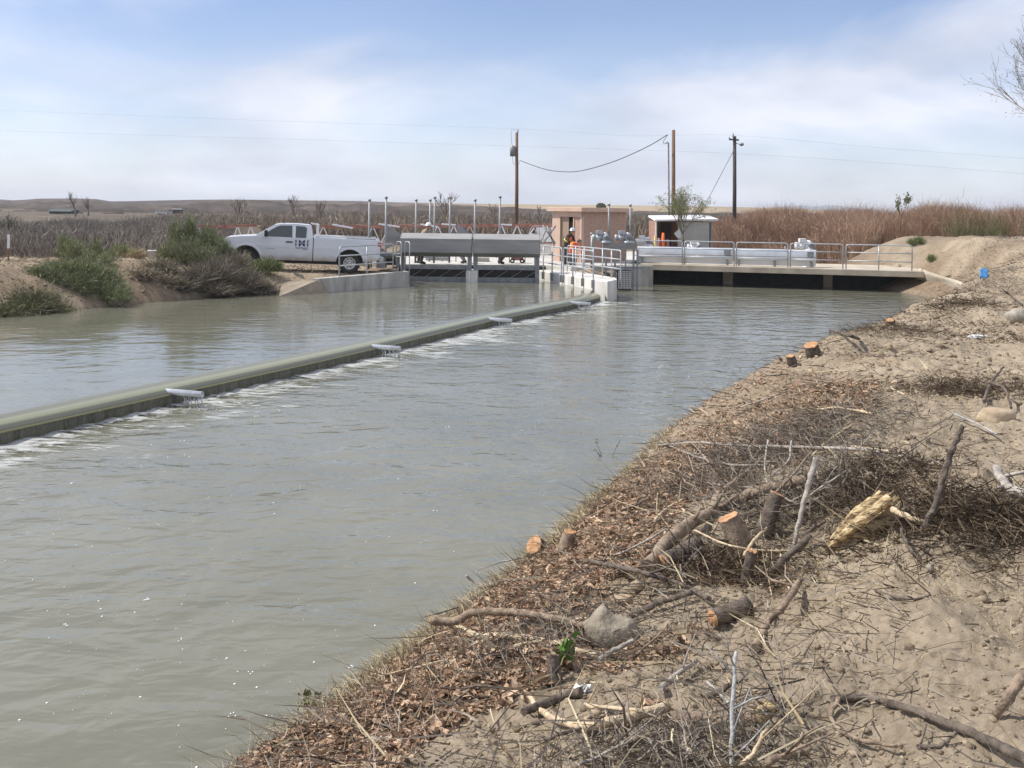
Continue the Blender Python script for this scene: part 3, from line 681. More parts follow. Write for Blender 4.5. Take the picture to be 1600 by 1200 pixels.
# ------------------------------------------------------------------ splitter wall
B1 = Vector((1.02, 43.9, 0)); B2 = Vector((3.42, 37.75, 0)); B3 = Vector((3.98, 37.62, 0)); B0 = Vector((1.95, 44.3, 0))
c1 = G(936, 470, 0); c2 = G(949, 472, 0); c3 = G(962, 468.5, 0)
sp = [B1, Vector((c1.x, c1.y, 0)), Vector((c2.x, c2.y, 0)), Vector((c3.x + .05, c3.y + .1, 0)), Vector((c3.x + .12, c3.y + 1.0, 0)), Vector((2.55, 44.3, 0))]
sw = thing('splitter_wall', 'white concrete divider wall ending in a blunt nose at the weir', 'wall', (c2.x, c2.y, 0))
MB().prism(sp, Vector((0, 0, -.8)), Vector((0, 0, .76))).build('wall_body', M['conc_new'], sw, bevel=.03)
gp = G(928, 452, .45)
st = MB().box((gp.x - .02, gp.y - .03, .55), (.02, .16, .36), rot=-.5); st.build('staff_gauge', M['galv_dk'], sw)
bx = P(921, 446, 39.4); MB().box(bx, (.22, .12, .22), rot=-.7).build('sensor_box', M['galv_dk'], sw, bevel=.01); MB().tube([bx, Vector((bx.x, bx.y, .2))], .05, 8).build('stilling_pipe', M['galv_dk'], sw)
def onwall(f, off): 
    p = B1.lerp(Vector((c1.x, c1.y, 0)), f); dv = (Vector((c1.x, c1.y, 0)) - B1).normalized(); n_ = Vector((dv.y, -dv.x, 0))
    if n_.x > 0: n_ = -n_
    return p + n_ * off + Vector((0, 0, .76))
railing('guard_railing', 'pipe railing on the left face of the white divider wall', [onwall(0.01, .04), onwall(.46, .04)], 1.07, 4, postdrop=.28, plates=True)
railing('guard_railing', 'pipe railing over the weir end of the divider wall', [onwall(.49, .04), onwall(.93, .04)], 1.07, 4, postdrop=.28, plates=True)
e1 = P(880, 416, 43.2); e2 = P(943, 430, 39.6); e3 = P(970, 437, 38.4)
railing('guard_railing', 'pipe railing along the right edge of the divider wall', [Vector((2.35, 43.0, .78)), Vector((e3.x - .5, 39.9, .78)), Vector((e3.x, 38.5, .78))], 1.07, 7, postdrop=.25)
# ------------------------------------------------------------------ gates
def gate(name, x0, x1, label, d0=41.6):
    root = thing(name, label, 'sluice gate', (x0, d0, .36), 'steel sluice gates between the wall and the divider')
    zt, zf, zb, zu = P(700, 364.5, d0 + .85).z, P(700, 373, d0).z, P(700, 395, d0).z, P(700, 401, d0 + .5).z
    pr = [(d0 + .85, zt), (d0, zf), (d0, zb), (d0 + .5, zu), (d0 + .85, zu)]
    MB().prism([Vector((0, a, z_)) for a, z_ in pr], Vector((x0 + .05, 0, 0)), Vector((x1 - .05, 0, 0))).build('housing', M['gate'], root, bevel=.012)
    MB().prism([Vector((0, a + (.012 if a < d0 + .3 else -.01), z_ + (-.01 if z_ > 2.2 else .01))) for a, z_ in pr], Vector((x0 + .02, 0, 0)), Vector((x0 + .05, 0, 0))).build('end_plate', M['galv_dk'], root)
    MB().prism([Vector((0, a + (.012 if a < d0 + .3 else -.01), z_ + (-.01 if z_ > 2.2 else .01))) for a, z_ in pr], Vector((x1 - .05, 0, 0)), Vector((x1 - .02, 0, 0))).build('end_plate', M['galv_dk'], root)
    for x_ in (x0 + .12, x1 - .12):
        MB().box((x_, d0 + .55, .8), (.17, .22, 1.25)).build('leg', M['galv_dk'], root)
    MB().box(((x0 + x1) / 2, d0 + .62, .92), (x1 - x0 - .3, .28, .14)).build('walkway_beam', M['galv_dk'], root)
    MB().box(((x0 + x1) / 2, d0 + .7, .43), (x1 - x0 - .3, .12, .17)).build('sill_beam', M['galv_dk'], root)
    MB().box(((x0 + x1) / 2, d0 + 1.2, .45), (x1 - x0 - .3, .06, .75)).build('gate_leaf', M['dark'], root)  # near-black leaf paints the shaded gap behind the lattice
    for k_ in range(4): MB().beam((x0 + .35 + k_ * .6, d0 + .95, .48), (x0 + .85 + k_ * .6, d0 + .95, .8), .022, .022).build('lattice_bar', M['galv_dk'], root)
    return root
xa, xm, xb = P(624, 380, 41.6).x, P(738, 380, 41.6).x, P(845, 380, 41.6).x
g1 = gate('sluice_gate', xa, xm, 'left grey steel gate with a long box housing, beside the wall ladder')
g2 = gate('sluice_gate', xm, xb, 'right grey steel gate with a long box housing, beside the divider wall')
def fin(px0, top, px1, tag_, d):
    a = P(px0, top, d); b_ = P(px1, 366, d); c_ = P(px0, 385, d)
    MB().prism([Vector((a.x, d, a.z)), Vector((b_.x, d, b_.z)), Vector((b_.x, d, b_.z - .35)), Vector((c_.x, d + .0, c_.z - .1))], Vector((0, -.03, 0)), Vector((0, .05, 0))).build('side_fin', M['gate'], tag_)
fin(604, 351, 626, g1, 42.9)
p = [P(713, 366, 42.7), P(715.5, 349, 42.8), P(731, 366, 42.7)]
MB().prism([Vector((q.x, 42.75, q.z)) for q in p], Vector((0, -.03, 0)), Vector((0, .03, 0))).build('side_fin', M['gate'], g1)
p = [P(717, 366, 42.95), P(716, 349, 43), P(736, 366, 42.95)]
MB().prism([Vector((q.x, 43.0, q.z)) for q in p], Vector((0, -.03, 0)), Vector((0, .03, 0))).build('side_fin', M['gate'], g2)
pc = G(737, 441, .36)
pr_ = thing('pier', 'pale concrete pier in the water between the two gates', 'pier', (pc.x, 41.7, 0))
MB().box((pc.x, 42.2, .25), (.47, 1.3, 1.15)).build('pier_body', M['conc_new'], pr_, bevel=.02)
MB().box((pc.x - .1, 41.545, .35), (.04, .015, .9)).build('staff_gauge', M['white'], pr_)
# abutment: wall closing the deck, coloured near-black for the shade in the bay
tag(MB().box(((xa + xb) / 2, 44.35, .3), (xb - xa + .6, .2, 1.15)).build('back_wall', M['dark'], None, (0, 44.35, 0)), 'wall coloured dark as bay shade under the edge of the pale deck behind the gates', 'wall')
# stem covers
stems = [(577, 313, 388, 40.3, 'leftmost steel stem pole, behind the tail of the pickup'), (603, 309, 388, 41.2, 'taller steel stem pole at the left end of the gates'), (650, 313, 366, 43.6, 'steel stem pole just left of the white hard hat'),
         (672, 313, 366, 45.0, 'darker steel stem pole just right of the white hard hat'), (679, 309, 366, 43.8, 'leaning steel stem pole over the middle of the left gate'), (703, 309, 366, 44.2, 'steel stem pole left of the raised fins'),
         (742, 313, 366, 43.5, 'steel stem pole behind the left end of the right gate'), (781, 308, 366, 44.0, 'steel stem pole in front of the wooden pole base'), (951, 320, 372, 43.0, 'steel stem pole on the first gearbox beside the building'), (984.5, 321, 372, 43.6, 'steel stem pole on the second gearbox beside the building')]
M['stem'] = mat('dull grey steel tube', (.27, .275, .28), (.38, .385, .39), sc=6, rough=.6, metal=.1)
for (px, yt, yb, d, lab) in stems:
    a = P(px + .5, yt, d); b_ = P(px - .5 if px < 900 else px + .5, yb, d)
    base = Vector((b_.x, d, .93 if yb > 368 and px < 700 else (1.0 if px < 900 else b_.z)))
    r0 = thing('stem_pole', lab, 'pole', base, 'tall gate stem poles')
    MB().tube([base, a], .042, 10).build('tube', M['stem'] if px != 672 else M['galv_dk'], r0)
    MB().lathe(a, (0, 0, 1), [(-.03, .042), (-.03, .065), (.04, .065), (.05, .02)], 10).build('cap', M['galv_dk'], r0)
def gearbox(loc, label, s=1.0, flip=1, mt=None, grp='gate gearboxes', stand=0.0, rz=0):
    r0 = thing('gearbox', label, 'gearbox', loc, grp, rz, local=True); m0 = mt or M['galv']
    Zs = stand
    if stand: 
        MB().tube([(0, 0, 0), (0, 0, Zs)], .07 * s, 10).build('pedestal', m0, r0, (0, 0, 0)); MB().lathe((0, 0, 0), (0, 0, 1), [(0, .001), (0, .17 * s), (.03, .17 * s), (.05, .08 * s), (.14, .07 * s)], 12).build('base_flange', m0, r0, (0, 0, 0))
    b = MB(); b.lathe((0, 0, Zs), (0, 0, 1), [(0, .17 * s), (.05 * s, .17 * s), (.07 * s, .12 * s), (.22 * s, .13 * s), (.27 * s, .09 * s), (.33 * s, .05 * s)], 14); b.build('gear_housing', m0, r0, (0, 0, 0))
    b = MB(); b.lathe((-.05 * flip * s, 0, Zs + .16 * s), (-flip, 0, 0), [(0, .07 * s), (.10 * s, .07 * s), (.11 * s, .10 * s), (.20 * s, .105 * s), (.20 * s, .09 * s), (.30 * s, .09 * s), (.30 * s, .105 * s), (.36 * s, .10 * s), (.37 * s, .02)], 14); b.build('motor', m0, r0, (0, 0, 0))
    b = MB(); b.lathe((.02 * s, -.1 * s, Zs + .18 * s), (0, -1, 0), [(0, .05 * s), (.12 * s, .05 * s), (.12 * s, .10 * s), (.16 * s, .10 * s), (.16 * s, .02 * s)], 14); b.build('hand_wheel', M['galv_dk'], r0, (0, 0, 0))
    MB().box((-.20 * flip * s, -.02, Zs + .32 * s), (.20 * s, .16 * s, .12 * s)).build('control_box', m0, r0, (0, 0, 0), bevel=.012)
    MB().tube([(.1 * s, 0, Zs + .12 * s), (.2 * s, 0, Zs + .12 * s), (.24 * s, 0, Zs + .05 * s), (.24 * s, 0, Zs)], .018 * s, 6).build('conduit', M['galv_dk'], r0, (0, 0, 0))
    MB().box((.14 * flip * s, 0, Zs + .1 * s), (.12 * s, .1 * s, .1 * s)).build('junction_box', M['galv_dk'], r0, (0, 0, 0), bevel=.01)
    return r0
# left operator by the pickup tail: stand + gearbox
lo_ = P(598, 399, 40.4)
r0 = thing('operator_stand', 'galvanised operator stand with a table frame behind the pickup tail', 'stand', (lo_.x, 40.4, .93))
for (dx, dy) in ((-.55, 0), (.55, 0), (-.55, .7), (.55, .7)): MB().box((lo_.x + dx, 40.4 + dy, 1.2), (.07, .07, .55)).build('leg', M['galv_dk'], r0)
MB().box((lo_.x, 40.75, 1.5), (1.3, .9, .08)).build('table_top', M['galv_dk'], r0)
MB().box((lo_.x - .1, 40.7, 1.2), (.32, .4, .5)).build('cabinet', M['galv'], r0, bevel=.01)
gearbox((lo_.x - .25, 40.7, 1.54), 'galvanised gearbox and motor behind the pickup tail light', 1.25)
# right operators
bm_ = P(966, 388, 43.2)
r0 = thing('gate_frame', 'grey steel gate frame with a deep top beam right of the building', 'gate frame', (bm_.x, 43.2, 0))
xs_ = [P(x_, 388, 43.2).x for x_ in (929, 958, 994)]
zt_ = P(966, 379.5, 43.2).z; zb_ = P(966, 389.5, 43.2).z
MB().box(((P(948, 0, 43.2).x + P(998, 0, 43.2).x) / 2 + .0, 43.2, (zt_ + zb_) / 2), (P(998, 0, 43.2).x - P(945, 0, 43.2).x, .25, zt_ - zb_)).build('top_beam', M['gate'], r0)
for px in (947, 961, 978, 990, 996):
    x_ = P(px, 400, 43.2).x; MB().box((x_, 43.2 + (.1 if px == 978 else 0), (zb_ - .3) / 2), (.075 if px != 978 else .05, .1, zb_ + .3)).build('leg', M['galv_dk'], r0)
MB().box((P(970, 0, 43.2).x, 43.45, .95), (1.9, .5, .07)).build('platform', M['galv_dk'], r0)
gearbox((P(951, 0, 43.0).x, 43.05, zt_), 'grey gearbox under the first stem pole right of the building', 1.35)
gearbox((P(984.5, 0, 43.6).x, 43.25, zt_), 'grey gearbox under the second stem pole right of the building', 1.35)
sp_ = P(925, 388, 43.5)
r0 = thing('short_post', 'short capped steel post left of the gearboxes', 'post', (sp_.x, 43.5, .9)); MB().tube([(sp_.x, 43.5, .9), (sp_.x, 43.5, P(925, 366, 43.5).z)], .06, 10).build('tube', M['galv_dk'], r0); MB().lathe((sp_.x, 43.5, P(925, 366, 43.5).z), (0, 0, 1), [(0, .09), (.06, .09), (.07, .01)], 10).build('cap', M['galv_dk'], r0)
# trash screen
r0 = thing('trash_screen', 'perforated steel screen standing in the water under the gate frame', 'screen', (P(984, 0, 42.8).x, 42.8, 0))
b = MB(); x0_, x1_ = P(972, 0, 42.8).x, P(991, 0, 42.8).x
for i in range(9):
    x_ = x0_ + (x1_ - x0_) * i / 8; b.box((x_, 42.8, .45), (.02, .02, .75))
for i in range(9): b.box(((x0_ + x1_) / 2, 42.8, .12 + i * .085), (x1_ - x0_, .02, .02))
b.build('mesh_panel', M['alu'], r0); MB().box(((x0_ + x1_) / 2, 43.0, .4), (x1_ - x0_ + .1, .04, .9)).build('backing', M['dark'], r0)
# dark bay between divider and bridge
tag(MB().box((4.6, 45.6, .3), (3.4, .3, 1.2)).build('bay_wall', M['conc'], None, (4.6, 45.6, 0)), 'shaded concrete bay wall behind the gate frame', 'wall')
# ------------------------------------------------------------------ bridge
F1 = P(991, 409, 46.6); F2 = P(1437, 420, 43.4)
F1.z = F2.z = .93
bd = (F2 - F1).normalized(); bn = Vector((-bd.y, bd.x, 0))
br = thing('bridge', 'long low concrete bridge deck spanning the river', 'bridge', (F1.x, F1.y, 0))
b = MB(); b.prism([F1 - bd * .3, F2 + bd * .2, F2 + bd * .2 + bn * 4.6, F1 - bd * .3 + bn * 4.6], Vector((0, 0, -.26)), Vector((0, 0, 0))); b.build('deck_slab', M['conc_tan'], br, bevel=.02)
Lb = (F2 - F1).length
for f, (w_, tp) in ((.02, (.5, 0)), (.335, (.45, .35)), (.70, (.4, .1))):
    c_ = F1 + bd * Lb * f + bn * 2.5
    q = F1 + bd * Lb * f
    pl = [q - bd * (w_ / 2) + bn * 1.9, q + bd * (w_ / 2) + bn * 2.0, q + bd * (w_ / 2) + bn * 4.2, q - bd * (w_ / 2) + bn * 4.2]
    MB().prism([Vector((v.x, v.y, 0)) for v in pl], Vector((0, 0, -.8)), Vector((0, 0, .66))).build('pier', M['conc_tan'], br, bevel=.02)
for k, (f0, f1_) in enumerate(((.04, .32), (.35, .69), (.71, 1.0))):
    a = F1 + bd * Lb * f0 + bn * 2.3; e = F1 + bd * Lb * f1_ + bn * 2.3
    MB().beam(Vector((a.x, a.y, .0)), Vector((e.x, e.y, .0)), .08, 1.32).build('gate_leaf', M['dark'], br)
# railings on bridge: five loop panels
pans = [(991, 1067), (1070.5, 1148), (1151.5, 1232), (1236, 1318), (1323, 1426)]
wh = ['first pipe rail panel at the building end of the bridge', 'second pipe rail panel of the bridge, in front of the white shed', 'third pipe rail panel of the bridge, middle of the five', 'fourth pipe rail panel of the bridge, in front of the white valve motor', 'last pipe rail panel of the bridge with a middle post, by the dirt bank']
def onb(px, off=.12):
    u = (px - 800) / 1600
    # intersect ray x=u*d with the line F1+off
    o_ = F1 + bn * off; t_ = (u * o_.y - o_.x) / (bd.x - u * bd.y); return o_ + bd * t_
for k, (a, e) in enumerate(pans):
    q = [onb(a), onb(e)]
    railing('rail_panel', wh[k], q, 1.07, 3 if k == 4 else 2, cat='rail panel', group='pipe rail panels along the bridge', r=.026)
# long aluminium covers on the bridge
def cover(pa, pb, label, dish=True):
    a = onb(pa, .75); e = onb(pb, .75); a.z = e.z = .93
    r0 = thing('trash_rake', label, 'machine housing', a, 'aluminium machine housings on the bridge')
    L_ = (e - a).length
    Zv = Vector((0, 0, 1))
    def ext(prof, nm, mt, s0=0.0, s1=1.0):
        pts = [a + bd * (L_ * s0) + bn * y_ + Zv * z_ for y_, z_ in prof]
        MB().prism(pts, Vector((0, 0, 0)), bd * L_ * (s1 - s0)).build(nm, mt, r0, bevel=.006)
    ext([(.0, .46), (.05, .44), (.16, .44), (.16, .72), (.10, .78), (.02, .70), (0.0, .55)], 'upper_cover', M['alu'])
    ext([(-.1, .36), (-.1, .42), (.15, .42), (.15, .36)], 'ledge', M['alu'])
    ext([(-.05, .29), (-.05, .34), (.14, .34), (.14, .29)], 'guide_strip', M['alu'])
    ext([(.12, .05), (.12, .28), (.18, .28), (.18, .05)], 'lower_panel', M['white'])
    n = max(2, int(L_ / 1.6))
    for i in range(n + 1):
        s_ = (i + .12) / (n + .24); q = a + bd * L_ * s_ + bn * 0.0
        MB().beam(q + Zv * .0, q + Zv * .33, .08, .08).build('bracket', M['galv_dk'], r0)
    q = a + bd * (L_ - .25) + bn * -.02 + Zv * .6; MB().box(q, (.28, .2, .26), rot=math.atan2(bd.y, bd.x)).build('motor', M['galv_dk'], r0, bevel=.02)
    q = a + bd * L_ * .62 + bn * .1 + Zv * .8; MB().beam(q, q + Zv * .12, .05, .05).build('lug', M['alu'], r0)
    return r0
cover(997, 1146, 'left long aluminium machine housing on the bridge, nearest the building')
cover(1149, 1276, 'right long aluminium machine housing on the bridge, ending at the valve motor')
q = onb(1264, 1.2); gearbox((q.x, q.y, .93), 'white valve motor on a pedestal at the end of the aluminium housing', 1.45, mt=M['white'], stand=.72, grp=None)
q = onb(1012, 2.2); gearbox((q.x, q.y, .93), 'white valve motor on the bridge near the gate frame', 1.3, mt=M['white'], stand=.75, grp=None)
q = onb(1091, 2.6); gearbox((q.x, q.y, .93), 'white valve motor on the bridge in front of the shed', 1.2, mt=M['white'], stand=.55, grp=None)
# sloping concrete lining at the right bank
cs = MB(); c0 = [G(1362, 444, 0), G(1420, 452, 0), G(1450, 457, 0), G(1478, 463, 0), G(1500, 475, 0)]
tp = [P(1437, 419, 43.8), P(1462, 428, 42.3), P(1492, 437, 40.7), P(1512, 444, 39), P(1530, 455, 37)]
vs = []; 
c0 = catmull(c0, 5); tp = catmull(tp, 5)
K = 8
for a, e in zip(c0, tp):
    a = Vector((a.x, a.y, -.15))
    for j in range(K): vs.append(a.lerp(e, j / (K - 1)) + Vector((0, 0, random.uniform(-.012, .012))))
fs = [(i * K + j, (i + 1) * K + j, (i + 1) * K + j + 1, i * K + j + 1) for i in range(len(c0) - 1) for j in range(K - 1)]
nn_ = len(vs); 
vs2 = [Vector(v) + Vector((.35, .25, -.25)) for v in vs]
cs.add(vs, fs, smooth=True); cs.add(vs2, [f[::-1] for f in fs]); 
top_i = [i * K + K - 1 for i in range(len(c0))]
cs.f += [(top_i[i], top_i[i + 1], top_i[i + 1] + nn_, top_i[i] + nn_) for i in range(len(c0) - 1)]; cs.sm += [False] * (len(c0) - 1)
tag(cs.build('concrete_lining', M['conc_tan'], None, tp[0]), 'sloping tan concrete lining of the bank at the right end of the bridge', 'slab')
# ------------------------------------------------------------------ control building
Bc = Vector((3.2, 47.0, .93)); ex = Vector((2.42, 1.95, 0)).normalized(); ey = Vector((-1.5, 1.42, 0)).normalized()
pL = P(868, 0, 48.45); Bl = Vector((pL.x, 48.45, .93)); Br = Vector((P(983, 0, 48.95).x, 48.95, .93))
ex = (Br - Bc); wX = ex.length; ex.normalize(); ey = (Bl - Bc); wY = ey.length; ey.normalize(); ey = Vector((-ex.y, ex.x, 0)) if False else ey
M['bwall'] = mat('tan brick textured wall with shade tone', (.36, .235, .18), (.48, .33, .26), sc=14, rough=.95, bump=.5, bsc=60)  # real wall texture, base darkened to suggest the shaded face
M['btrim'] = mat('smooth tan trim with sun tone', (.52, .37, .29), (.60, .44, .35), sc=3, rough=.9)  # real trim, lightened so the door side looks sunlit
bl = thing('control_building', 'small tan block building with a flat roof and open door', 'building', Bc)
zb0, zt0 = .5, P(909, 331, 47.0).z
def pl_(u_, v_, z_=0): return Vector((Bc.x, Bc.y, 0)) + ex * u_ + ey * v_ + Vector((0, 0, z_))
# walls as four slabs with a door opening in the left (ey) face
th = .16
def slab(u0, v0, u1, v1, z0, z1, nm='wall', mt=None, bev=0):
    b = MB(); b.prism([pl_(u0, v0), pl_(u1, v0), pl_(u1, v1), pl_(u0, v1)], Vector((0, 0, z0)), Vector((0, 0, z1))); return b.build(nm, mt or M['bwall'], bl, bevel=bev)
slab(th, 0, wX, th, zb0, zt0)
slab(wX - th, th + .001, wX - .001, wY, zb0, zt0); slab(th, wY - th, wX - th - .001, wY - .001, zb0, zt0)
dv0, dv1, dz = wY * .27, wY * .72, P(890, 337, 47.5).z
slab(0, 0, th - .001, dv0, zb0, zt0); slab(0, dv1, th - .001, wY, zb0, zt0); slab(0, dv0, th - .001, dv1, dz, zt0)
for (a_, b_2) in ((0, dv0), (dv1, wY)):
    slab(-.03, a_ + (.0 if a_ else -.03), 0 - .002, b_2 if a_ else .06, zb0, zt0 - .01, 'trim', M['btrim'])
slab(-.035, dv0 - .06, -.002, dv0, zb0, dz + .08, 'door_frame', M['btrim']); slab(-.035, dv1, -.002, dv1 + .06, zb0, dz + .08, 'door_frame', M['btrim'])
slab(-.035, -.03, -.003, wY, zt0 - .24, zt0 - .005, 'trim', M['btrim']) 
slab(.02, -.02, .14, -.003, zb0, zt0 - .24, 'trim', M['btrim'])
M['door'] = mat('tan painted door', (.30, .215, .16), (.33, .24, .18), sc=2, rough=.6)
d_ = slab(.05, (dv0 + dv1) / 2 - .06, .09, dv1 - .002, zb0 + .45, dz - .01, 'door', M['door'])
slab(.3, dv0 + .1, .5, dv1 - .3, zb0 + .5, dz - .3, 'cabinet', M['galv_dk'])
slab(-.22, -.22, wX + .22, wY + .22, zt0 + .001, zt0 + .20, 'roof', M['btrim'], .02)
slab(th, th, wX - th - .002, wY - th, .935, .95, 'floor', M['conc'])
# ------------------------------------------------------------------ utility poles
def pole(px, top, base_y, d, r0_, r1_, label, mt, nm='utility_pole'):
    t_ = P(px, top, d); b_ = P(px, base_y, d)
    root = thing(nm, label, 'utility pole', (b_.x, d, b_.z - .3), 'wooden utility poles')
    MB().tube([Vector((b_.x - .03, d, b_.z - .4)), Vector(((b_.x + t_.x) / 2, d, (b_.z + t_.z) / 2)), t_], [r0_, (r0_ + r1_) / 2, r1_], 12).build('shaft', mt, root)
    return root, t_
p1, t1 = pole(807.5, 207, 382, 74, .15, .10, 'brown wooden pole with a transformer, left of the building', M['wood_pole'])
p2, t2 = pole(1052.3, 203, 388, 62, .135, .10, 'tall brown wooden pole behind the green tree', M['wood_pole'])
p3, t3 = pole(1147.8, 213, 384, 66, .14, .11, 'dark wooden pole with crossarm and lamp, rightmost of the three', M['wood_dark'])
# transformer
tc_ = P(801, 236, 73.9)
MB().lathe((tc_.x, tc_.y, tc_.z - .38), (0, 0, 1), [(0, .02), (0, .19), (.70, .19), (.76, .12), (.80, .01)], 14).build('transformer', M['galv_dk'], p1)
MB().beam((tc_.x + .1, 74, tc_.z + .15), (t1.x - .05, 74, tc_.z + .15), .06, .06).build('bracket', M['galv_dk'], p1)
MB().beam((tc_.x + .1, 74, tc_.z - .2), (t1.x - .05, 74, tc_.z - .2), .06, .06).build('bracket', M['galv_dk'], p1)
MB().tube([(tc_.x - .05, 73.9, tc_.z + .42), (tc_.x - .12, 73.9, tc_.z + 1.0), (tc_.x - .10, 73.9, P(799, 203, 73.9).z), (t1.x, 73.9, P(799, 203, 73.9).z)], .012, 5).build('jumper_wire', M['wire'], p1)
MB().lathe((t1.x + .08, 74, t1.z), (0, 0, 1), [(0, .03), (.08, .06), (.14, .03), (.2, .05), (.24, .01)], 8).build('insulator', M['galv_dk'], p1)
MB().tube([(tc_.x, 73.85, tc_.z - .38), (tc_.x + .05, 73.85, tc_.z - .9), (t1.x + .1, 73.85, tc_.z - 1.1), (t1.x + .25, 73.85, P(812, 251, 73.9).z)], .015, 5).build('service_wire', M['wire'], p1)
# crossarm and lamp on pole 3
MB().beam((P(1139.5, 218.5, 66).x, 66, P(0, 221.5, 66).z + (1140 - 0) * 0 + .5), (P(1154, 219, 66).x, 66, P(0, 221.5, 66).z + .5), .09, .11) if False else None
ca = P(1139.5, 217.8, 65.9); cb_ = P(1154.5, 218.8, 65.9)
MB().beam(ca, cb_, .09, .10).build('crossarm', M['wood_dark'], p3)
MB().lathe(P(1145.5, 216, 65.9), (0, 0, 1), [(0, .03), (.15, .07), (.22, .03), (.28, .05), (.32, .01)], 8).build('insulator', M['galv_dk'], p3)
MB().lathe(ca, (0, 0, 1), [(0, .03), (.08, .06), (.16, .01)], 8).build('insulator', M['galv_dk'], p3)
la = P(1150, 224, 65.9); lb = P(1158.5, 225.5, 65.7)
MB().tube([la, lb], .025, 6).build('lamp_arm', M['galv_dk'], p3); MB().ball(lb, .15, 10, (1.1, 1, .8)).build('lamp_head', M['galv_dk'], p3)
# mast (conduit) beside pole 2
mt_ = P(1044.5, 224, 61.5); mb_ = P(1046, 380, 61.5)
ms = thing('service_mast', 'thin grey service mast just left of the tall brown pole', 'mast', (mb_.x, 61.5, mb_.z)); MB().tube([mb_, mt_, mt_ + Vector((-.05, 0, .06)), mt_ + Vector((-.15, 0, .0))], .045, 8).build('conduit', M['galv_dk'], ms)
wt = P(1043, 211, 61.4)
MB().tube([mt_ + Vector((-.15, 0, 0)), mt_ + Vector((-.28, 0, -.05)), mt_ + Vector((-.32, 0, .1)), wt], .018, 5).build('drip_loop', M['wire'], ms)
# wires
def cable(nm, pts, r, label, cat='cable', sag=None):
    p = catmull(pts, 14); o = MB().tube(p, r, 5).build(nm, M['wire'], None, pts[0]); tag(o, label, cat); return o
ws = [P(813, 251, 73.6), P(850, 264, 71), P(880, 268.3, 69), P(910, 266.5, 67), P(960, 252, 65), P(1010, 230, 63), P(1043, 210.5, 61.4)]
cable('service_cable', ws, .028, 'thick dark cable sagging between the first two wooden poles')
pw = [P(-500, 155, 96), P(0, 172.5, 88), P(400, 188, 81), Vector(t1) + Vector((.08, 0, .26)), P(980, 212, 70), P(1146, 211.5, 65.9), P(1400, 233, 62), P(1750, 258, 57)]
cable('power_line', pw, .0036, 'upper thin power line crossing the sky from left to right')
pw = [P(-500, 190, 96), P(0, 204.5, 88), P(400, 216, 81), P(808, 228.5, 73.8), P(980, 234, 70), P(1148, 240, 65.8), P(1400, 256, 62), P(1750, 284, 57)]
cable('power_line', pw, .0036, 'lower thin power line crossing the sky from left to right')
gw = [P(1146, 236, 65.9), P(1128, 270, 66.4), P(1103, 318, 67), P(1085, 352, 67.5)]
cable('guy_wire', gw, .016, 'thin guy wire slanting down left from the dark pole')
# ------------------------------------------------------------------ pickup truck
def smooth_poly(pts, per=4):
    return pts
M['tpaint'] = mat('white car paint with road dust', (.60, .62, .66), (.67, .69, .72), sc=1.2, rough=.28, coat=.4)
def dusty(m):      # brown dust low on the flanks (a stain that belongs to the paint)
    t = m.node_tree; b = t.nodes['Principled BSDF']
    tcn = t.nodes.new('ShaderNodeTexCoord'); s_ = t.nodes.new('ShaderNodeSeparateXYZ'); t.links.new(tcn.outputs['Object'], s_.inputs[0])
    n = t.nodes.new('ShaderNodeTexNoise'); n.inputs['Scale'].default_value = 2.5; n.inputs['Detail'].default_value = 6; t.links.new(tcn.outputs['Object'], n.inputs['Vector'])
    a = t.nodes.new('ShaderNodeMath'); a.operation = 'MULTIPLY_ADD'; a.inputs[1].default_value = .45; t.links.new(n.outputs[0], a.inputs[0]); t.links.new(s_.outputs[2], a.inputs[2])
    mr = t.nodes.new('ShaderNodeMapRange'); t.links.new(a.outputs[0], mr.inputs[0]); mr.inputs[1].default_value = .62; mr.inputs[2].default_value = .98; mr.inputs[3].default_value = .85; mr.inputs[4].default_value = 0
    src = b.inputs['Base Color'].links[0].from_socket
    mx = t.nodes.new('ShaderNodeMix'); mx.data_type = 'RGBA'; t.links.new(mr.outputs[0], mx.inputs[0]); t.links.new(src, mx.inputs[6]); mx.inputs[7].default_value = (.30, .23, .16, 1)
    t.links.new(mx.outputs[2], b.inputs['Base Color'])
dusty(M['tpaint'])
M['chrome'] = mat('wheel alloy', (.45, .45, .46), rough=.35, metal=.8)
M['blackpl'] = mat('black trim plastic', (.02, .02, .022), rough=.6)
M['red'] = mat('red lamp lens', (.45, .01, .012), rough=.2)
M['lens'] = mat('clear lamp lens', (.7, .72, .75), rough=.1)
tr_p = Vector((-5.75, 38.0, .90))
tf = P(383, 421, 37.9); trr = P(545, 427, 38.7)
fw = Vector((tf.x - trr.x, tf.y - trr.y, 0)); ang = math.atan2(fw.y, fw.x)
scl = fw.length / 4.05
rear_near = Vector((trr.x, trr.y, .84))
truck = thing('pickup_truck', 'white extended cab pickup parked on the dirt above the pool', 'pickup truck', (0, 0, 0), None, ang, local=True)
dirf = fw.normalized(); latn = Vector((-dirf.y, dirf.x, 0))
truck.location = rear_near - dirf * 1.35 * scl - latn * .86 * scl; truck.scale = (scl, scl, scl); truck.rotation_euler = (0, -.034, ang); truck.location.z -= .045
def hw(z):      # half width by height
    return float(np.interp(z, [.4, .6, 1.0, 1.35, 1.45, 1.9], [.93, .97, .99, .965, .93, .76]))
def arc(cx_, cz, r, a0, a1, n=12): return [(cx_ + r * math.cos(R(a0 + (a1 - a0) * i / n)), cz + r * math.sin(R(a0 + (a1 - a0) * i / n))) for i in range(n + 1)]
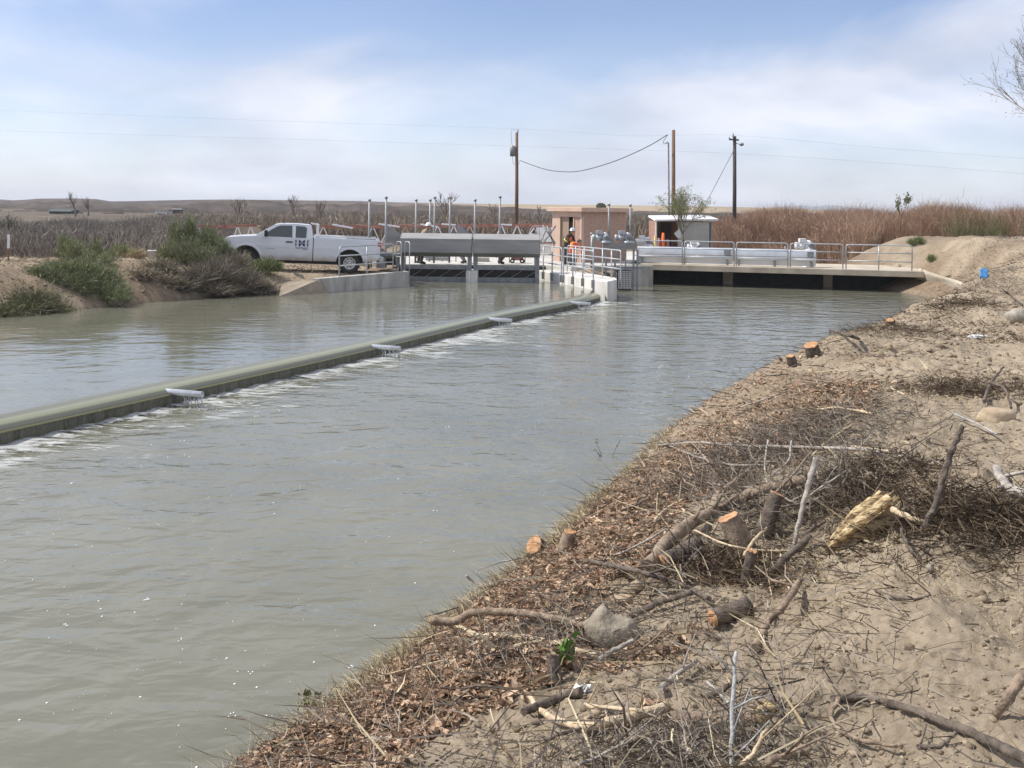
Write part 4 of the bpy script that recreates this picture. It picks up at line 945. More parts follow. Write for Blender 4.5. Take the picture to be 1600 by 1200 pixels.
def side_solid(nm, poly, mt, bev=.03, wf=hw, parent=truck, inner=None):
    bm = bmesh.new(); va = [bm.verts.new((x, 1, z)) for x, z in poly]; vb = [bm.verts.new((x, -1, z)) for x, z in poly]
    n = len(poly)
    bm.faces.new(va); bm.faces.new(vb[::-1])
    for i in range(n): bm.faces.new((va[i], vb[i], vb[(i + 1) % n], va[(i + 1) % n]))
    for zc in (.6, .8, 1.0, 1.18, 1.35, 1.45, 1.6, 1.75, 1.85): bmesh.ops.bisect_plane(bm, geom=bm.verts[:] + bm.edges[:] + bm.faces[:], plane_co=(0, 0, zc), plane_no=(0, 0, 1))
    for v in bm.verts: v.co.y *= wf(v.co.z)
    bmesh.ops.recalc_face_normals(bm, faces=bm.faces)
    me = bpy.data.meshes.new(nm); bm.to_mesh(me); bm.free(); me.materials.append(mt)
    o = bpy.data.objects.new(nm, me); C.objects.link(o); o.parent = parent; ORG[o.name] = Vector((0, 0, 0))
    if bev: b = o.modifiers.new('bevel', 'BEVEL'); b.width = bev; b.segments = 3; b.limit_method = 'ANGLE'; b.angle_limit = R(40)
    return o
RX, FX = 1.35, 5.40
body = [(2.80, .47)] + [(1.95, .47)] + [(x, z) for x, z in arc(RX, .44, .54, 3, 177)] + [(.50, .50), (.22, .58), (.16, .70), (.13, 1.33), (.20, 1.40), (2.78, 1.42), (2.80, 1.40)]
side_solid('cargo_bed', body, M['tpaint'])
fr = [(2.83, .46), (4.80, .46)] + [(x, z) for x, z in arc(FX, .44, .56, 177, 3)] + [(6.12, .50), (6.28, .55), (6.33, .80), (6.30, 1.02), (6.27, 1.22), (6.10, 1.30), (5.6, 1.36), (5.1, 1.40), (4.98, 1.41), (2.83, 1.41)]
fr = [(2.83, .46), (4.80, .46)] + arc(FX, .44, .56, 177, 3) + fr[2 + 13:]
side_solid('front_body', fr, M['tpaint'], .045)
cabp = [(2.83, 1.40), (5.08, 1.40), (4.72, 1.62), (4.32, 1.86), (4.10, 1.905), (3.5, 1.925), (2.98, 1.90), (2.90, 1.86)]
cab = side_solid('cab', cabp, M['tpaint'], .04)
def flank(nm, poly, mt, off=.012, parent=truck, both=True, th=.01):
    for s_ in ((1, -1) if both else (1,)):
        b = MB()
        a_ = [Vector((x, s_ * (hw(z) + off), z)) for x, z in poly]; c_ = [Vector((x, s_ * (hw(z) + off - th), z)) for x, z in poly]
        b.add(a_ + c_, [tuple(range(len(a_))), tuple(range(len(a_), 2 * len(a_)))[::-1]] + [(i, (i + 1) % len(a_), len(a_) + (i + 1) % len(a_), len(a_) + i) for i in range(len(a_))])
        b.build(nm, mt, parent, (0, 0, 0))
flank('front_window', [(3.64, 1.375), (4.68, 1.385), (4.66, 1.50), (4.52, 1.62), (4.24, 1.79), (4.12, 1.83), (3.66, 1.84)], M['glass'], .006)
flank('rear_window', [(3.10, 1.40), (3.13, 1.37), (3.50, 1.37), (3.52, 1.40), (3.52, 1.82), (3.48, 1.835), (3.16, 1.825), (3.08, 1.76)], M['glass'], .006)
# windshield
w0, w1 = hw(1.44) - .08, hw(1.84) - .06
MB().add([(5.055, w0, 1.44), (5.055, -w0, 1.44), (4.36, -w1, 1.865), (4.36, w1, 1.865)], [(0, 1, 2, 3)]).build('windshield', M['glass'], truck, (0, 0, 0))
MB().add([(2.885, w0 - .1, 1.5), (2.885, -w0 + .1, 1.5), (2.885, -w1 + .1, 1.82), (2.885, w1 - .1, 1.82)], [(0, 1, 2, 3)]).build('back_window', M['glass'], truck, (0, 0, 0))
# fender flares (raised arches)
for cx_, r_ in ((RX, .56), (FX, .58)):
    o_ = arc(cx_, .44, r_ + .10, 5, 175, 14); i_ = arc(cx_, .44, r_ - .02, 5, 175, 14)
    for s_ in (1, -1):
        b = MB(); vs = []
        for (a_, c_) in zip(o_, i_):
            vs += [(a_[0], s_ * (hw(a_[1]) - .002), a_[1]), ((a_[0] * .4 + c_[0] * .6), s_ * (hw(c_[1]) + .045), (a_[1] * .4 + c_[1] * .6)), (c_[0], s_ * (hw(c_[1]) + .045), c_[1]), (c_[0], s_ * (hw(c_[1]) - .12), c_[1])]
        b.add(vs, [(i * 4 + j, i * 4 + j + 1, i * 4 + j + 5, i * 4 + j + 4) for i in range(14) for j in range(3)], smooth=True); b.build('fender_flare', M['tpaint'], truck, (0, 0, 0))
    MB().box((cx_, 0, .72), (1.06, 1.6, .62)).build('wheel_well', M['blackpl'], truck, (0, 0, 0))
MB().box((3.2, 0, .42), (5.0, 1.5, .16)).build('chassis', M['blackpl'], truck, (0, 0, 0))
for x_ in (RX, FX):
    for s_ in (1, -1):
        wh_ = bpy.data.objects.new('wheel', None)
        C.objects.link(wh_); wh_.parent = truck; wh_.location = (x_, s_ * .84, .425); ORG[wh_.name] = Vector((0, 0, 0)); wh_.scale = (1, s_, 1)
        MB().lathe((0, -.13, 0), (0, 1, 0), [(.0, .27), (.0, .39), (.03, .42), (.10, .425), (.20, .425), (.25, .40), (.26, .33), (.25, .255), (.24, .25)], 32).build('tyre', M['rubber'], wh_, (0, 0, 0))
        b = MB(); b.lathe((0, .0, 0), (0, 1, 0), [(.10, .255), (.115, .24), (.06, .21), (.05, .12), (.08, .09), (.13, .085), (.14, .05), (.14, .0)], 24)
        for k in range(8):
            a_ = math.pi * 2 * k / 8; b.box((.165 * math.cos(a_), .054, .165 * math.sin(a_)), (.035, .01, .035))
        b.build('rim', M['chrome'], wh_, (0, 0, 0))
        b = MB()
        for k in range(8):
            a_ = math.pi * 2 * (k + .5) / 8; b.lathe((.165 * math.cos(a_), .06, .165 * math.sin(a_)), (0, 1, 0), [(0, .028), (.004, .028), (.004, .001)], 8)
        b.build('rim_holes', M['blackpl'], wh_, (0, 0, 0))
flank('door_handle', [(3.62, 1.17), (3.88, 1.17), (3.88, 1.22), (3.62, 1.22)], M['blackpl'], .03, th=.03)
for xs in ([(3.60, .52), (3.612, .52), (3.612, 1.36), (3.60, 1.36)], [(4.86, .9), (4.872, .9), (4.872, 1.36), (4.86, 1.36)], [(2.80, .50), (2.83, .50), (2.83, 1.40), (2.80, 1.40)]):
    flank('door_seam', xs, M['blackpl'], .003)
flank('badge', [(4.30, .90), (4.66, .90), (4.66, .925), (4.30, .925)], M['chrome'], .008)
# mirror
for s_ in (1, -1):
    mr_ = MB().box((4.66, s_ * 1.14, 1.50), (.13, .20, .26)).build('mirror', M['blackpl'], truck, (0, 0, 0), bevel=.03); MB().beam((4.66, s_ * .93, 1.42), (4.66, s_ * 1.1, 1.42), .06, .05).build('arm', M['blackpl'], mr_, (0, 0, 0))
    MB().box((.185, s_ * .90, 1.12), (.14, .16, .38)).build('tail_light', M['red'], truck, (0, 0, 0), bevel=.02)
    MB().box((6.21, s_ * .78, 1.02), (.18, .32, .20)).build('headlight', M['lens'], truck, (0, 0, 0), bevel=.03)
MB().box((.08, 0, .62), (.20, 1.86, .20)).build('rear_bumper', M['chrome'], truck, (0, 0, 0), bevel=.03)
MB().box((6.36, 0, .64), (.20, 1.92, .26)).build('front_bumper', M['chrome'], truck, (0, 0, 0), bevel=.05)
MB().box((6.30, 0, 1.02), (.08, 1.1, .30)).build('grille', M['blackpl'], truck, (0, 0, 0), bevel=.02)
# bed rail caps and rack
for s_ in (1, -1):
    MB().beam((.2, s_ * .90, 1.455), (2.75, s_ * .90, 1.455), .07, .05).build('bed_rail', M['white'], truck, (0, 0, 0))
MB().box((.9, -.1, 1.40), (1.2, 1.5, .06)).build('bed_floor', M['blackpl'], truck, (0, 0, 0))
rk = MB()
for s_ in (1, -1): rk.beam((2.64, s_ * .84, 1.42), (2.64, s_ * .80, 1.90), .07, .06)
rk.beam((2.64, -.82, 1.91), (2.64, .82, 1.91), .07, .05); rk.beam((2.64, -.82, 1.91), (2.9, -.82, 1.95), .05, .05); rk.beam((2.64, .82, 1.91), (2.9, .82, 1.95), .05, .05)
for k in range(7): rk.beam((2.64, -.7 + k * .233, 1.44), (2.64, -.7 + k * .233, 1.9), .02, .02)
rk.build('cab_rack', M['white'], truck, (0, 0, 0))
# door lettering
M['blue'] = mat('dark blue lettering', (.02, .03, .12), rough=.5)
def text(body, size, loc, rot, mt, parent, nm='lettering'):
    cu = bpy.data.curves.new(nm, 'FONT'); cu.body = body; cu.size = size; cu.align_x = 'CENTER'; cu.extrude = .002; cu.space_character = 1.25; cu.offset = .005
    cu.materials.append(mt); o = bpy.data.objects.new(nm, cu); C.objects.link(o)
    dg = bpy.context.evaluated_depsgraph_get(); dg.update(); me = bpy.data.meshes.new_from_object(o.evaluated_get(dg)); bpy.data.objects.remove(o)
    me.materials.clear(); me.materials.append(mt); o = bpy.data.objects.new(nm, me); C.objects.link(o); o.parent = parent; o.location = loc; o.rotation_euler = rot; return o
for z_, ch in ((1.04, 'IMI'),): text(ch, .36, (3.26, hw(1.17) + .018, z_), (R(90), 0, R(180)), M['blue'], truck)
for k, z_ in enumerate((1.155,)): flank('lettering_band', [(2.96, z_), (3.56, z_), (3.56, z_ + .02), (2.96, z_ + .02)], M['tpaint'], .024, both=False)
for (x0_, x1_, z_) in ((3.42, 3.50, .985), (3.20, 3.38, .985), (3.04, 3.16, .985), (3.30, 3.50, .945), (3.02, 3.26, .945), (3.05, 3.22, .91)):
    flank('small_lettering', [(x0_, z_), (x1_, z_), (x1_, z_ + .014), (x0_, z_ + .014)], M['blue'], .008, both=False)
MB().lathe((4.0, .2, 1.90), (0, 0, 1), [(0, .03), (.06, .012), (.07, .001)], 8).build('roof_antenna', M['blackpl'], truck, (0, 0, 0))

# ------------------------------------------------------------------ people
M['skin'] = mat('skin', (.45, .26, .18), rough=.6)
M['jeans'] = mat('dark work trousers', (.045, .05, .065), (.08, .085, .10), sc=8, rough=.9)
M['tan_cl'] = mat('tan work clothes', (.20, .16, .11), (.30, .25, .18), sc=8, rough=.9)
M['dk_cl'] = mat('dark brown work clothes', (.05, .04, .035), (.085, .07, .06), sc=8, rough=.9)
M['gr_cl'] = mat('grey work clothes', (.20, .20, .20), (.30, .30, .30), sc=8, rough=.9)
M['orange'] = mat('hi-vis orange cloth', (.80, .14, .04), (.88, .20, .06), sc=5, rough=.8)
M['yellow'] = mat('reflective yellow strip', (.75, .70, .15), rough=.5)
M['hat_w'] = mat('white helmet plastic', (.80, .80, .78), rough=.25)
M['hat_s'] = mat('silver helmet plastic', (.55, .60, .63), rough=.25, metal=.3)
def skin_mesh(nm, joints, edges, radii, mt, parent, sub=1):
    me = bpy.data.meshes.new(nm); me.from_pydata([tuple(j) for j in joints], edges, []); me.update()
    o = bpy.data.objects.new(nm, me); C.objects.link(o)
    o.modifiers.new('skin', 'SKIN'); ss = o.modifiers.new('sub', 'SUBSURF'); ss.levels = sub; ss.render_levels = sub
    for i, r in enumerate(radii): me.skin_vertices[0].data[i].radius = (r, r) if not isinstance(r, tuple) else r
    me.skin_vertices[0].data[0].use_root = True
    dg = bpy.context.evaluated_depsgraph_get(); dg.update(); ev = o.evaluated_get(dg); m2 = bpy.data.meshes.new_from_object(ev)
    bpy.data.objects.remove(o); m2.name = nm; m2.materials.clear(); m2.materials.append(mt)
    for p_ in m2.polygons: p_.use_smooth = True
    o2 = bpy.data.objects.new(nm, m2); C.objects.link(o2); o2.parent = parent; return o2
def person(label, loc, rz, pose, shirt, pants, vest=None, hat=None, s=1.0):
    root = thing('person', label, 'person', loc, 'people working on the gate deck', rz, local=True); root.scale = (s, s, s)
    J = pose      # dict joint -> (x,y,z), facing +x
    def seg(a, b_, f): return Vector(J[a]).lerp(Vector(J[b_]), f)
    js = ['pelvis', 'waist', 'chest', 'neck', 'head_b', 'lsh', 'lel', 'lwr', 'rsh', 'rel', 'rwr', 'lhip', 'lkn', 'lan', 'ltoe', 'rhip', 'rkn', 'ran', 'rtoe']
    J['head_b'] = tuple(Vector(J['neck']).lerp(Vector(J['head']), .6))
    pts = [Vector(J[k]) for k in js]; ix = {k: i for i, k in enumerate(js)}
    E = [('pelvis', 'waist'), ('waist', 'chest'), ('chest', 'neck'), ('neck', 'head_b'), ('chest', 'lsh'), ('lsh', 'lel'), ('lel', 'lwr'), ('chest', 'rsh'), ('rsh', 'rel'), ('rel', 'rwr'), ('pelvis', 'lhip'), ('lhip', 'lkn'), ('lkn', 'lan'), ('lan', 'ltoe'), ('pelvis', 'rhip'), ('rhip', 'rkn'), ('rkn', 'ran'), ('ran', 'rtoe')]
    rad_ = [.15, .145, .165, .07, .055, .085, .058, .042, .085, .058, .042, .115, .085, .060, .05, .115, .085, .060, .05]
    skin_mesh('body', pts, [(ix[a], ix[b_]) for a, b_ in E], rad_, shirt, root)
    # trousers follow the legs
    tp_ = ['pelvis', 'lhip', 'lkn', 'lan', 'rhip', 'rkn', 'ran', 'waist']; it = {k: i for i, k in enumerate(tp_)}
    tpts = [Vector(J[k]) for k in tp_]; tpts[7] = Vector(J['pelvis']).lerp(Vector(J['waist']), .35)
    skin_mesh('trousers', tpts, [(0, 1), (1, 2), (2, 3), (0, 4), (4, 5), (5, 6), (0, 7)], [.17, .13, .10, .078, .13, .10, .078, .165], pants, root)
    hd = Vector(J['head'])
    b = MB(); b.ball(hd, .105, 14, (1.05, .85, 1.2)); b.ball(hd + Vector((.112, 0, -.01)), .02, 6, (1, .7, 1.3))
    for s_ in (1, -1): b.ball(hd + Vector((.0, s_ * .09, -.01)), .028, 6, (.7, .4, 1.2))
    b.build('head', M['skin'], root, (0, 0, 0))
    fb = MB()
    for s_ in (1, -1): fb.ball(hd + Vector((.098, s_ * .036, .02)), .012, 6)
    fb.box(hd + Vector((.104, 0, -.055)), (.01, .045, .008)); fb.build('face_features', M['blackpl'], root, (0, 0, 0))
    for a, e in (('lwr', 'lel'), ('rwr', 'rel')):
        w_ = Vector(J[a]); d_ = (w_ - Vector(J[e])).normalized(); h_ = MB(); h_.ball(w_ + d_ * .07, .042, 8, (1, .7, 1.1))
        sd_ = d_.orthogonal().normalized(); 
        for k in range(4): h_.tube([w_ + d_ * .09 + sd_ * (.025 * (k - 1.5) * .9), w_ + d_ * (.145 - .006 * abs(k - 1.3)) + sd_ * (.022 * (k - 1.5)), w_ + d_ * (.165) + sd_ * (.02 * (k - 1.5)) + d_.cross(sd_) * .025], [.011, .0095, .007], 5)
        h_.tube([w_ + d_ * .05 + sd_ * .03, w_ + d_ * .09 + sd_ * .065, w_ + d_ * .12 + sd_ * .07], [.013, .011, .008], 5)
        h_.build('hand', M['skin'], root, (0, 0, 0))
    for a, e in (('lan', 'ltoe'), ('ran', 'rtoe')):
        p_ = Vector(J[a]); q_ = Vector(J[e]); MB().tube([p_ + Vector((-.08, 0, -.02)), p_ + Vector((.02, 0, -.005)), q_, q_ + (q_ - p_).normalized() * .04], [.055, .062, .05, .03], 8).build('boot', M['blackpl'], root, (0, 0, 0))
    if vest:
        vp = [Vector(J['waist']), Vector(J['chest']), Vector(J['neck']).lerp(Vector(J['chest']), .45), Vector(J['lsh']).lerp(Vector(J['chest']), .35), Vector(J['rsh']).lerp(Vector(J['chest']), .35)]
        v_ = skin_mesh('vest', vp, [(0, 1), (1, 2), (1, 3), (1, 4)], [.175, .195, .11, .115, .115], vest, root)
        c_ = Vector(J['waist']).lerp(Vector(J['chest']), .5); ax = (Vector(J['chest']) - Vector(J['waist'])).normalized()
        MB().lathe(c_, ax, [(-.03, .19), (-.03, .20), (.03, .20), (.03, .19)], 14).build('reflective_band', M['yellow'], root, (0, 0, 0))
    if hat:
        b = MB(); up_ = Vector((0, 0, 1)); b.lathe(hd + Vector((0, 0, .045)), (0, 0, 1), [(.0, .165), (.008, .168), (.016, .128), (.05, .13), (.09, .112), (.125, .07), (.14, .0)], 18); b.beam(hd + Vector((-.09, 0, .178)), hd + Vector((.09, 0, .178)), .03, .02)
        b.build('hard_hat', hat, root, (0, 0, 0))
    else:
        b = MB(); b.ball(hd + Vector((-.012, 0, .03)), .112, 12, (1, .9, 1.1)); b.build('hair', M['blackpl'], root, (0, 0, 0))
    return root
stoop = dict(pelvis=(0, 0, .95), waist=(.06, 0, 1.10), chest=(.20, 0, 1.34), neck=(.30, 0, 1.50), head=(.38, 0, 1.62), lsh=(.22, .20, 1.42), lel=(.32, .25, 1.16), lwr=(.48, .18, 1.00), rsh=(.22, -.20, 1.42), rel=(.34, -.25, 1.17), rwr=(.5, -.16, 1.0),
             lhip=(0, .10, .90), lkn=(.05, .12, .50), lan=(-.02, .12, .10), ltoe=(.14, .13, .04), rhip=(0, -.10, .90), rkn=(.09, -.12, .50), ran=(.04, -.12, .10), rtoe=(.2, -.13, .04))
crouch = dict(pelvis=(-.12, 0, .42), waist=(-.05, 0, .58), chest=(.08, 0, .84), neck=(.16, 0, 1.0), head=(.24, 0, 1.13), lsh=(.10, .20, .92), lel=(.26, .25, .66), lwr=(.48, .16, .50), rsh=(.10, -.20, .92), rel=(.28, -.25, .66), rwr=(.50, -.12, .50),
              lhip=(-.10, .11, .40), lkn=(.30, .20, .52), lan=(.10, .18, .10), ltoe=(.25, .20, .04), rhip=(-.10, -.11, .40), rkn=(.32, -.18, .50), ran=(.02, -.16, .12), rtoe=(.17, -.17, .04))
bent = dict(pelvis=(-.1, 0, .86), waist=(.0, 0, 1.0), chest=(.24, 0, 1.16), neck=(.40, 0, 1.22), head=(.52, 0, 1.24), lsh=(.28, .20, 1.18), lel=(.36, .24, .92), lwr=(.5, .16, .70), rsh=(.28, -.20, 1.18), rel=(.38, -.24, .92), rwr=(.52, -.14, .7),
            lhip=(-.1, .10, .82), lkn=(.02, .12, .47), lan=(-.06, .12, .10), ltoe=(.1, .13, .04), rhip=(-.1, -.10, .82), rkn=(.06, -.12, .47), ran=(.02, -.12, .10), rtoe=(.18, -.13, .04))
q = P(656, 423, 43.3); person('person in a white hard hat and tan clothes stooping behind the left gate', (q.x - .1, 43.35 + .9, .93), R(20), dict(stoop), M['tan_cl'], M['dk_cl'], None, M['hat_w'])
q = P(779, 423, 45.2); person('person in dark trousers and orange vest crouching behind the right gate', (q.x, 45.0, .93), R(10), dict(crouch), M['dk_cl'], M['jeans'], M['orange'], None)
q = P(731, 423, 45.2); person('person in grey crouching behind the pier between the gates', (q.x - .1, 45.3, .93), R(200), dict(crouch), M['gr_cl'], M['gr_cl'], None, M['hat_w'], .9)
q = P(884, 420, 45.0); person('person in a silver hard hat and orange vest standing by the building door', (q.x, 45.3, .80), R(-40), dict(stoop), M['dk_cl'], M['dk_cl'], M['orange'], M['hat_s'], .98)
q = P(896, 420, 44.3); person('person in an orange vest bending over beside the divider railing', (q.x, 44.9, .72), R(-60), dict(bent), M['orange'], M['jeans'], M['orange'], None, .98)
M['pink'] = mat('faded pink primer', (.42, .30, .27), (.55, .43, .40), rough=.8)
# ------------------------------------------------------------------ rusty truss on the deck behind the gates
def truss(name, label, px0, px1, y0, y1, d0, d1, seed, nseg, group=None):
    random.seed(seed)
    a = P(px0, y0, d0); e = P(px1, y1, d1); a2 = Vector((a.x, a.y, a.z - .95)); e2 = Vector((e.x, e.y, e.z - .95))
    root = thing(name, label, 'truss', (a.x, a.y, .9)); off = Vector((0, 1.0, 0))
    MB().beam(a, e, .10, .11).build('top_chord', M['redrust'], root)
    MB().beam(a + off + Vector((0, 0, -.12)), e + off + Vector((0, 0, -.12)), .08, .07).build('top_chord', M['rust'], root)
    MB().beam(a2, e2, .09, .09).build('bottom_chord', M['rust'], root)
    for k in range(nseg):
        f0 = k / nseg; f1 = (k + .5) / nseg; f2 = (k + 1) / nseg
        mt = M['white'] if k % 4 in (0, 3) else (M['pink'] if k % 4 == 1 else M['rust'])
        MB().beam(a2.lerp(e2, f0), a.lerp(e, f1), .055, .05).build('diagonal', mt, root); MB().beam(a.lerp(e, f1), a2.lerp(e2, f2), .055, .05).build('diagonal', mt, root)
    for k in range(4):
        p_ = a2.lerp(e2, (k + .5) / 4); MB().box((p_.x, p_.y + .3, (p_.z + .8) / 2), (.12, .8, max(.1, p_.z - .8))).build('support', M['galv_dk'], root)
    return root, a, e
tr1, ta, te = truss('steel_truss', 'long rusty steel truss with pale diagonals lying behind the gates', 492, 869, 353.5, 351, 52, 54, 3, 15)
def plank(x0, y0, x1, y1, d, mt, label, nm='plank'):
    a = P(x0, y0, d); e = P(x1, y1, d); o = MB().beam(a, e, .32, .07).build(nm, mt, None, a); tag(o, label, 'plank'); return o
plank(520, 351, 551, 356.5, 51.6, M['bluew'], 'blue and white plank tilted on the truss behind the truck bed')
plank(556, 351.5, 590, 356, 51.6, M['redrust'], 'faded red plank lying on the truss left of the tall stem poles')
plank(592, 350, 624, 354.5, 51.6, M['bluew'], 'blue and white plank on the truss behind the raised gate fin')
plank(625, 351.5, 652, 353.5, 51.8, M['rust'], 'rusty brown plank on the truss just left of the white hard hat')
plank(657, 350.5, 684, 354.5, 51.8, M['bluew'], 'pale plank on the truss just right of the white hard hat')
plank(781, 350.5, 800, 351.5, 52.6, M['bluew'], 'white plank on the truss beside the wooden pole base')
plank(690, 350, 712, 351.5, 52.0, M['bluew'], 'white plank on the truss left of the raised gate fins')
tr2, _, _ = truss('pipe_rack', 'low rack of rusty pipes seen over the pickup hood', 300, 402, 353.5, 352.5, 50, 50, 4, 5)
plank(372, 351.5, 385, 351, 49.5, M['redrust'], 'red plank on the pipe rack above the pickup hood')
a = P(382, 358, 51); MB_ = MB().box((a.x + .2, 51, a.z - .1), (1.1, .6, .55)); tag(MB_.build('crate', M['conc_tan'], None, (a.x, 51, a.z - .4), bevel=.02), 'tan crate under the pipe rack beyond the pickup hood', 'crate')
a = P(345, 362, 51.2); MB_ = MB().box((a.x, 51.4, a.z - .2), (2.4, .5, .9)); tag(MB_.build('panel', M['galv_dk'], None, (a.x, 51.2, a.z - .4), bevel=.02), 'grey blue panel under the pipe rack beyond the pickup hood', 'panel')
# crossed pipe frame left of the building
cf = thing('cross_frame', 'crossed grey pipe frame beside the left wall of the building', 'pipe frame', P(858, 400, 48))
for (x0, y0, x1, y1) in ((848, 352, 868, 381), (868, 353, 848, 381), (855, 353, 866, 385)):
    MB().tube([P(x0, y0, 48), P(x1, y1, 48)], .04, 6).build('pipe', M['galv_dk'], cf)
# box van behind
def box_van():
    q = P(847, 385, 58); r0 = thing('box_van', 'white box van parked beyond the truss left of the building', 'van', (q.x, 58, .9))
    X = lambda px: P(px, 0, 58).x; Zp = lambda py: P(850, py, 58).z
    cabp_ = [(831, 372), (832, 366), (840, 354), (848, 352.5), (848, 385), (831, 385)]
    def ext(poly, y0, y1, nm, mt): return MB().prism([Vector((X(a), 0, Zp(b_))) for a, b_ in poly], Vector((0, y0, 0)), Vector((0, y1, 0))).build(nm, mt, r0, bevel=.03)
    ext(cabp_, 58, 59.9, 'cab', M['white']); ext([(848.5, 350.5), (878, 350.5), (878, 385), (848.5, 385)], 57.95, 60, 'cargo_box', M['white'])
    ext([(834, 365), (840, 355.5), (842.5, 355.5), (841, 365)], 57.97, 58.03, 'door_window', M['glass']); ext([(830.8, 366), (832.5, 363.5), (839, 355), (838, 356)], 58.1, 59.8, 'windshield', M['glass'])
    ext([(829, 379), (832, 379), (832, 384), (829, 384)], 58, 59.9, 'bumper', M['galv_dk'])
    for px in (838, 868):
        c_ = Vector((X(px), 58.0, 1.25)); MB().lathe(c_, (0, 1, 0), [(-.02, .1), (-.02, .38), (.25, .38), (.25, .1)], 18).build('wheel', M['rubber'], r0)
    MB().box((X(842.5), 57.9, Zp(367)), (.08, .12, .3)).build('mirror', M['blackpl'], r0)
box_van()
# white shed / trailer on the right
def shed():
    q = P(1075, 385, 58); r0 = thing('shed', 'old white shed with open end and flat roof behind the green tree', 'shed', (q.x, 58, .8))
    X = lambda px, d=58: P(px, 0, d).x; Zp = lambda py, d=58: P(1075, py, d).z
    def ext(x0, x1, y0, y1, d0, d1, nm, mt): return MB().box(((X(x0) + X(x1)) / 2, (d0 + d1) / 2, (Zp(y0) + Zp(y1)) / 2), (abs(X(x1) - X(x0)), d1 - d0, abs(Zp(y0) - Zp(y1)))).build(nm, mt, r0, bevel=.01)
    ext(1028.5, 1031, 345, 388, 58, 58.12, 'post', M['white']); ext(1028.5, 1044, 343, 345.5, 58, 58.12, 'lintel', M['white'])
    ext(1029, 1118, 346, 390, 60.8, 60.9, 'back_wall', M['rust']); ext(1028.8, 1029.6, 346, 390, 58.2, 60.8, 'side_wall', M['rust'])
    M['shedw'] = mat('dusty off-white siding', (.42, .41, .38), (.52, .51, .48), sc=1.5, rough=.8)
    ext(1064, 1113, 346.5, 390, 58, 58.1, 'wall', M['shedw']); ext(1118, 1123, 346.5, 390, 58.9, 59, 'wall', M['shedw'])
    ext(1113, 1118, 347, 390, 58.6, 58.7, 'doorway_shade', M['dark'])  # near-black sheet painted as the shade inside the opening
    MB().prism([Vector((X(1027), 57.8, Zp(346.3))), Vector((X(1126), 57.8, Zp(344))), Vector((X(1124), 61, Zp(341) + .1)), Vector((X(1028), 61, Zp(343) + .1))], Vector((0, 0, 0)), Vector((0, 0, .09))).build('roof', M['white'], r0)
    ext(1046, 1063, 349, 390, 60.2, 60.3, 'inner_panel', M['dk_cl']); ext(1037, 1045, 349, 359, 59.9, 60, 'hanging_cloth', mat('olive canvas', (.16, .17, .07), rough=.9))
    MB().prism([P(1053, 365, 57.9), P(1064, 355, 57.9), P(1064, 372, 57.9), P(1059, 372, 57.9)], Vector((0, 0, 0)), Vector((0, .04, 0))).build('awning_flap', M['white'], r0)
shed()
for k, (x_, lab) in enumerate(((1023, 'thin yellow marker stake near the shed'), (1029.5, 'orange traffic barrel-like stack left of the shed post'), (1036, 'taller orange stack inside the open end of the shed'), (1043, 'low orange stack right of the others by the shed'))):
    q = P(x_, 388, 57.0); top = (369, 372, 364, 374)[k]; zt_ = P(x_, top, 57).z
    if k == 0: tag(MB().tube([(q.x, 57, .8), (q.x, 57, zt_)], .03, 6).build('stake', M['yellow'], None, (q.x, 57, .8)), lab, 'stake')
    else: tag(MB().lathe((q.x, 57, .8), (0, 0, 1), [(0, .17), (.05, .17), (.06, .12), ((zt_ - .8) * .6, .11), (zt_ - .8, .07), (zt_ - .79, .01)], 12).build('barricade', M['orange'] if k == 2 else M['redrust'], None, (q.x, 57, .8)), ['', 'dull red cone-like stand left of the white shed post', 'taller orange cone in front of the open shed end', 'low dull red cone right of the orange one'][k], 'cone')
# ------------------------------------------------------------------ left side small things
q = hit(13, 408); sg = thing('sign', 'thin post with a narrow pale marker plate at the far left', 'sign', q)
zt_ = P(13, 371, q.y).z
MB().tube([q, Vector((q.x, q.y, zt_ + .1))], .03, 8).build('post', M['rust'], sg)
zz = P(13, 388, q.y).z; MB().box((q.x + .02, q.y - .04, (zt_ + .1 + zz) / 2), (.09, .02, abs(zt_ + .1 - zz))).build('plate', M['white'], sg, bevel=.004)
q = P(237.5, 399, 40); q.z = tz(q.x, 40) ; zt_ = P(237.5, 391, 40).z
b = MB(); r_ = .16; hgt = .34; q.z = max(q.z, zt_ - hgt) if False else zt_ - hgt
bk = thing('bucket', 'white plastic bucket standing on the left bank', 'bucket', q); b.lathe(q, (0, 0, 1), [(0, .001), (0, r_ * .85), (hgt, r_), (hgt, r_ * 1.08), (hgt - .03, r_ * 1.08), (hgt - .03, r_ * .99)], 18); b.build('pail', M['white'], bk)
MB().tube([q + Vector((r_, 0, hgt - .02)), q + Vector((r_ * .8, -.12, hgt - .12)), q + Vector((0, -.18, hgt - .18)), q + Vector((-r_ * .8, -.12, hgt - .12)), q + Vector((-r_, 0, hgt - .02))], .005, 4).build('handle', M['galv_dk'], bk)
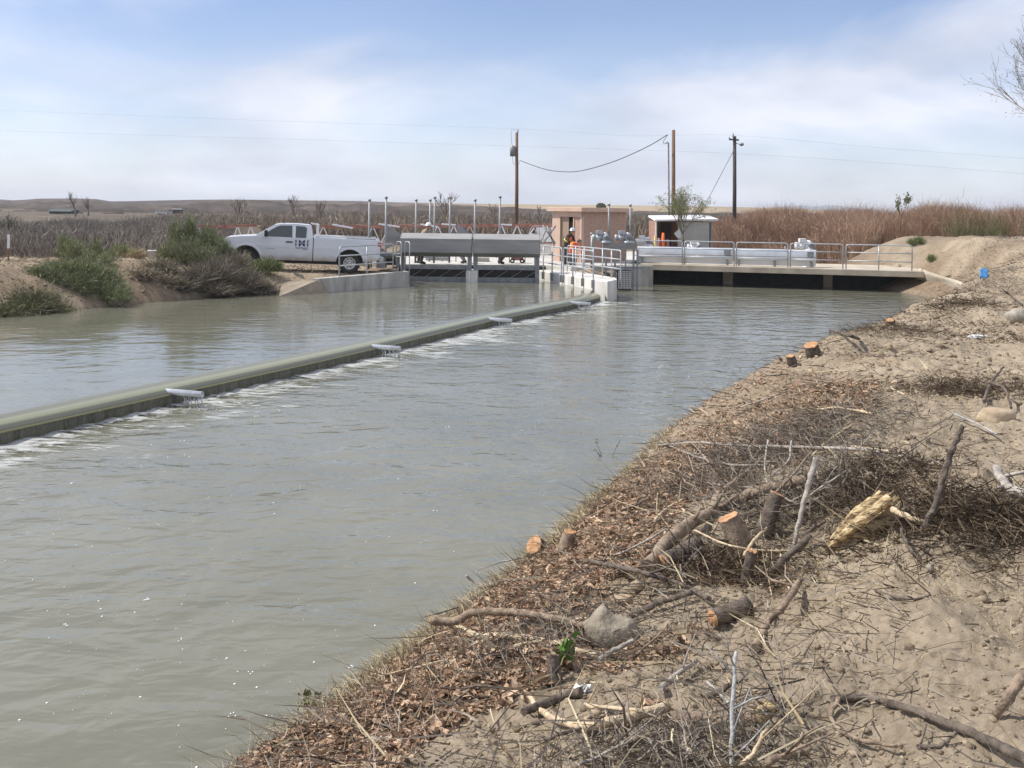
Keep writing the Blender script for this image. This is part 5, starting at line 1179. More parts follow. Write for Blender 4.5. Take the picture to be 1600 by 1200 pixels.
# distant houses
def house(label, x0, x1, yb, yt, d, roofc, wallc, nm='house'):
    d = d * .68
    a = P(x0, yb, d); e = P(x1, yb, d); h = P(x0, yt, d).z - a.z; r0 = thing(nm, label, 'house', a)
    w_ = e.x - a.x; dp = min(w_, 12)
    MB().box((a.x + w_ / 2, d + dp / 2, a.z + h * .27 - 1), (w_, dp, h * .55 + 2)).build('wall', wallc, r0)
    MB().prism([Vector((a.x - .3, d - .5, a.z + h * .55)), Vector((a.x - .3, d + dp + .5, a.z + h * .55)), Vector((a.x - .3, d + dp / 2, a.z + h))], Vector((0, 0, 0)), Vector((w_ + .6, 0, 0))).build('roof', roofc, r0)
    for k in range(3): MB().box((a.x + w_ * (k + .6) / 3.2, d - .05, a.z + h * .28), (w_ * .08, .1, h * .28)).build('window', M['glass'], r0)
house('long green roofed barn on the far left hillside', 77, 109, 334.5, 326.5, 300, mat('green barn roof', (.05, .075, .07), rough=.7), M['dk_cl'], 'barn')
house('small far house with a dark roof on the hillside', 243, 262, 330.6, 327.5, 380, M['dk_cl'], M['white'])
house('tiny far house with a grey roof, just right of the small one', 270, 282, 328.5, 326, 380, M['galv_dk'], M['dk_cl'])

# clutter on the deck behind the gates
railing('guard_railing', 'far pipe railing at the back of the pale deck seen under the gate housings', [Vector((-5.2, 53.2, .93)), Vector((1.6, 51.2, .93))], 1.0, 9)
railing('guard_railing', 'middle pipe railing on the pale deck just behind the left gate', [Vector((-4.4, 46.8, .93)), Vector((-1.9, 46.6, .93))], 1.0, 5)
def genset(loc, lab, c):
    r0 = thing('generator', lab, 'generator', loc); x, y, z = loc
    MB().box((x, y, z + .28), (.55, .4, .3)).build('engine', c, r0, bevel=.03); MB().box((x + .05, y, z + .48), (.4, .34, .12)).build('tank', M['galv_dk'], r0, bevel=.03)
    b = MB(); b.tube([(x - .35, y - .24, z + .02), (x - .35, y - .24, z + .6), (x + .35, y - .24, z + .6), (x + .35, y - .24, z + .02)], .018, 6); b.tube([(x - .35, y + .24, z + .02), (x - .35, y + .24, z + .6), (x + .35, y + .24, z + .6), (x + .35, y + .24, z + .02)], .018, 6); b.build('frame', M['blackpl'], r0)
    for s_ in (-.22, .22): MB().lathe((x + s_, y - .22, z + .11), (0, -1, 0), [(0, .04), (0, .11), (.07, .11), (.07, .04)], 14).build('wheel', M['rubber'], r0)
genset((P(808, 415, 46).x, 46.0, .93), 'small dark red generator on the deck under the right gate housing', M['redrust'])
genset((P(620, 420, 41.3).x - .3, 41.6, .90), 'black welding generator beside the operator stand and ladder', M['dk_cl'])
for k, (px, d, w_, lab) in enumerate(((690, 47.5, 1.1, 'low stack of grey boards on the deck under the left gate housing'), (757, 46.8, .7, 'short grey board stack right of the pier on the deck'), (665, 49.5, .6, 'small grey crate beneath the left gate housing, farther back'))):
    x_ = P(px, 0, d).x; b = MB()
    for j in range(3): b.box((x_ + random.uniform(-.05, .05), d, .96 + j * .07), (w_, .3, .05), rot=random.uniform(-.1, .1))
    tag(b.build('board_stack', M['galv_dk'] if k != 1 else M['conc'], None, (x_, d, .93)), lab, 'boards')
# water spilling from the four pipes
# ------------------------------------------------------------------ vegetation tools
random.seed(21)
def strips(name, B, D1, D2, W, Ln, tint, mt, parent=None):
    """thin 2-segment blades. B base (n,3), D1/D2 unit dirs, W width, Ln length"""
    n = len(B)
    side = np.cross(D1, np.tile([0.0, 1.0, 0.15], (n, 1))); side /= (np.linalg.norm(side, axis=1, keepdims=True) + 1e-9)
    rot = RNG.uniform(-.9, .9, (n, 1)); s2 = np.cross(side, D1); side = side * np.cos(rot) + s2 * np.sin(rot)
    M1 = B + D1 * (Ln * .55)[:, None]; T = M1 + D2 * (Ln * .45)[:, None]
    w_ = W[:, None] / 2
    V = np.stack([B - side * w_, B + side * w_, M1 - side * w_ * .75, M1 + side * w_ * .75, T - side * w_ * .15, T + side * w_ * .15], 1).reshape(-1, 3)
    i = np.arange(n)[:, None] * 6
    F = np.concatenate([i + np.array([[0, 1, 3, 2]]), i + np.array([[2, 3, 5, 4]])], 0)
    return arrmesh(name, V, F, mt, np.repeat(tint, 6), parent)
def unit(a): return a / (np.linalg.norm(a, axis=1, keepdims=True) + 1e-9)
def veg(name, c1, c2, c3=None, rough=.9):
    m = mat(name, c1, c2, tint=True, lo=0.0, hi=1.0, rough=rough, spec=.2, c3=c3); return m
V_purp = veg('bare purple brush', (.095, .082, .070), (.37, .33, .285), (.20, .175, .152))
V_red = veg('red brown willow stems', (.19, .115, .078), (.55, .40, .29), (.35, .225, .155))
V_grey = veg('grey dead twigs', (.10, .085, .07), (.36, .31, .25))
V_green = veg('fresh tamarisk green', (.06, .07, .032), (.40, .43, .22), (.20, .235, .115))
V_olive = veg('olive leaves', (.07, .08, .03), (.22, .23, .11))
V_straw = veg('dry straw', (.26, .20, .11), (.58, .50, .34))
def brush_field(name, label, clumps, stems, mt, hr, spread, w0, lean=.35, upright=0.0):
    cl = np.array(clumps); n = len(cl) * stems
    ci = np.repeat(np.arange(len(cl)), stems)
    base = cl[ci][:, :2] + RNG.normal(0, 1, (n, 2)) * (cl[ci][:, 3:4] * .38)
    z = TZ(base[:, 0], base[:, 1], False)
    far = np.hypot(base[:, 0], base[:, 1]) > 150; z = np.where(far, .3, z)
    B = np.column_stack([base, z - .05])
    H = cl[ci][:, 2] * RNG.uniform(.45, 1.0, n) ** .7
    out_ = (base - cl[ci][:, :2]) / (cl[ci][:, 3:4] + 1e-6)
    D1 = unit(np.column_stack([out_ * spread + RNG.normal(0, lean * .5, (n, 2)), np.ones(n)]))
    D2 = unit(D1 + np.column_stack([RNG.normal(0, lean, (n, 2)), RNG.uniform(-.2, .25, n)]))
    tint = np.clip(RNG.uniform(0, 1, n) * .42 + cl[ci][:, 4] * .58, 0, 1)
    W = w0 * RNG.uniform(.6, 1.4, n)
    # side twigs
    k = 2; Bt = np.repeat(B + D1 * (H * .5)[:, None] , k, 0) + RNG.normal(0, .08, (n * k, 3)); 
    fl = RNG.uniform(-.25, .45, n * k)[:, None]; Bt = Bt + np.repeat(D1 * H[:, None], k, 0) * fl
    Dt = unit(np.repeat(D1, k, 0) + RNG.normal(0, .55, (n * k, 3))); Ht = np.repeat(H, k) * RNG.uniform(.15, .35, n * k)
    o = strips(name, np.vstack([B, Bt]), np.vstack([D1, Dt]), np.vstack([D2, unit(Dt + RNG.normal(0, .3, Dt.shape))]), np.concatenate([W, np.repeat(W, k) * .6]), np.concatenate([H, Ht]), np.concatenate([tint, np.clip(np.repeat(tint, k) + .12, 0, 1)]), mt)
    tag(o, label, kind='stuff'); return o
# left purple-grey brush
cl = []
for i in range(620):
    d = random.uniform(44, 95); px = random.uniform(-160, 300 + max(0, d - 60) * 3)
    x = (px - 800) / 1600 * d
    if d < 50 and px > 235: continue
    if px < 40 and d < 43: continue
    top = float(np.interp(px, [-160, 0, 60, 150, 300, 700], [343, 345, 346, 343, 340, 340])) + random.choice([random.uniform(-6, 4), random.uniform(-2, 16)]) + (d < 55) * 8 + 4 * math.sin(px * .045)
    h = max(.7, P(px, top, d).z - tz(x, d))
    cl.append((x, d, h, random.uniform(1.0, 2.0), random.random()))
brush_field('brush', 'dense leafless purple grey brush behind the left bank', cl, 70, V_purp, 0, .5, .030)
# middle distance brush all across
cl = []
for i in range(760):
    d = random.uniform(70, 120); px = random.uniform(250, 1250); x = (px - 800) / 1600 * d
    if 1015 < px: d = random.uniform(90, 120); x = (px - 800) / 1600 * d
    h = max(.6, P(px, random.uniform(336, 352) + (px > 850) * 2, d).z - .8); cl.append((x, d, h, random.uniform(1.4, 3.2), random.random() * .9 + .2))
V_mid = veg('grey brown scrub', (.12, .10, .082), (.36, .30, .235), (.215, .175, .14))
brush_field('scrub', 'grey brown leafless scrub on the flat land beyond the gates', cl, 52, V_mid, 0, .4, .055)
# right red-brown willow thicket
cl = []
for i in range(520):
    d = random.uniform(54, 78); px = random.uniform(1118, 1780); x = (px - 800) / 1600 * d
    if px < 1160 and d < 60: continue
    if px > 1480: d = random.uniform(56, 75); x = (px - 800) / 1600 * d
    top = float(np.interp(px, [1118, 1150, 1200, 1330, 1400, 1470, 1490, 1560, 1700], [352, 340, 333, 336, 334, 329, 328, 338, 342])) + random.choice([random.uniform(-5, 5), random.uniform(0, 14)]) + 2.5 * math.sin(px * .05)
    h = P(px, top, d).z - .95; cl.append((x, d, max(1.2, h), random.uniform(.5, 1.3), random.random()))
brush_field('willow_thicket', 'tall dense red brown leafless willow thicket behind the bridge', cl, 230, V_red, 0, .14, .017, lean=.22)
cl = []
for i in range(34):
    px = random.choice([random.uniform(1485, 1580), random.uniform(1560, 1720)]); d = random.uniform(50, 60); x = (px - 800) / 1600 * d
    h = P(px, random.uniform(316, 345), d).z - 1.4; cl.append((x, d, max(.8, h), random.uniform(.5, .9), random.random()))
brush_field('green_willows', 'loose grey green willow shoots at the right end of the thicket', cl, 34, V_olive, 0, .25, .016, lean=.35)
# grass fringe behind deck
# ------------------------------------------------------------------ bare trees
def grow(b, p, d, L_, r, depth, maxd, spread, tips, n=5, tw=3, up=.12):
    k = 3; pts = [p]; q = p.copy(); dd = d.copy()
    for i in range(k):
        dd = (dd + Vector((random.gauss(0, .13), random.gauss(0, .13), random.gauss(0, .08) + up * .5))).normalized(); q = q + dd * (L_ / k); pts.append(q.copy())
    b.tube(pts, [r, r * .88, r * .76, r * .64], max(3, n - depth), cap=False, t=random.uniform(.1, .9))
    if depth >= maxd: tips.append((q, dd)); return
    for j in range(tw + (1 if random.random() < .4 else 0)):
        f = random.choice([1, 2, 3, 3]); s_ = pts[f]
        a = dd.orthogonal().normalized(); a.rotate(Matrix.Rotation(random.uniform(0, 6.28), 3, dd)); nd = (dd + a * random.uniform(.35, 1) * spread + Vector((0, 0, up))).normalized()
        grow(b, s_, nd, L_ * random.uniform(.58, .8), r * .58, depth + 1, maxd, spread, tips, n, tw, up)
def bare_tree(name, label, px, py_base, d, h, mt, r=.09, maxd=4, spread=.8, leaves=None, leafmt=None, nleaf=6, lsz=.03, cat='tree', group=None, base=None, tw=3, forks=3):
    p = base or P(px, py_base, d)
    root = thing(name, label, cat, p, group); tips = []
    tb = MB(); tb.tube([p + Vector((0, 0, -.4)), p + Vector((.02, 0, h * .12)), p + Vector((random.uniform(-.1, .1) * h * .2, 0, h * .22))], [r * 1.25, r, r * .8], 8, t=.3)
    top = p + Vector((0, 0, h * .2)); tb.build('trunk', mt, root, tint=True)
    b = MB()
    for k in range(forks):
        a = Vector((random.uniform(-.7, .7), random.uniform(-.7, .7), 1)).normalized(); grow(b, top, a, h * .27, r * .6, 1, maxd, spread, tips, tw=tw)
    b.build('crown', mt, root, tint=True)
    if leaves:
        Bp = []; 
        for (q, dd) in tips:
            for _ in range(nleaf): Bp.append(q - dd * random.uniform(0, h * .12) + Vector((random.gauss(0, .06), random.gauss(0, .06), random.gauss(0, .06))))
        Bp = np.array([tuple(v) for v in Bp]) - np.array(tuple(p)); n = len(Bp)
        strips('foliage', Bp, unit(RNG.normal(0, 1, (n, 3)) + [0, 0, .4]), unit(RNG.normal(0, 1, (n, 3))), np.full(n, lsz) * RNG.uniform(.6, 1.3, n), np.full(n, lsz * 2.2), RNG.uniform(0, 1, n), leafmt, root)
    return root
G_ = 'leafless trees beyond the gates'
bare_tree('bare_tree', 'leafless branching tree right behind the steel stem poles', 695, 352, 92, 3.7, V_mid, .11, 4, .8, group=G_)
bare_tree('bare_tree', 'spreading leafless tree left of the stem poles, beyond the truck roof', 458, 350, 95, 3.2, V_mid, .10, 4, .8, group=G_)
bare_tree('bare_tree', 'low leafless tree above the pickup hood', 372, 352, 88, 2.9, V_mid, .10, 4, .9, group=G_)
bare_tree('bare_tree', 'small leafless tree between the two far stem poles and the wooden pole', 768, 352, 96, 2.6, V_mid, .09, 4, .8, group=G_)
bare_tree('bare_tree', 'thin dark leafless tree near the far barn', 118, 340, 160, 5.0, V_purp, .14, 4, .5, group=G_)
bare_tree('bare_tree', 'leafless tree on the slope right of the far barn', 138, 338, 170, 4.4, V_mid, .14, 4, .6, group=G_)
bare_tree('bare_tree', 'narrow dark leafless tree before the far tan plain', 843, 345, 130, 2.9, V_purp, .10, 3, .35, group=G_)
bare_tree('bare_tree', 'leafless shrubby tree behind the cab of the pickup', 500, 350, 110, 3.0, V_mid, .10, 4, .6, group=G_)
# round far bush over roof
q = P(939, 322.5, 220); q2 = thing('round_tree', 'round olive tree far beyond the building roof', 'tree', q)
MB().tube([q + Vector((0, 0, -3)), q], .25, 6).build('trunk', M['dk_cl'], q2)
n = 1500; a_ = unit(RNG.normal(0, 1, (n, 3))) * RNG.uniform(.6, 1, (n, 1)) ** .5 * np.array([1.05, 1, .75]); a_[:, 2] += -.05
strips('crown', a_, unit(RNG.normal(0, 1, (n, 3))), unit(RNG.normal(0, 1, (n, 3))), np.full(n, .13), np.full(n, .22), RNG.uniform(0, 1, n), V_olive, q2)
# budding green tree behind bridge
bare_tree('green_tree', 'sparse tree with fresh green leaves around the tall brown pole', 1062, 388, 59.0, 3.9, V_grey, .06, 5, 1.1, leaves=True, leafmt=veg('spring leaves', (.14, .17, .06), (.34, .37, .15)), nleaf=2, lsz=.042, forks=6, base=P(1066, 388, 57.0))
# tree at upper right edge
random.seed(5)
bare_tree('budding_tree', 'tall budding tree whose branch tips reach in at the upper right', 1725, 372, 30, 10.6, V_grey, .13, 6, .8, leaves=True, leafmt=V_grey, nleaf=2, lsz=.025, base=Vector((P(1728, 372, 30).x, 30, 1.6)), forks=7)
bare_tree('sapling', 'thin upright leafy sapling standing above the thicket', 1407, 348, 52, 2.1, V_olive, .02, 3, .3, leaves=True, leafmt=V_olive, nleaf=9, lsz=.05, cat='sapling', forks=2, base=P(1407, 352, 52))
# ------------------------------------------------------------------ shrubs on the left bank
def shrub(name, label, blobs, mtL, mtB, n_leaf, n_twig, seed, cat='shrub', lw=.012, ll=.10, up=.5):
    """blobs: (px,py,d,rx,rz) ellipses of foliage placed on the bank"""
    random.seed(seed); c0 = P(blobs[0][0], blobs[0][1], blobs[0][2]); root = thing(name, label, cat, (c0.x, c0.y, tz(c0.x, c0.y)))
    o0 = np.array([c0.x, c0.y, tz(c0.x, c0.y)])
    cs_ = [(np.array(tuple(P(b_[0], b_[1], min(b_[2], hit(b_[0], b_[1]).y - .1)))), b_[3], b_[4]) for b_ in blobs]; wts = np.array([b_[1] * b_[2] for b_ in cs_]); wts = wts / wts.sum()
    ci = RNG.choice(len(cs_), n_twig, p=wts); cen = np.array([cs_[i][0] for i in ci]); rx = np.array([cs_[i][1] for i in ci]); rz = np.array([cs_[i][2] for i in ci])
    dirs = unit(RNG.normal(0, 1, (n_twig, 3)) + [0, 0, up]); tip = cen + dirs * np.column_stack([rx, rx, rz]) * RNG.uniform(.45, 1.1, (n_twig, 1))
    bs = cen + RNG.normal(0, .18, (n_twig, 3)) * np.column_stack([rx, rx, rz * .6]) - np.column_stack([rx * 0, rx * 0, rz * .45])
    gz = TZ(bs[:, 0], bs[:, 1], False); bs[:, 2] = np.maximum(bs[:, 2], gz - .02)
    d_ = tip - bs; Ln = np.linalg.norm(d_, axis=1); D1 = unit(d_); D2 = unit(D1 + RNG.normal(0, .25, D1.shape) + [0, 0, .1])
    strips('branches', bs - o0, D1, D2, np.full(n_twig, .016) * RNG.uniform(.4, 2.0, n_twig), Ln, RNG.uniform(0, 1, n_twig), mtB, root)
    if mtL is not None:
        ti = RNG.integers(0, n_twig, n_leaf); f = RNG.uniform(.3, 1.05, (n_leaf, 1)); lp = bs[ti] + D1[ti] * Ln[ti][:, None] * f + RNG.normal(0, .035, (n_leaf, 3))
        Dl = unit(D1[ti] + RNG.normal(0, .5, (n_leaf, 3)) + [0, 0, .35]); tn = np.clip(RNG.uniform(0, .7, n_leaf) + RNG.uniform(-.1, .35, n_twig)[ti], 0, 1)
        gz = TZ(lp[:, 0], lp[:, 1], False); lp[:, 2] = np.maximum(lp[:, 2], gz)
        strips('foliage', lp - o0, Dl, unit(Dl + RNG.normal(0, .3, Dl.shape)), np.full(n_leaf, lw) * RNG.uniform(.6, 1.5, n_leaf), np.full(n_leaf, ll) * RNG.uniform(.5, 1.6, n_leaf), tn, mtL, root)
    return root
shrub('green_shrub', 'low bright green shrub spilling down the left bank', [(105, 425, 33, .9, .45), (140, 432, 31.5, .8, .5), (150, 415, 32.5, .7, .5), (130, 448, 31, .8, .45), (175, 458, 30.2, .6, .4), (165, 440, 31, .7, .5), (188, 466, 29.9, .4, .3), (70, 428, 32.5, .7, .3), (118, 398, 33.5, .5, .5), (100, 388, 34, .3, .55), (150, 392, 34, .25, .5), (95, 440, 31.8, .5, .3)], V_green, V_grey, 30000, 2600, 31, lw=.010)
shrub('tall_green_shrub', 'tallest feathery green shrub beside the pickup hood', [(290, 400, 35.2, .8, .7), (275, 372, 35.6, .35, .75), (298, 362, 35.8, .3, .6), (325, 378, 35.8, .5, .65), (345, 392, 35.5, .45, .5), (262, 405, 35, .5, .6), (320, 405, 35, .7, .5), (360, 402, 35.6, .3, .35)], V_green, V_grey, 26000, 3000, 32, ll=.10, lw=.010)
shrub('dead_shrub', 'dense grey brown dead shrub leaning over the water by the tall green shrub', [(340, 425, 34.3, 1.0, .6), (368, 412, 35.0, .7, .55), (385, 438, 34.5, .9, .5), (310, 432, 33.6, .9, .5), (408, 450, 34.9, .7, .35), (285, 445, 32.9, .8, .35), (340, 452, 33.6, 1.0, .3), (425, 455, 35.3, .4, .25), (260, 425, 34, .6, .45)], V_olive, V_grey, 3500, 8000, 33, up=.45)
shrub('grey_shrub', 'thin grey twiggy shrub between the bucket and the tall green shrub', [(245, 418, 34.5, .7, .35), (225, 430, 33.6, .7, .3), (262, 440, 33, .7, .3)], V_straw, V_grey, 1500, 1500, 34, up=.4)
shrub('bank_weeds', 'low grey green weeds where the left bank meets the water', [(50, 480, 28.3, 1.0, .25), (85, 487, 28.4, .7, .22), (15, 490, 27.6, .8, .25), (60, 470, 29.2, .8, .25)], V_olive, V_grey, 7000, 1200, 35)
shrub('green_tuft', 'small bright green tuft at the pickup front wheel', [(417, 417, 37.0, .55, .32), (400, 420, 37.0, .3, .25), (435, 418, 37.0, .25, .2)], V_green, V_green, 3200, 500, 36, up=1.0)
shrub('green_tuft', 'sparse green tuft low on the bank under the pickup door', [(395, 425, 36.3, .3, .2), (385, 410, 36.7, .15, .35)], V_green, V_green, 700, 160, 37, up=1.0)
shrub('green_tuft', 'small green tuft on the dirt left of the bucket', [(190, 392, 37, .4, .25), (172, 400, 36, .3, .2)], V_green, V_straw, 1500, 250, 38, up=1.0)
shrub('green_tuft', 'small dark green tuft on the dirt mound above the bridge end', [(1436, 377, 49, .35, .18), (1425, 379, 49, .25, .15)], V_green, V_green, 1300, 160, 39, up=.8)
shrub('green_tuft', 'round dark green tuft on the mound slope by the concrete lining', [(1455, 405, 42.6, .16, .14)], V_green, V_green, 900, 100, 40, up=.6)
shrub('straw_tuft', 'orange brown dry tuft left of the white bucket', [(215, 398, 40, .5, .22)], V_straw, V_straw, 1500, 250, 41, up=.8)
shrub('far_dark_shrub', 'dark green shrub standing in the purple brush at far left', [(12, 362, 58, 1.0, 1.0), (25, 372, 58, 1.0, .7)], veg('dark juniper green', (.025, .035, .018), (.07, .085, .04)), V_grey, 6000, 600, 42)
# ------------------------------------------------------------------ near bank debris
random.seed(77)
def wood(name, c1, c2, c3=None): return mat(name, c1, c2, sc=7, rough=.9, bump=.5, bsc=30, stretch=(3, 3, 3), c3=c3)
W_grey = wood('grey weathered stick', (.22, .19, .165), (.46, .42, .37)); W_dark = wood('dark bark', (.055, .042, .034), (.17, .135, .105)); W_brown = wood('brown bark', (.13, .095, .065), (.33, .25, .18))
W_pale = wood('peeled pale wood', (.40, .30, .19), (.66, .54, .37)); W_cut = mat('fresh orange cut wood', (.27, .125, .055), (.52, .30, .155), sc=14, rough=.85, bump=.5, bsc=40, lo=.3, hi=.62); W_split = wood('split yellow wood', (.36, .26, .13), (.72, .58, .34), (.50, .37, .19)); W_bone = wood('bleached root', (.24, .24, .235), (.46, .46, .45))
def pts_of(poly):
    o = []
    for q in poly:
        if len(q) == 2: o.append(hit(q[0], q[1], 0.0))
        elif isinstance(q[2], str): o.append(None)
        else: o.append(hit(q[0], q[1], 0.0) if False else None)
    return o
def stick(label, poly, r0, r1, mt, lift=0.0, d=None, cut=None, cat='stick', name='stick', twigs=0, per=6, n=9, knots=.08, crook=.0035):
    """poly: image points; each is dropped on the ground (plus lift), or held at distance d (scalar or list) when given"""
    pp = []
    for i, q in enumerate(poly):
        if d is not None:
            dd = d if isinstance(d, (int, float)) else d[i]; pp.append(P(q[0], q[1], dd))
        else:
            h = hit(q[0], q[1]); lf = lift[i] if isinstance(lift, (list, tuple)) else lift
            # slide back toward the camera a little so a raised point keeps its place in view
            if lf:
                k = 1 - lf / max(.3, (CAMZ - h.z)); h = Vector((h.x * k, h.y * k, h.z + lf))
            h.z += r0 * .7; pp.append(h)
    sp_ = catmull(pp, per); m_ = len(sp_)
    rr = [(r0 + (r1 - r0) * i / (m_ - 1)) * (1 + random.uniform(-knots, knots)) for i in range(m_)]
    for i in range(1, m_ - 1): sp_[i] = sp_[i] + Vector((random.gauss(0, crook), random.gauss(0, crook), random.gauss(0, crook * .5))) * (r0 / .02) ** .5
    b = MB().tube(sp_, rr, n, jit=.08)
    for k in range(twigs):
        i = random.randint(1, m_ - 2); a = (sp_[i + 1] - sp_[i - 1]).normalized(); dv = Vector((random.gauss(0, 1), random.gauss(0, 1), abs(random.gauss(0, .8)))).normalized(); e = sp_[i] + (dv + a * .6).normalized() * random.uniform(.08, .3)
        b.tube([sp_[i], sp_[i].lerp(e, .5) + Vector((random.gauss(0, .01),) * 3), e], [rr[i] * .5, rr[i] * .4, rr[i] * .2], 5)
    o = b.build(name, mt, None, sp_[0]); tag(o, label, cat)
    if cut:
        p0 = sp_[0] - (sp_[1] - sp_[0]).normalized() * .002; ax = (sp_[0] - sp_[1]).normalized(); MB().lathe(p0, ax, [(0, r0 * .98), (.005, r0 * .9), (.006, .0)], n).build('cut_end', cut, o, sp_[0])
    return o
_dA = hit(775, 985).y
stick('forked bark branch reaching out over the water, its upper limb', [(676, 968), (706, 972), (738, 958), (792, 956), (845, 962), (925, 981)], .026, .017, W_brown, d=[_dA + .10, _dA + .08, _dA + .02, _dA - .04, hit(845, 985).y - .05, hit(925, 995).y - .04], cut=W_cut, name='branch', cat='branch')
stick('peeled branch lying below the forked limb over the water edge', [(708, 978), (745, 997), (800, 1000), (868, 1012), (935, 1032)], .020, .013, W_pale, lift=[.10, .05, .03, .03, .02], name='branch', cat='branch')
stick('long thick brown log slanting up through the middle of the debris', [(1012, 893), (1062, 842), (1130, 798), (1192, 775), (1262, 754)], .042, .032, W_brown, lift=.03, name='log', cat='log', twigs=3, crook=.006)
stick('straight dark branch slanting down from the leafy slope', [(925, 883), (1000, 897), (1062, 916), (1108, 940)], .012, .015, W_dark, lift=[.12, .10, .06, .02], twigs=2)
stick('dark bare branch beside the grey boulder', [(985, 968), (1035, 944), (1082, 930)], .018, .014, W_dark, lift=.03)
b0 = hit(1438, 836)
stick('tall dark curved stick standing upright left of the root tangle', [(1438, 838), (1460, 792), (1477, 737), (1489, 700), (1505, 665)], .020, .014, W_dark, d=[b0.y, b0.y + .03, b0.y + .07, b0.y + .1, b0.y + .12])
b0 = hit(1238, 862)
stick('upright grey stick in the middle of the debris', [(1238, 862), (1252, 803), (1263, 758), (1276, 716)], .012, .020, W_grey, d=[b0.y, b0.y + .05, b0.y + .1, b0.y + .15])
stick('brown crooked branch on the bare dirt in front of the debris', [(1180, 1018), (1200, 976), (1226, 950), (1250, 914)], .020, .014, W_brown, lift=[.01, .04, .08, .12], twigs=2)
stick('thick dark branch pointing up right over the bare dirt', [(1195, 906), (1230, 876), (1266, 845)], .024, .016, W_dark, lift=[.02, .06, .10])
stick('pale curved splinter of peeled wood at lower centre', [(828, 1092), (850, 1120), (905, 1140), (962, 1130), (1042, 1108)], .011, .020, W_pale, lift=.02)
stick('short dark grey branch left of the curved splinter', [(818, 1118), (868, 1098), (908, 1086)], .017, .022, W_dark, lift=.02)
stick('fallen log with a splintered end at bottom centre', [(1192, 1128), (1122, 1138), (1048, 1134)], .034, .030, W_brown, lift=.01, name='log', cat='log', cut=W_split)
b0 = hit(1143, 1188)
o = stick('thin pale grey stick standing upright at bottom centre', [(1143, 1215), (1144, 1110), (1151, 1018)], .009, .006, W_bone, d=[b0.y - .1, b0.y + .02, b0.y + .12], twigs=5)
stick('pale grey twig beside the upright pale stick', [(1105, 1068), (1122, 1085), (1140, 1104)], .006, .008, W_bone, lift=.05)
stick('long dark root sweeping to the lower right corner', [(1300, 1096), (1352, 1097), (1412, 1110), (1482, 1136), (1552, 1166), (1612, 1200)], .012, .017, W_dark, lift=.015, name='root', cat='root')
stick('thin curved root looping below the long dark root', [(1310, 1098), (1297, 1120), (1315, 1146), (1346, 1160), (1402, 1172)], .009, .006, W_brown, lift=.015, name='root', cat='root')
stick('reddish stick at the lower right edge leaning off the picture', [(1557, 1122), (1580, 1090), (1603, 1052)], .014, .019, W_brown, lift=[.0, .06, .12])
stick('small forked twig above the lower right corner', [(1435, 1172), (1472, 1166), (1492, 1150)], .008, .006, W_dark, lift=.02, twigs=2)
stick('thin pale looping twig left of the upright grey stick', [(1200, 690), (1195, 735), (1205, 775)], .008, .006, W_grey, lift=[.12, .08, .03])
stick('curved pale twig crossing the debris, lower bend', [(1236, 690), (1232, 722), (1204, 750), (1226, 780), (1256, 789), (1282, 780)], .008, .005, W_grey, lift=[.14, .10, .05, .04, .04, .04])
stick('long pale stick lying level across the upper debris', [(1022, 697), (1082, 695), (1150, 698), (1212, 700), (1290, 703), (1352, 706), (1420, 717)], .008, .016, W_grey, lift=.05, twigs=5)
stick('peeled stick end lying right of the upper debris', [(1330, 700), (1370, 705), (1418, 716)], .010, .014, W_pale, lift=.03)
stick('long grey branch slanting through the upper debris', [(1030, 690), (1080, 712), (1140, 728), (1200, 728)], .010, .007, W_grey, lift=.05, twigs=3)
stick('dark stick propped in the upper right root pile', [(1538, 630), (1548, 602), (1568, 577)], .015, .010, W_dark, lift=[.02, .12, .26])
stick('dark curved stick arching right from the upper right root pile', [(1545, 600), (1568, 608), (1580, 640)], .014, .010, W_dark, lift=[.16, .16, .02])
stick('pale straight twig on the dirt below the upper right root pile', [(1489, 648), (1526, 664), (1558, 680)], .008, .008, W_bone, lift=.02)
stick('bleached grey root at the right edge', [(1555, 735), (1577, 768), (1606, 778)], .024, .032, W_grey, lift=.03, name='root', cat='root', twigs=2)
stick('thin grey stick lying on the smooth dirt hump', [(1158, 638), (1196, 625), (1234, 611)], .011, .009, W_grey, lift=.02, twigs=1)
stick('dark stick jutting over the water near the far stumps', [(1293, 515), (1318, 523), (1342, 532)], .020, .025, W_dark, lift=[.2, .12, .04])
stick('dark stick leaning on the far right bank', [(1568, 455), (1582, 466), (1598, 478)], .025, .022, W_dark, lift=[.15, .08, .03])
stick('small twig with a curled tip hanging over the water', [(728, 899), (744, 912), (768, 912), (802, 902)], .012, .006, W_grey, d=[8.6, 8.6, 8.5, 8.4], twigs=1)
stick('long thin dry weed stem bending over the water, lower one', [(492, 1073), (560, 1064), (640, 1047), (712, 1028), (770, 1020)], .003, .005, V_straw if False else W_pale, lift=[.25, .22, .15, .06, .02], crook=.004, name='weed_stem', cat='weed')
stick('long thin dry weed stem bending over the water, upper one', [(520, 1086), (566, 1058), (618, 1026), (664, 1000), (712, 984)], .003, .005, W_pale, lift=[.15, .22, .24, .22, .10], crook=.004, name='weed_stem', cat='weed')
stick('brown branch lying on the leaf slope above the cut log end', [(1130, 640 + 130), (1165, 742), (1195, 716)], .020, .014, W_brown, lift=.05)
stick('thin arching twig from the debris down to the bare dirt', [(1085, 830), (1140, 855), (1200, 862), (1245, 862)], .006, .006, W_pale, lift=[.12, .10, .08, .03])
stick('grey stick leaning left below the boulder', [(935, 965 + 70), (960, 1020), (990, 1004)], .013, .010, W_grey, lift=.05)
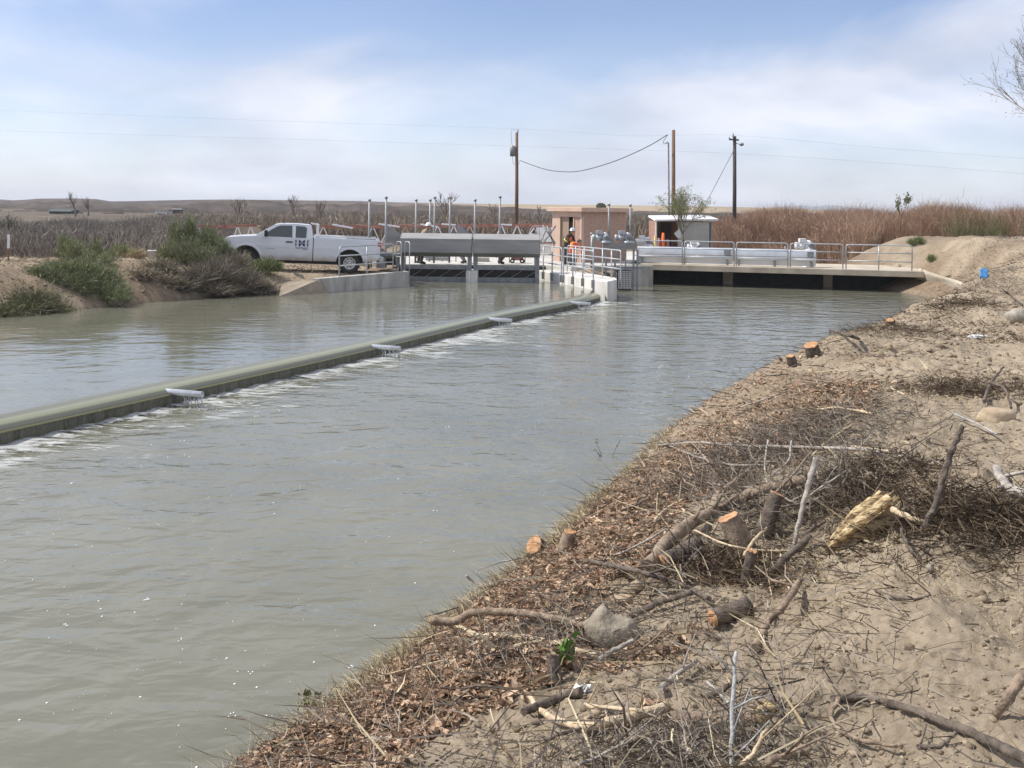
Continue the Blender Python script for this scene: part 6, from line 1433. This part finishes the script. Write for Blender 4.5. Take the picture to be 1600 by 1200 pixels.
stick('slender dark twig over the leaf litter above the orange stump', [(1030 - 60, 800), (995, 790), (1015, 780)], .010, .008, W_dark, lift=.06)
stick('dark dirt-stained root poking out right of the split log', [(1395, 800), (1425, 815), (1448, 822)], .018, .012, W_pale, lift=[.10, .07, .04], name='root', cat='root')
stick('thin forked twig on the bare dirt above the date area of the bank', [(1408, 852), (1420, 872), (1440, 893), (1452, 900)], .007, .006, W_dark, lift=[.06, .03, .02, .02]) if False else stick('thin bent twig on the bare dirt below the split log', [(1408, 828), (1420, 862), (1440, 880), (1455, 898)], .008, .006, W_dark, lift=[.08, .04, .02, .01])
stick('flat curved twig half buried in the bare dirt on the right', [(1368, 925), (1395, 935), (1430, 938), (1455, 932)], .008, .005, W_dark, lift=.005)
stick('dark twig lying on the dirt left of the long root', [(1195, 1085), (1212, 1105), (1222, 1125)], .010, .007, W_dark, lift=.02, twigs=2)
# second-string sticks woven through the debris band, each one its own
desc = ['grey', 'pale', 'dark', 'brown']; mts = [W_grey, W_pale, W_dark, W_brown]
band = [(1000, 850), (1045, 800), (1080, 880), (1105, 845), (1145, 760), (1180, 850), (1210, 800), (1240, 740), (1285, 765), (1300, 690), (1330, 740), (1010, 1010), (1060, 1060), (960, 1110), (880, 1150), (1000, 1160), (1080, 1180), (1180, 1170), (760, 1080), (700, 1110), (600, 1150), (1320, 645), (1130, 1080), (1230, 1190), (940, 1180), (850, 1010), (1270, 830), (1345, 800)]
where = ['by the cut log end', 'above the cut log end', 'just right of the cut log end', 'over the bark stump', 'on the long log', 'beside the slanted stump', 'right of the slanted stump', 'at the top of the upright grey stick', 'right of the upright grey stick', 'on the level pale stick', 'between the upright stick and the split log', 'below the grey boulder', 'on the dirt below the boulder', 'above the curved splinter', 'below the curved splinter', 'under the fallen log', 'at the bottom edge left of the upright pale stick', 'just right of the upright pale stick', 'on the lower leaf litter', 'near the weed stems', 'at the lower water edge', 'on top of the far debris pile', 'left of the upright pale stick', 'at the bottom edge right of the upright pale stick', 'at the bottom edge under the splinter', 'under the peeled branch', 'behind the thick dark branch', 'behind the split log']
for i, ((px, py), wh_) in enumerate(zip(band, where)):
    k = i % 4; a = random.uniform(-.3, 1.0); Lp = random.uniform(45, 95); dx, dy = math.cos(a) * Lp / 2, -math.sin(a) * Lp / 2
    r_ = random.uniform(.006, .014)
    stick('%s broken stick %s' % (desc[k], wh_), [(px - dx, min(1198, py - dy)), (px - dx * .2, py - dy * .2 + random.uniform(-6, 6)), (px + dx, py + dy)], r_, r_ * .7, mts[k], lift=[random.uniform(.0, .08), random.uniform(.02, .10), random.uniform(0, .12)], twigs=random.randint(0, 3))
# ---- stumps and logs
def stump(label, base_px, top, r, tilt=(0, 0), h=.3, bark=None, name='stump', flare=1.5, d=None, cut=None):
    q = hit(*base_px) if d is None else P(base_px[0], base_px[1], d)
    up_ = Vector((tilt[0], tilt[1], 1)).normalized(); bark = bark or W_dark
    root = thing(name, label, name, q)
    n = 18; b = MB(); prof = [(-.12, r * flare), (0, r * flare * .9), (h * .25, r * 1.12), (h * .7, r * 1.0), (h, r * .98)]
    a1 = up_.orthogonal().normalized(); a2 = up_.cross(a1); vs = []
    lob = [1 + .10 * math.sin(3 * k * 2 * math.pi / n + r * 50) + random.uniform(-.06, .06) for k in range(n)]
    sl = random.uniform(-.3, .3)
    for i, (hh, rr) in enumerate(prof):
        for k in range(n):
            a = 2 * math.pi * k / n; extra = (math.cos(a) * sl * r if i == len(prof) - 1 else 0)
            vs.append(q + up_ * (hh + extra) + (a1 * math.cos(a) + a2 * math.sin(a)) * rr * (lob[k] if i < 4 else random.uniform(.93, 1.04)) + up_ * (random.uniform(-.006, .006) if i == 4 else 0))
    b.add(vs, [(i * n + k, i * n + (k + 1) % n, (i + 1) * n + (k + 1) % n, (i + 1) * n + k) for i in range(len(prof) - 1) for k in range(n)], smooth=True); b.build('bark', bark, root)
    top_ = vs[-n:]; c_ = sum(top_, Vector((0, 0, 0))) / n; in_ = [c_.lerp(v, .93) + up_ * .004 for v in top_]
    MB().add(top_ + in_ + [c_ + up_ * .006], [(k, (k + 1) % n, n + (k + 1) % n, n + k) for k in range(n)] + [(n + k, n + (k + 1) % n, 2 * n) for k in range(n)]).build('cut_face', cut or W_cut, root)
    return root
stump('orange cut stump at the water edge, nearest the camera of the shore stumps', (846, 866), None, .080, (-.7, -.65), .13)
stump('smaller split stump joined right behind the orange shore stump', (884, 858), None, .05, (.25, .1), .13, W_brown)
stump('dark stump with a slanted orange top in the middle of the debris', (1194, 834), None, .045, (.28, -.1), .26)
stump('wide leaning bark stump between the long log and the slanted stump', (1165, 868), None, .065, (-.45, .15), .24, W_brown, flare=1.3)
stump('thin dark post-like stump with a small orange top', (1166, 915), None, .028, (.12, -.15), .20, flare=1.2)
stump('low dark stump beside the small green seedling', (868, 1068), None, .030, (-.1, .2), .12, flare=1.3, cut=W_brown)
stump('round orange topped stump standing against the water on the far hump', (1271, 558), None, .090, (-.30, -.25), .17, flare=1.1)
stump('small reddish cut stump left of the round far stump', (1239, 572), None, .055, (-.4, -.35), .14, flare=1.1)
stump('tiny orange cut stump far along the shore in the dark roots', (1392, 508), None, .09, (-.4, -.6), .14, flare=1.1)
def log(label, a, e, r, bark, cut, da=0.0, de=0.0, both=False):
    p = hit(*a); q = p + Vector(e); q.z = tz(q.x, q.y); p.z += r * .75 + da; q.z += r * .75 + de
    root = thing('log', label, 'log', p); n = 16; ln = 7; pts = [p.lerp(q, i / (ln - 1)) + Vector((random.gauss(0, r * .05),) * 3) for i in range(ln)]
    MB().tube(pts, [r * (1 + random.uniform(-.06, .06)) for _ in range(ln)], n, jit=.05, cap=True).build('bark', bark, root)
    ax = (p - q).normalized(); MB().lathe(p + ax * .002, ax, [(0, r * .97), (.006, r * .9), (.008, 0)], n).build('cut_face', cut, root)
    return root
log('sawn log with a round orange end facing left in the debris', (1036, 898), (.24, .24, 0), .048, W_dark, W_cut, .03, .02)
log('short dark log with an orange end lying on the bare dirt', (1114, 985), (.19, .10, 0), .042, W_dark, W_cut, .02, .0)
# split log
p = hit(1298, 866); q = hit(1398, 822); q.z += .10; p.z += .0
root = thing('split_log', 'large split yellow log with torn grain beside the upright curved stick', 'log', p)
ax = (q - p); ln_ = ax.length; ax.normalize(); sd = Vector((0, 0, 1)).cross(ax).normalized(); upv = ax.cross(sd); n = 32; m_ = 16; vs = []
gr = [random.uniform(-.16, .10) + (-.28 if _ in (5, 12, 13, 24) else 0) for _ in range(n)]
for i in range(m_):
    f = i / (m_ - 1); rr = .085 * min(1, .30 + 1.3 * f)
    for k in range(n):
        a = 2 * math.pi * k / n; g_ = 1 + gr[k] * (1 if math.sin(a) > -.2 else .3); tail = (gr[(k * 3) % n] * .30 if i in (0, m_ - 1) else 0)
        vs.append(p + ax * (ln_ * f + tail * .25) + (sd * math.cos(a) * rr * 1.1 + upv * (math.sin(a) * rr * .95 + .03)) * g_ + Vector((random.gauss(0, .003),) * 3))
MB().add(vs, [(i * n + k, i * n + (k + 1) % n, (i + 1) * n + (k + 1) % n, (i + 1) * n + k) for i in range(m_ - 1) for k in range(n)] + [tuple(range(n)), tuple(range((m_ - 1) * n, m_ * n))]).build('split_wood', mat('torn yellow grain', (.10, .06, .03), (.62, .50, .30), sc=1, rough=.85, bump=1.0, bsc=2, stretch=(5, 34, 34), c3=(.40, .29, .15), lo=.36, hi=.62), root)
b = MB()
for k in range(11):
    c_ = q + sd * random.uniform(-.06, .06) + upv * random.uniform(-.02, .08); b.tube([c_ - ax * .05, c_ + ax * random.uniform(.02, .07) + Vector((0, 0, random.uniform(-.03, .03)))], [.010, .002], 4)
b.build('splinters', W_split, root)
b = MB(); c_ = hit(1192, 1128)
for k in range(14): s_ = c_ + Vector((random.uniform(-.05, .02), random.uniform(-.02, .02), .03 + random.uniform(0, .04))); b.tube([s_, s_ + Vector((random.uniform(.02, .07), .01, random.uniform(-.005, .02)))], [.008, .002], 4)
tag(b.build('splinters', W_split, None, c_), 'torn pale splinters at the end of the fallen log at bottom centre', 'splinters')
# ---- rocks
def rock(label, px, py, r, mt, sq=(1, .8, .6), name='rock', jit=.10, sink=.3, seed=1, horn=None):
    random.seed(seed); q = hit(px, py); bm = bmesh.new(); bmesh.ops.create_icosphere(bm, subdivisions=3, radius=1)
    ph = [random.uniform(0, 6) for _ in range(6)]
    for v in bm.verts:
        c_ = v.co.copy(); k = 1 + .18 * math.sin(2.1 * c_.x + ph[0]) * math.cos(1.7 * c_.y + ph[1]) + .10 * math.sin(4 * c_.z + ph[2] + 2 * c_.x) + random.uniform(-jit, jit) * .25
        c_ = Vector((math.copysign(abs(c_.x) ** .8, c_.x), math.copysign(abs(c_.y) ** .8, c_.y), math.copysign(abs(c_.z) ** .8, c_.z)))
        v.co = Vector((c_.x * sq[0], c_.y * sq[1], c_.z * sq[2])) * r * k
        if horn and v.co.z > 0 and (v.co.xy - Vector(horn[:2]) * r).length < r * .5: v.co.z += horn[2] * r * (1 - (v.co.xy - Vector(horn[:2]) * r).length / (r * .5))
    me = bpy.data.meshes.new(name); bm.to_mesh(me); bm.free(); me.materials.append(mt)
    for p_ in me.polygons: p_.use_smooth = True
    o = bpy.data.objects.new(name, me); C.objects.link(o); o.location = q + Vector((0, 0, r * sq[2] * (1 - sink) * .6)); tag(o, label, name); return o
Rk = mat('dusty grey concrete rubble', (.26, .24, .20), (.44, .40, .33), sc=6, rough=.95, bump=.6, bsc=25); Rt = mat('tan stone', (.30, .23, .15), (.46, .37, .26), sc=6, rough=.9, bump=.4, bsc=30)
rock('lumpy grey concrete boulder with a pointed top at the foot of the slope', 958, 1000, .120, mat('dirty boulder', (.20, .17, .13), (.36, .31, .24), sc=6, rough=.95, bump=.8, bsc=25), (1.05, .75, .8), 'boulder', horn=(-.5, 0, .75), seed=3, sink=.5, jit=.35)
rock('round grey rock on the far right of the bank', 1588, 500, .24, Rk, (1, .8, .7), seed=4)
rock('tan rock below the upper right root pile', 1556, 658, .12, Rt, (1.1, .8, .6), seed=5)
rock('flat orange tan stone in the leaf litter left of the boulder', 976, 936, .050, Rt, (1.1, .9, .4), seed=6)
rock('small tan stone in the leaf litter above the orange flat stone', 1000, 918, .045, Rt, (1.2, .8, .5), seed=7)
rock('smooth small grey stone under the short dark log', 1122, 1000, .022, Rk, (1.2, .8, .7), seed=8)
rock('small round stone at the base of the bent twig', 1451, 893, .024, Rk, (.8, .8, 1.0), seed=9)
rock('pale half buried stone near the lower right corner of the dirt', 1398, 745, .04, Rt, seed=10)
rock('tan stone lying on the upper debris', 1336, 688, .045, Rt, (1.2, .8, .7), seed=12)
rock('pale flat rock in the dirt far along the bank', 1528, 528, .12, mat('pale quartz rock', (.5, .5, .5), (.66, .66, .66), rough=.8), (1.6, .9, .35), seed=13)
rock('white rock on the left bank near the bucket', 193, 401, .16, mat('white rock', (.55, .53, .5), (.68, .66, .62), rough=.8), (1.4, .9, .6), seed=14)
rock('white rock above the green shrub on the left bank', 112, 410, .15, Rk, (1.3, .9, .7), seed=15)
# blue plastic scrap
random.seed(9)
q = hit(1537, 437); b = MB(); g = 8; vs = []
for i in range(g):
    for j in range(g): vs.append(q + Vector((-.15 + .27 * i / (g - 1) + .12 * (j / (g - 1)) + random.uniform(-.025, .025), -.05 + .25 * j / (g - 1), .02 + .28 * (j / (g - 1)) + random.uniform(-.035, .035))))
b.add(vs, [(i * g + j, (i + 1) * g + j, (i + 1) * g + j + 1, i * g + j + 1) for i in range(g - 1) for j in range(g - 1)], smooth=True)
o = b.build('plastic_scrap', mat('bright blue plastic', (.03, .15, .38), (.10, .28, .52), sc=6, rough=.4), None, q); tag(o, 'crumpled bright blue plastic scrap on the right bank', 'plastic scrap'); sm = o.modifiers.new('solid', 'SOLIDIFY'); sm.thickness = .008
q = hit(912, 1082); b = MB(); 
for k in range(9): b.box(q + Vector((random.uniform(-.035, .035), random.uniform(-.02, .02), random.uniform(.0, .03))), (.03, .022, .004), M=Euler((random.uniform(-1, 1), random.uniform(-1, 1), random.uniform(0, 3))).to_matrix())
tag(b.build('paper_scrap', M['white'], None, q), 'small crumpled white paper scrap beside the low dark stump', 'paper scrap')
# seedlings
def seedling(label, px, py, h, n, mtL, mtS, ls, seed, d=None):
    random.seed(seed); q = hit(px, py) if d is None else P(px, py, d); root = thing('seedling', label, 'seedling', q); b = MB(); lf = []
    for k in range(n):
        a = random.uniform(0, 6.28); e = q + Vector((math.cos(a) * h * .35, math.sin(a) * h * .35, h * random.uniform(.5, 1))); mid = q.lerp(e, .5) + Vector((0, 0, h * .1)); b.tube([q, mid, e], [.004, .003, .0015], 4)
        for _ in range(7): lf.append(tuple(mid.lerp(e, random.uniform(-.2, 1)) - q + Vector((random.gauss(0, .012),) * 3)))
    b.build('stems', mtS, root); lf = np.array(lf); m_ = len(lf)
    strips('leaves', lf, unit(RNG.normal(0, 1, (m_, 3)) + [0, 0, .5]), unit(RNG.normal(0, 1, (m_, 3))), np.full(m_, ls * .45), np.full(m_, ls), RNG.uniform(.2, 1, m_), mtL, root)
V_bright = veg('seedling green', (.05, .10, .02), (.15, .25, .06))
seedling('small bright green seedling beside the low dark stump', 882, 1040, .10, 4, V_bright, W_brown, .06, 1)
seedling('wispy green weed growing at the water edge left of the debris', 948, 742, .50, 4, V_olive, V_olive, .03, 2)
seedling('green and straw weed at the lower water edge', 478, 1128, .22, 6, V_olive, W_pale, .05, 3)
# ---- root tangles (individual dark masses)
def tangle(label, px, py, r, n, seed, mt=None, flat=.4, cat='root tangle', wd=.0045, lng=.15):
    q = hit(px, py); root = thing('root_tangle', label, cat, q); k = n
    n = k = int(n * .62); p_ = RNG.normal(0, 1, (k, 3)) * np.array([r * .62, r * .5, r * flat * .22]); gz = TZ(p_[:, 0] + q.x, p_[:, 1] + q.y) - q.z
    p_[:, 2] = gz + np.abs(p_[:, 2]); D1 = unit(RNG.normal(0, 1, (k, 3)) * [1, 1, .45] + [0, 0, .1]); D2 = unit(D1 + RNG.normal(0, .7, (k, 3)))
    strips('roots', p_, D1, D2, np.full(k, wd) * RNG.uniform(.5, 1.8, k), np.full(k, lng) * RNG.uniform(.4, 1.4, k), RNG.uniform(0, 1, k), mt or V_root, root)
V_root = veg('dark dirty roots', (.035, .026, .018), (.20, .15, .10), (.09, .065, .045))
tangle('dark fibrous root tangle right of the split log', 1500, 800, .50, 4600, 1)
tangle('dark root tangle trailing off the right edge', 1590, 830, .45, 2600, 2)
tangle('dark tangle of roots behind the split log', 1350, 770, .45, 3200, 3)
tangle('dark root pile on the upper right of the bank', 1510, 612, .55, 2600, 4)
tangle('shadowy brush tangle around the bark stumps', 1130, 890, .38, 2600, 5)
tangle('twiggy debris heap at the top of the leaf slope', 1290, 665, .60, 2600, 6, V_grey)
tangle('grey twig heap around the long log', 1180, 735, .70, 3000, 7, V_grey, lng=.25)
tangle('grey twig heap between the slanted stump and upright stick', 1235, 800, .50, 2400, 8, V_grey, lng=.22)
tangle('dark roots hanging at the shore below the far bank', 1395, 520, .7, 1800, 9)
tangle('dark dead brush on the shore below the blue scrap', 1500, 480, 1.0, 2600, 10, lng=.2, wd=.008)
tangle('grey brush strewn over the far right mound', 1560, 440, 1.6, 3000, 11, V_grey, lng=.22, wd=.008, flat=.12)
tangle('bare twiggy brush half way up the far mound', 1530, 410, 1.6, 2200, 14, V_grey, lng=.22, wd=.008, flat=.1)
tangle('twig litter heap at bottom centre under the upright pale stick', 1080, 1185, .35, 2400, 12, V_grey, lng=.16, wd=.004)
tangle('twig heap under the peeled branches near the boulder', 860, 1000, .50, 2000, 13, V_grey, lng=.16, wd=.004)
# ---- uncountable litter
def sample_land(n, rmin, rmax, amin, amax, fn, pw=1.0):
    out = []
    while sum(len(o_) for o_ in out) < n:
        m_ = n * 2; r = np.exp(RNG.uniform(math.log(rmin), math.log(rmax), m_)); a = RNG.uniform(R(amin), R(amax), m_); x = np.sin(a) * r; y = np.cos(a) * r
        _, u = TZ0(x, y); k = RNG.uniform(0, 1, m_) < fn(x, y, u) * (u > .02); out.append(np.column_stack([x, y])[k])
        if len(out) > 60: break
    return np.vstack(out)[:n]
def leaves(n):
    xy = sample_land(n, 2.6, 21, -24, 33, lambda x, y, u: litter_mask(x, y, u) ** 1.6)
    z = TZ(xy[:, 0], xy[:, 1]); n = len(xy); B = np.column_stack([xy, z + RNG.uniform(.001, .03, n)])
    a = RNG.uniform(0, 6.28, n); t1_ = unit(np.column_stack([np.cos(a), np.sin(a), RNG.normal(0, .45, n)])); nn = unit(RNG.normal(0, .45, (n, 3)) + [0, 0, 1]); t2_ = unit(np.cross(nn, t1_)); nn = np.cross(t1_, t2_)
    Ls = (RNG.uniform(.008, .026, n) * (1 + .9 * (RNG.uniform(0, 1, n) < .10)))[:, None]; Ws = Ls * RNG.uniform(.35, .6, n)[:, None]; cu = Ls * RNG.uniform(-.1, .5, n)[:, None]
    V = np.stack([B - t1_ * Ls, B - t2_ * Ws + nn * cu, B + t2_ * Ws + nn * cu, B + t1_ * Ls + nn * cu * .5, B], 1).reshape(-1, 3)
    i = np.arange(n)[:, None] * 5; F = np.concatenate([i + np.array([[0, 1, 4]]), i + np.array([[0, 4, 2]]), i + np.array([[1, 3, 4]]), i + np.array([[4, 3, 2]])], 0)
    o = arrmesh('leaf_litter', V, F, veg('dead leaves', (.14, .085, .052), (.56, .42, .29), (.34, .22, .145), rough=.8), np.repeat(RNG.uniform(0, 1, n) ** 1.2, 5)); tag(o, 'brown dead leaves covering the slope down to the water', kind='stuff')
leaves(68000)
def twigs(n, nm, label, fn, mt, wd, lng, rmin, rmax, amin, amax, flat=.25, lift=.04):
    xy = sample_land(n, rmin, rmax, amin, amax, fn); n = len(xy); z = TZ(xy[:, 0], xy[:, 1]); r = np.hypot(xy[:, 0], xy[:, 1]); s_ = np.clip(r / 6, 1, 3) ** .45
    B = np.column_stack([xy, z + RNG.uniform(0, lift, n)]); a = RNG.uniform(0, 6.28, n); D1 = unit(np.column_stack([np.cos(a), np.sin(a), RNG.normal(.02, flat, n)])); D2 = unit(D1 + RNG.normal(0, .35, (n, 3)) * [1, 1, .5])
    o = strips(nm, B, D1, D2, wd * RNG.uniform(.5, 1.6, n) * s_, np.clip(lng * RNG.exponential(1, n) * s_ + .02, .02, .42), RNG.uniform(0, 1, n), mt); tag(o, label, kind='stuff')
twigs(11500, 'twigs', 'fine grey twigs and stems scattered over the near bank', lambda x, y, u: .9 * litter_mask(x, y, u) + .05 + .45 * (fbm(x, y, .9, 3, 123) > .12), V_grey, .0042, .10, 2.4, 24, -24, 34)
twigs(6000, 'brown_twigs', 'fine dark twigs and rootlets scattered over the near bank', lambda x, y, u: .5 * litter_mask(x, y, u) + .04 + .5 * (fbm(x, y, .9, 3, 153) > .15), V_root, .0045, .08, 2.4, 30, -24, 34)
twigs(7000, 'straw', 'short dry straw along the crest and edge of the near bank', lambda x, y, u: np.where(u < .5, .8, .05) + .8 * (fbm(x, y, .5, 2, 223) > .18), V_straw, .0035, .07, 2.4, 30, -24, 34, flat=.8, lift=.01)
twigs(9000, 'left_bank_litter', 'dry grass and twigs scattered over the left bank', lambda x, y, u: .2 + .8 * (fbm(x, y, .5, 3, 323) > .02), V_grey, .006, .07, 27, 48, -34, -8, flat=.7)
twigs(6000, 'bank_straw', 'pale straw scattered over the left bank', lambda x, y, u: .1 + .8 * (fbm(x, y, .6, 3, 423) > .08), V_straw, .006, .06, 27, 48, -34, -8, flat=.9)
twigs(9000, 'far_bank_twigs', 'grey twigs and dead brush strewn over the far right bank', lambda x, y, u: .2 + .8 * (fbm(x, y, .45, 3, 523) > .02), V_root, .006, .08, 20, 52, 17, 32, flat=.5)
# grass fringe over the water edge
def fringe():
    Bs = []; 
    sh_ = catmull([(a, b, 0) for a, b in SHORE_R[2:15]], 40)
    for i in range(9000):
        k = int(random.random() ** 1.2 * (len(sh_) - 1)); p = sh_[k]
        if fbm(np.array([p.x]), np.array([p.y]), 1.3, 2, 9)[0] < -.12: continue
        Bs.append((p.x + random.gauss(.28, .22), p.y + random.gauss(-.12, .2)))
    xy = np.array(Bs); _, u = TZ0(xy[:, 0], xy[:, 1]); xy = xy[u > .02]; n = len(xy); z = TZ(xy[:, 0], xy[:, 1])
    r = np.hypot(xy[:, 0], xy[:, 1])[:, None]; D1 = unit(RNG.normal(0, .45, (n, 3)) + [-.45, .1, .9]); D2 = unit(D1 + [-.5, .1, -.5] + RNG.normal(0, .4, (n, 3)))
    o = strips('dry_grass', np.column_stack([xy, z]), D1, D2, .0035 * (1 + r[:, 0] / 10), RNG.uniform(.05, .20, n), RNG.uniform(.1, 1, n), V_straw); tag(o, 'thin dry grass hanging over the water edge of the near bank', kind='stuff')
fringe()
def clods(n, nm, label, rmin, rmax, amin, amax, fn, smin, smean, smax):
    xy = sample_land(n, rmin, rmax, amin, amax, fn); n = len(xy); r = np.hypot(xy[:, 0], xy[:, 1])
    bm = bmesh.new(); bmesh.ops.create_icosphere(bm, subdivisions=1, radius=1); bv = np.array([tuple(v.co) for v in bm.verts]); bf = np.array([[v.index for v in f.verts] for f in bm.faces]); bm.free()
    s_ = np.clip(smin + RNG.exponential(smean, n), smin, smax) * np.clip(r / 7, .8, 3); z = TZ(xy[:, 0], xy[:, 1])
    V = bv[None] * (1 + RNG.normal(0, .17, (n, len(bv), 1))) * (s_[:, None] * RNG.uniform(.6, 1.2, (n, 3)) * [1, 1, .7])[:, None, :]
    V = V + np.column_stack([xy, z + s_ * .15])[:, None, :]
    F = (bf[None] + (np.arange(n) * len(bv))[:, None, None]).reshape(-1, 3)
    o = arrmesh(nm, V.reshape(-1, 3), F, veg('dirt clods', (.16, .125, .085), (.36, .29, .205)), np.repeat(RNG.uniform(0, 1, n), len(bv)), smooth=True); tag(o, label, kind='stuff')
dry = lambda x, y, u: (.10 + .9 * (1 - litter_mask(x, y, u))) * (.3 + .7 * (fbm(x, y, 1.2, 3, 311) > -.05))
clods(19000, 'dirt_clods', 'crumbled dirt clods over the bare part of the near bank', 2.2, 30, -24, 34, dry, .002, .005, .035)
clods(3000, 'bank_clods', 'dirt clods over the left bank', 27, 46, -34, -8, lambda x, y, u: .6, .004, .006, .03)

twigs(1500, 'long_twigs', 'long thin grey twigs lying over the debris of the near bank', lambda x, y, u: (u > .45) * (u < 3.6) * (.35 + (fbm(x, y, .9, 3, 623) > .02)) * (1 - .5 * sstep(12, 18, y)), V_grey, .0065, .30, 3.2, 17, -22, 30, flat=.22, lift=.10)
twigs(500, 'pale_twigs', 'long pale peeled twigs lying over the debris of the near bank', lambda x, y, u: (u > .45) * (u < 3.6) * .6, V_straw, .0065, .26, 3.2, 17, -22, 30, flat=.25, lift=.10)
# ------------------------------------------------------------------ air
hz_ = MB().box((0, 1900, 13.0), (6400, 4200, 34)).build('haze', None, None, (0, 1900, 0))
hmt = bpy.data.materials.new('thin haze'); hmt.use_nodes = True; t = hmt.node_tree; t.nodes.remove(t.nodes['Principled BSDF'])
pv = t.nodes.new('ShaderNodeVolumePrincipled'); pv.inputs['Color'].default_value = (.86, .90, .97, 1); pv.inputs['Density'].default_value = 2.6e-4; pv.inputs['Anisotropy'].default_value = .2
t.links.new(pv.outputs[0], t.nodes['Material Output'].inputs['Volume']); hz_.data.materials.append(hmt); tag(hz_, 'thin pale haze over the far plain', kind='stuff')
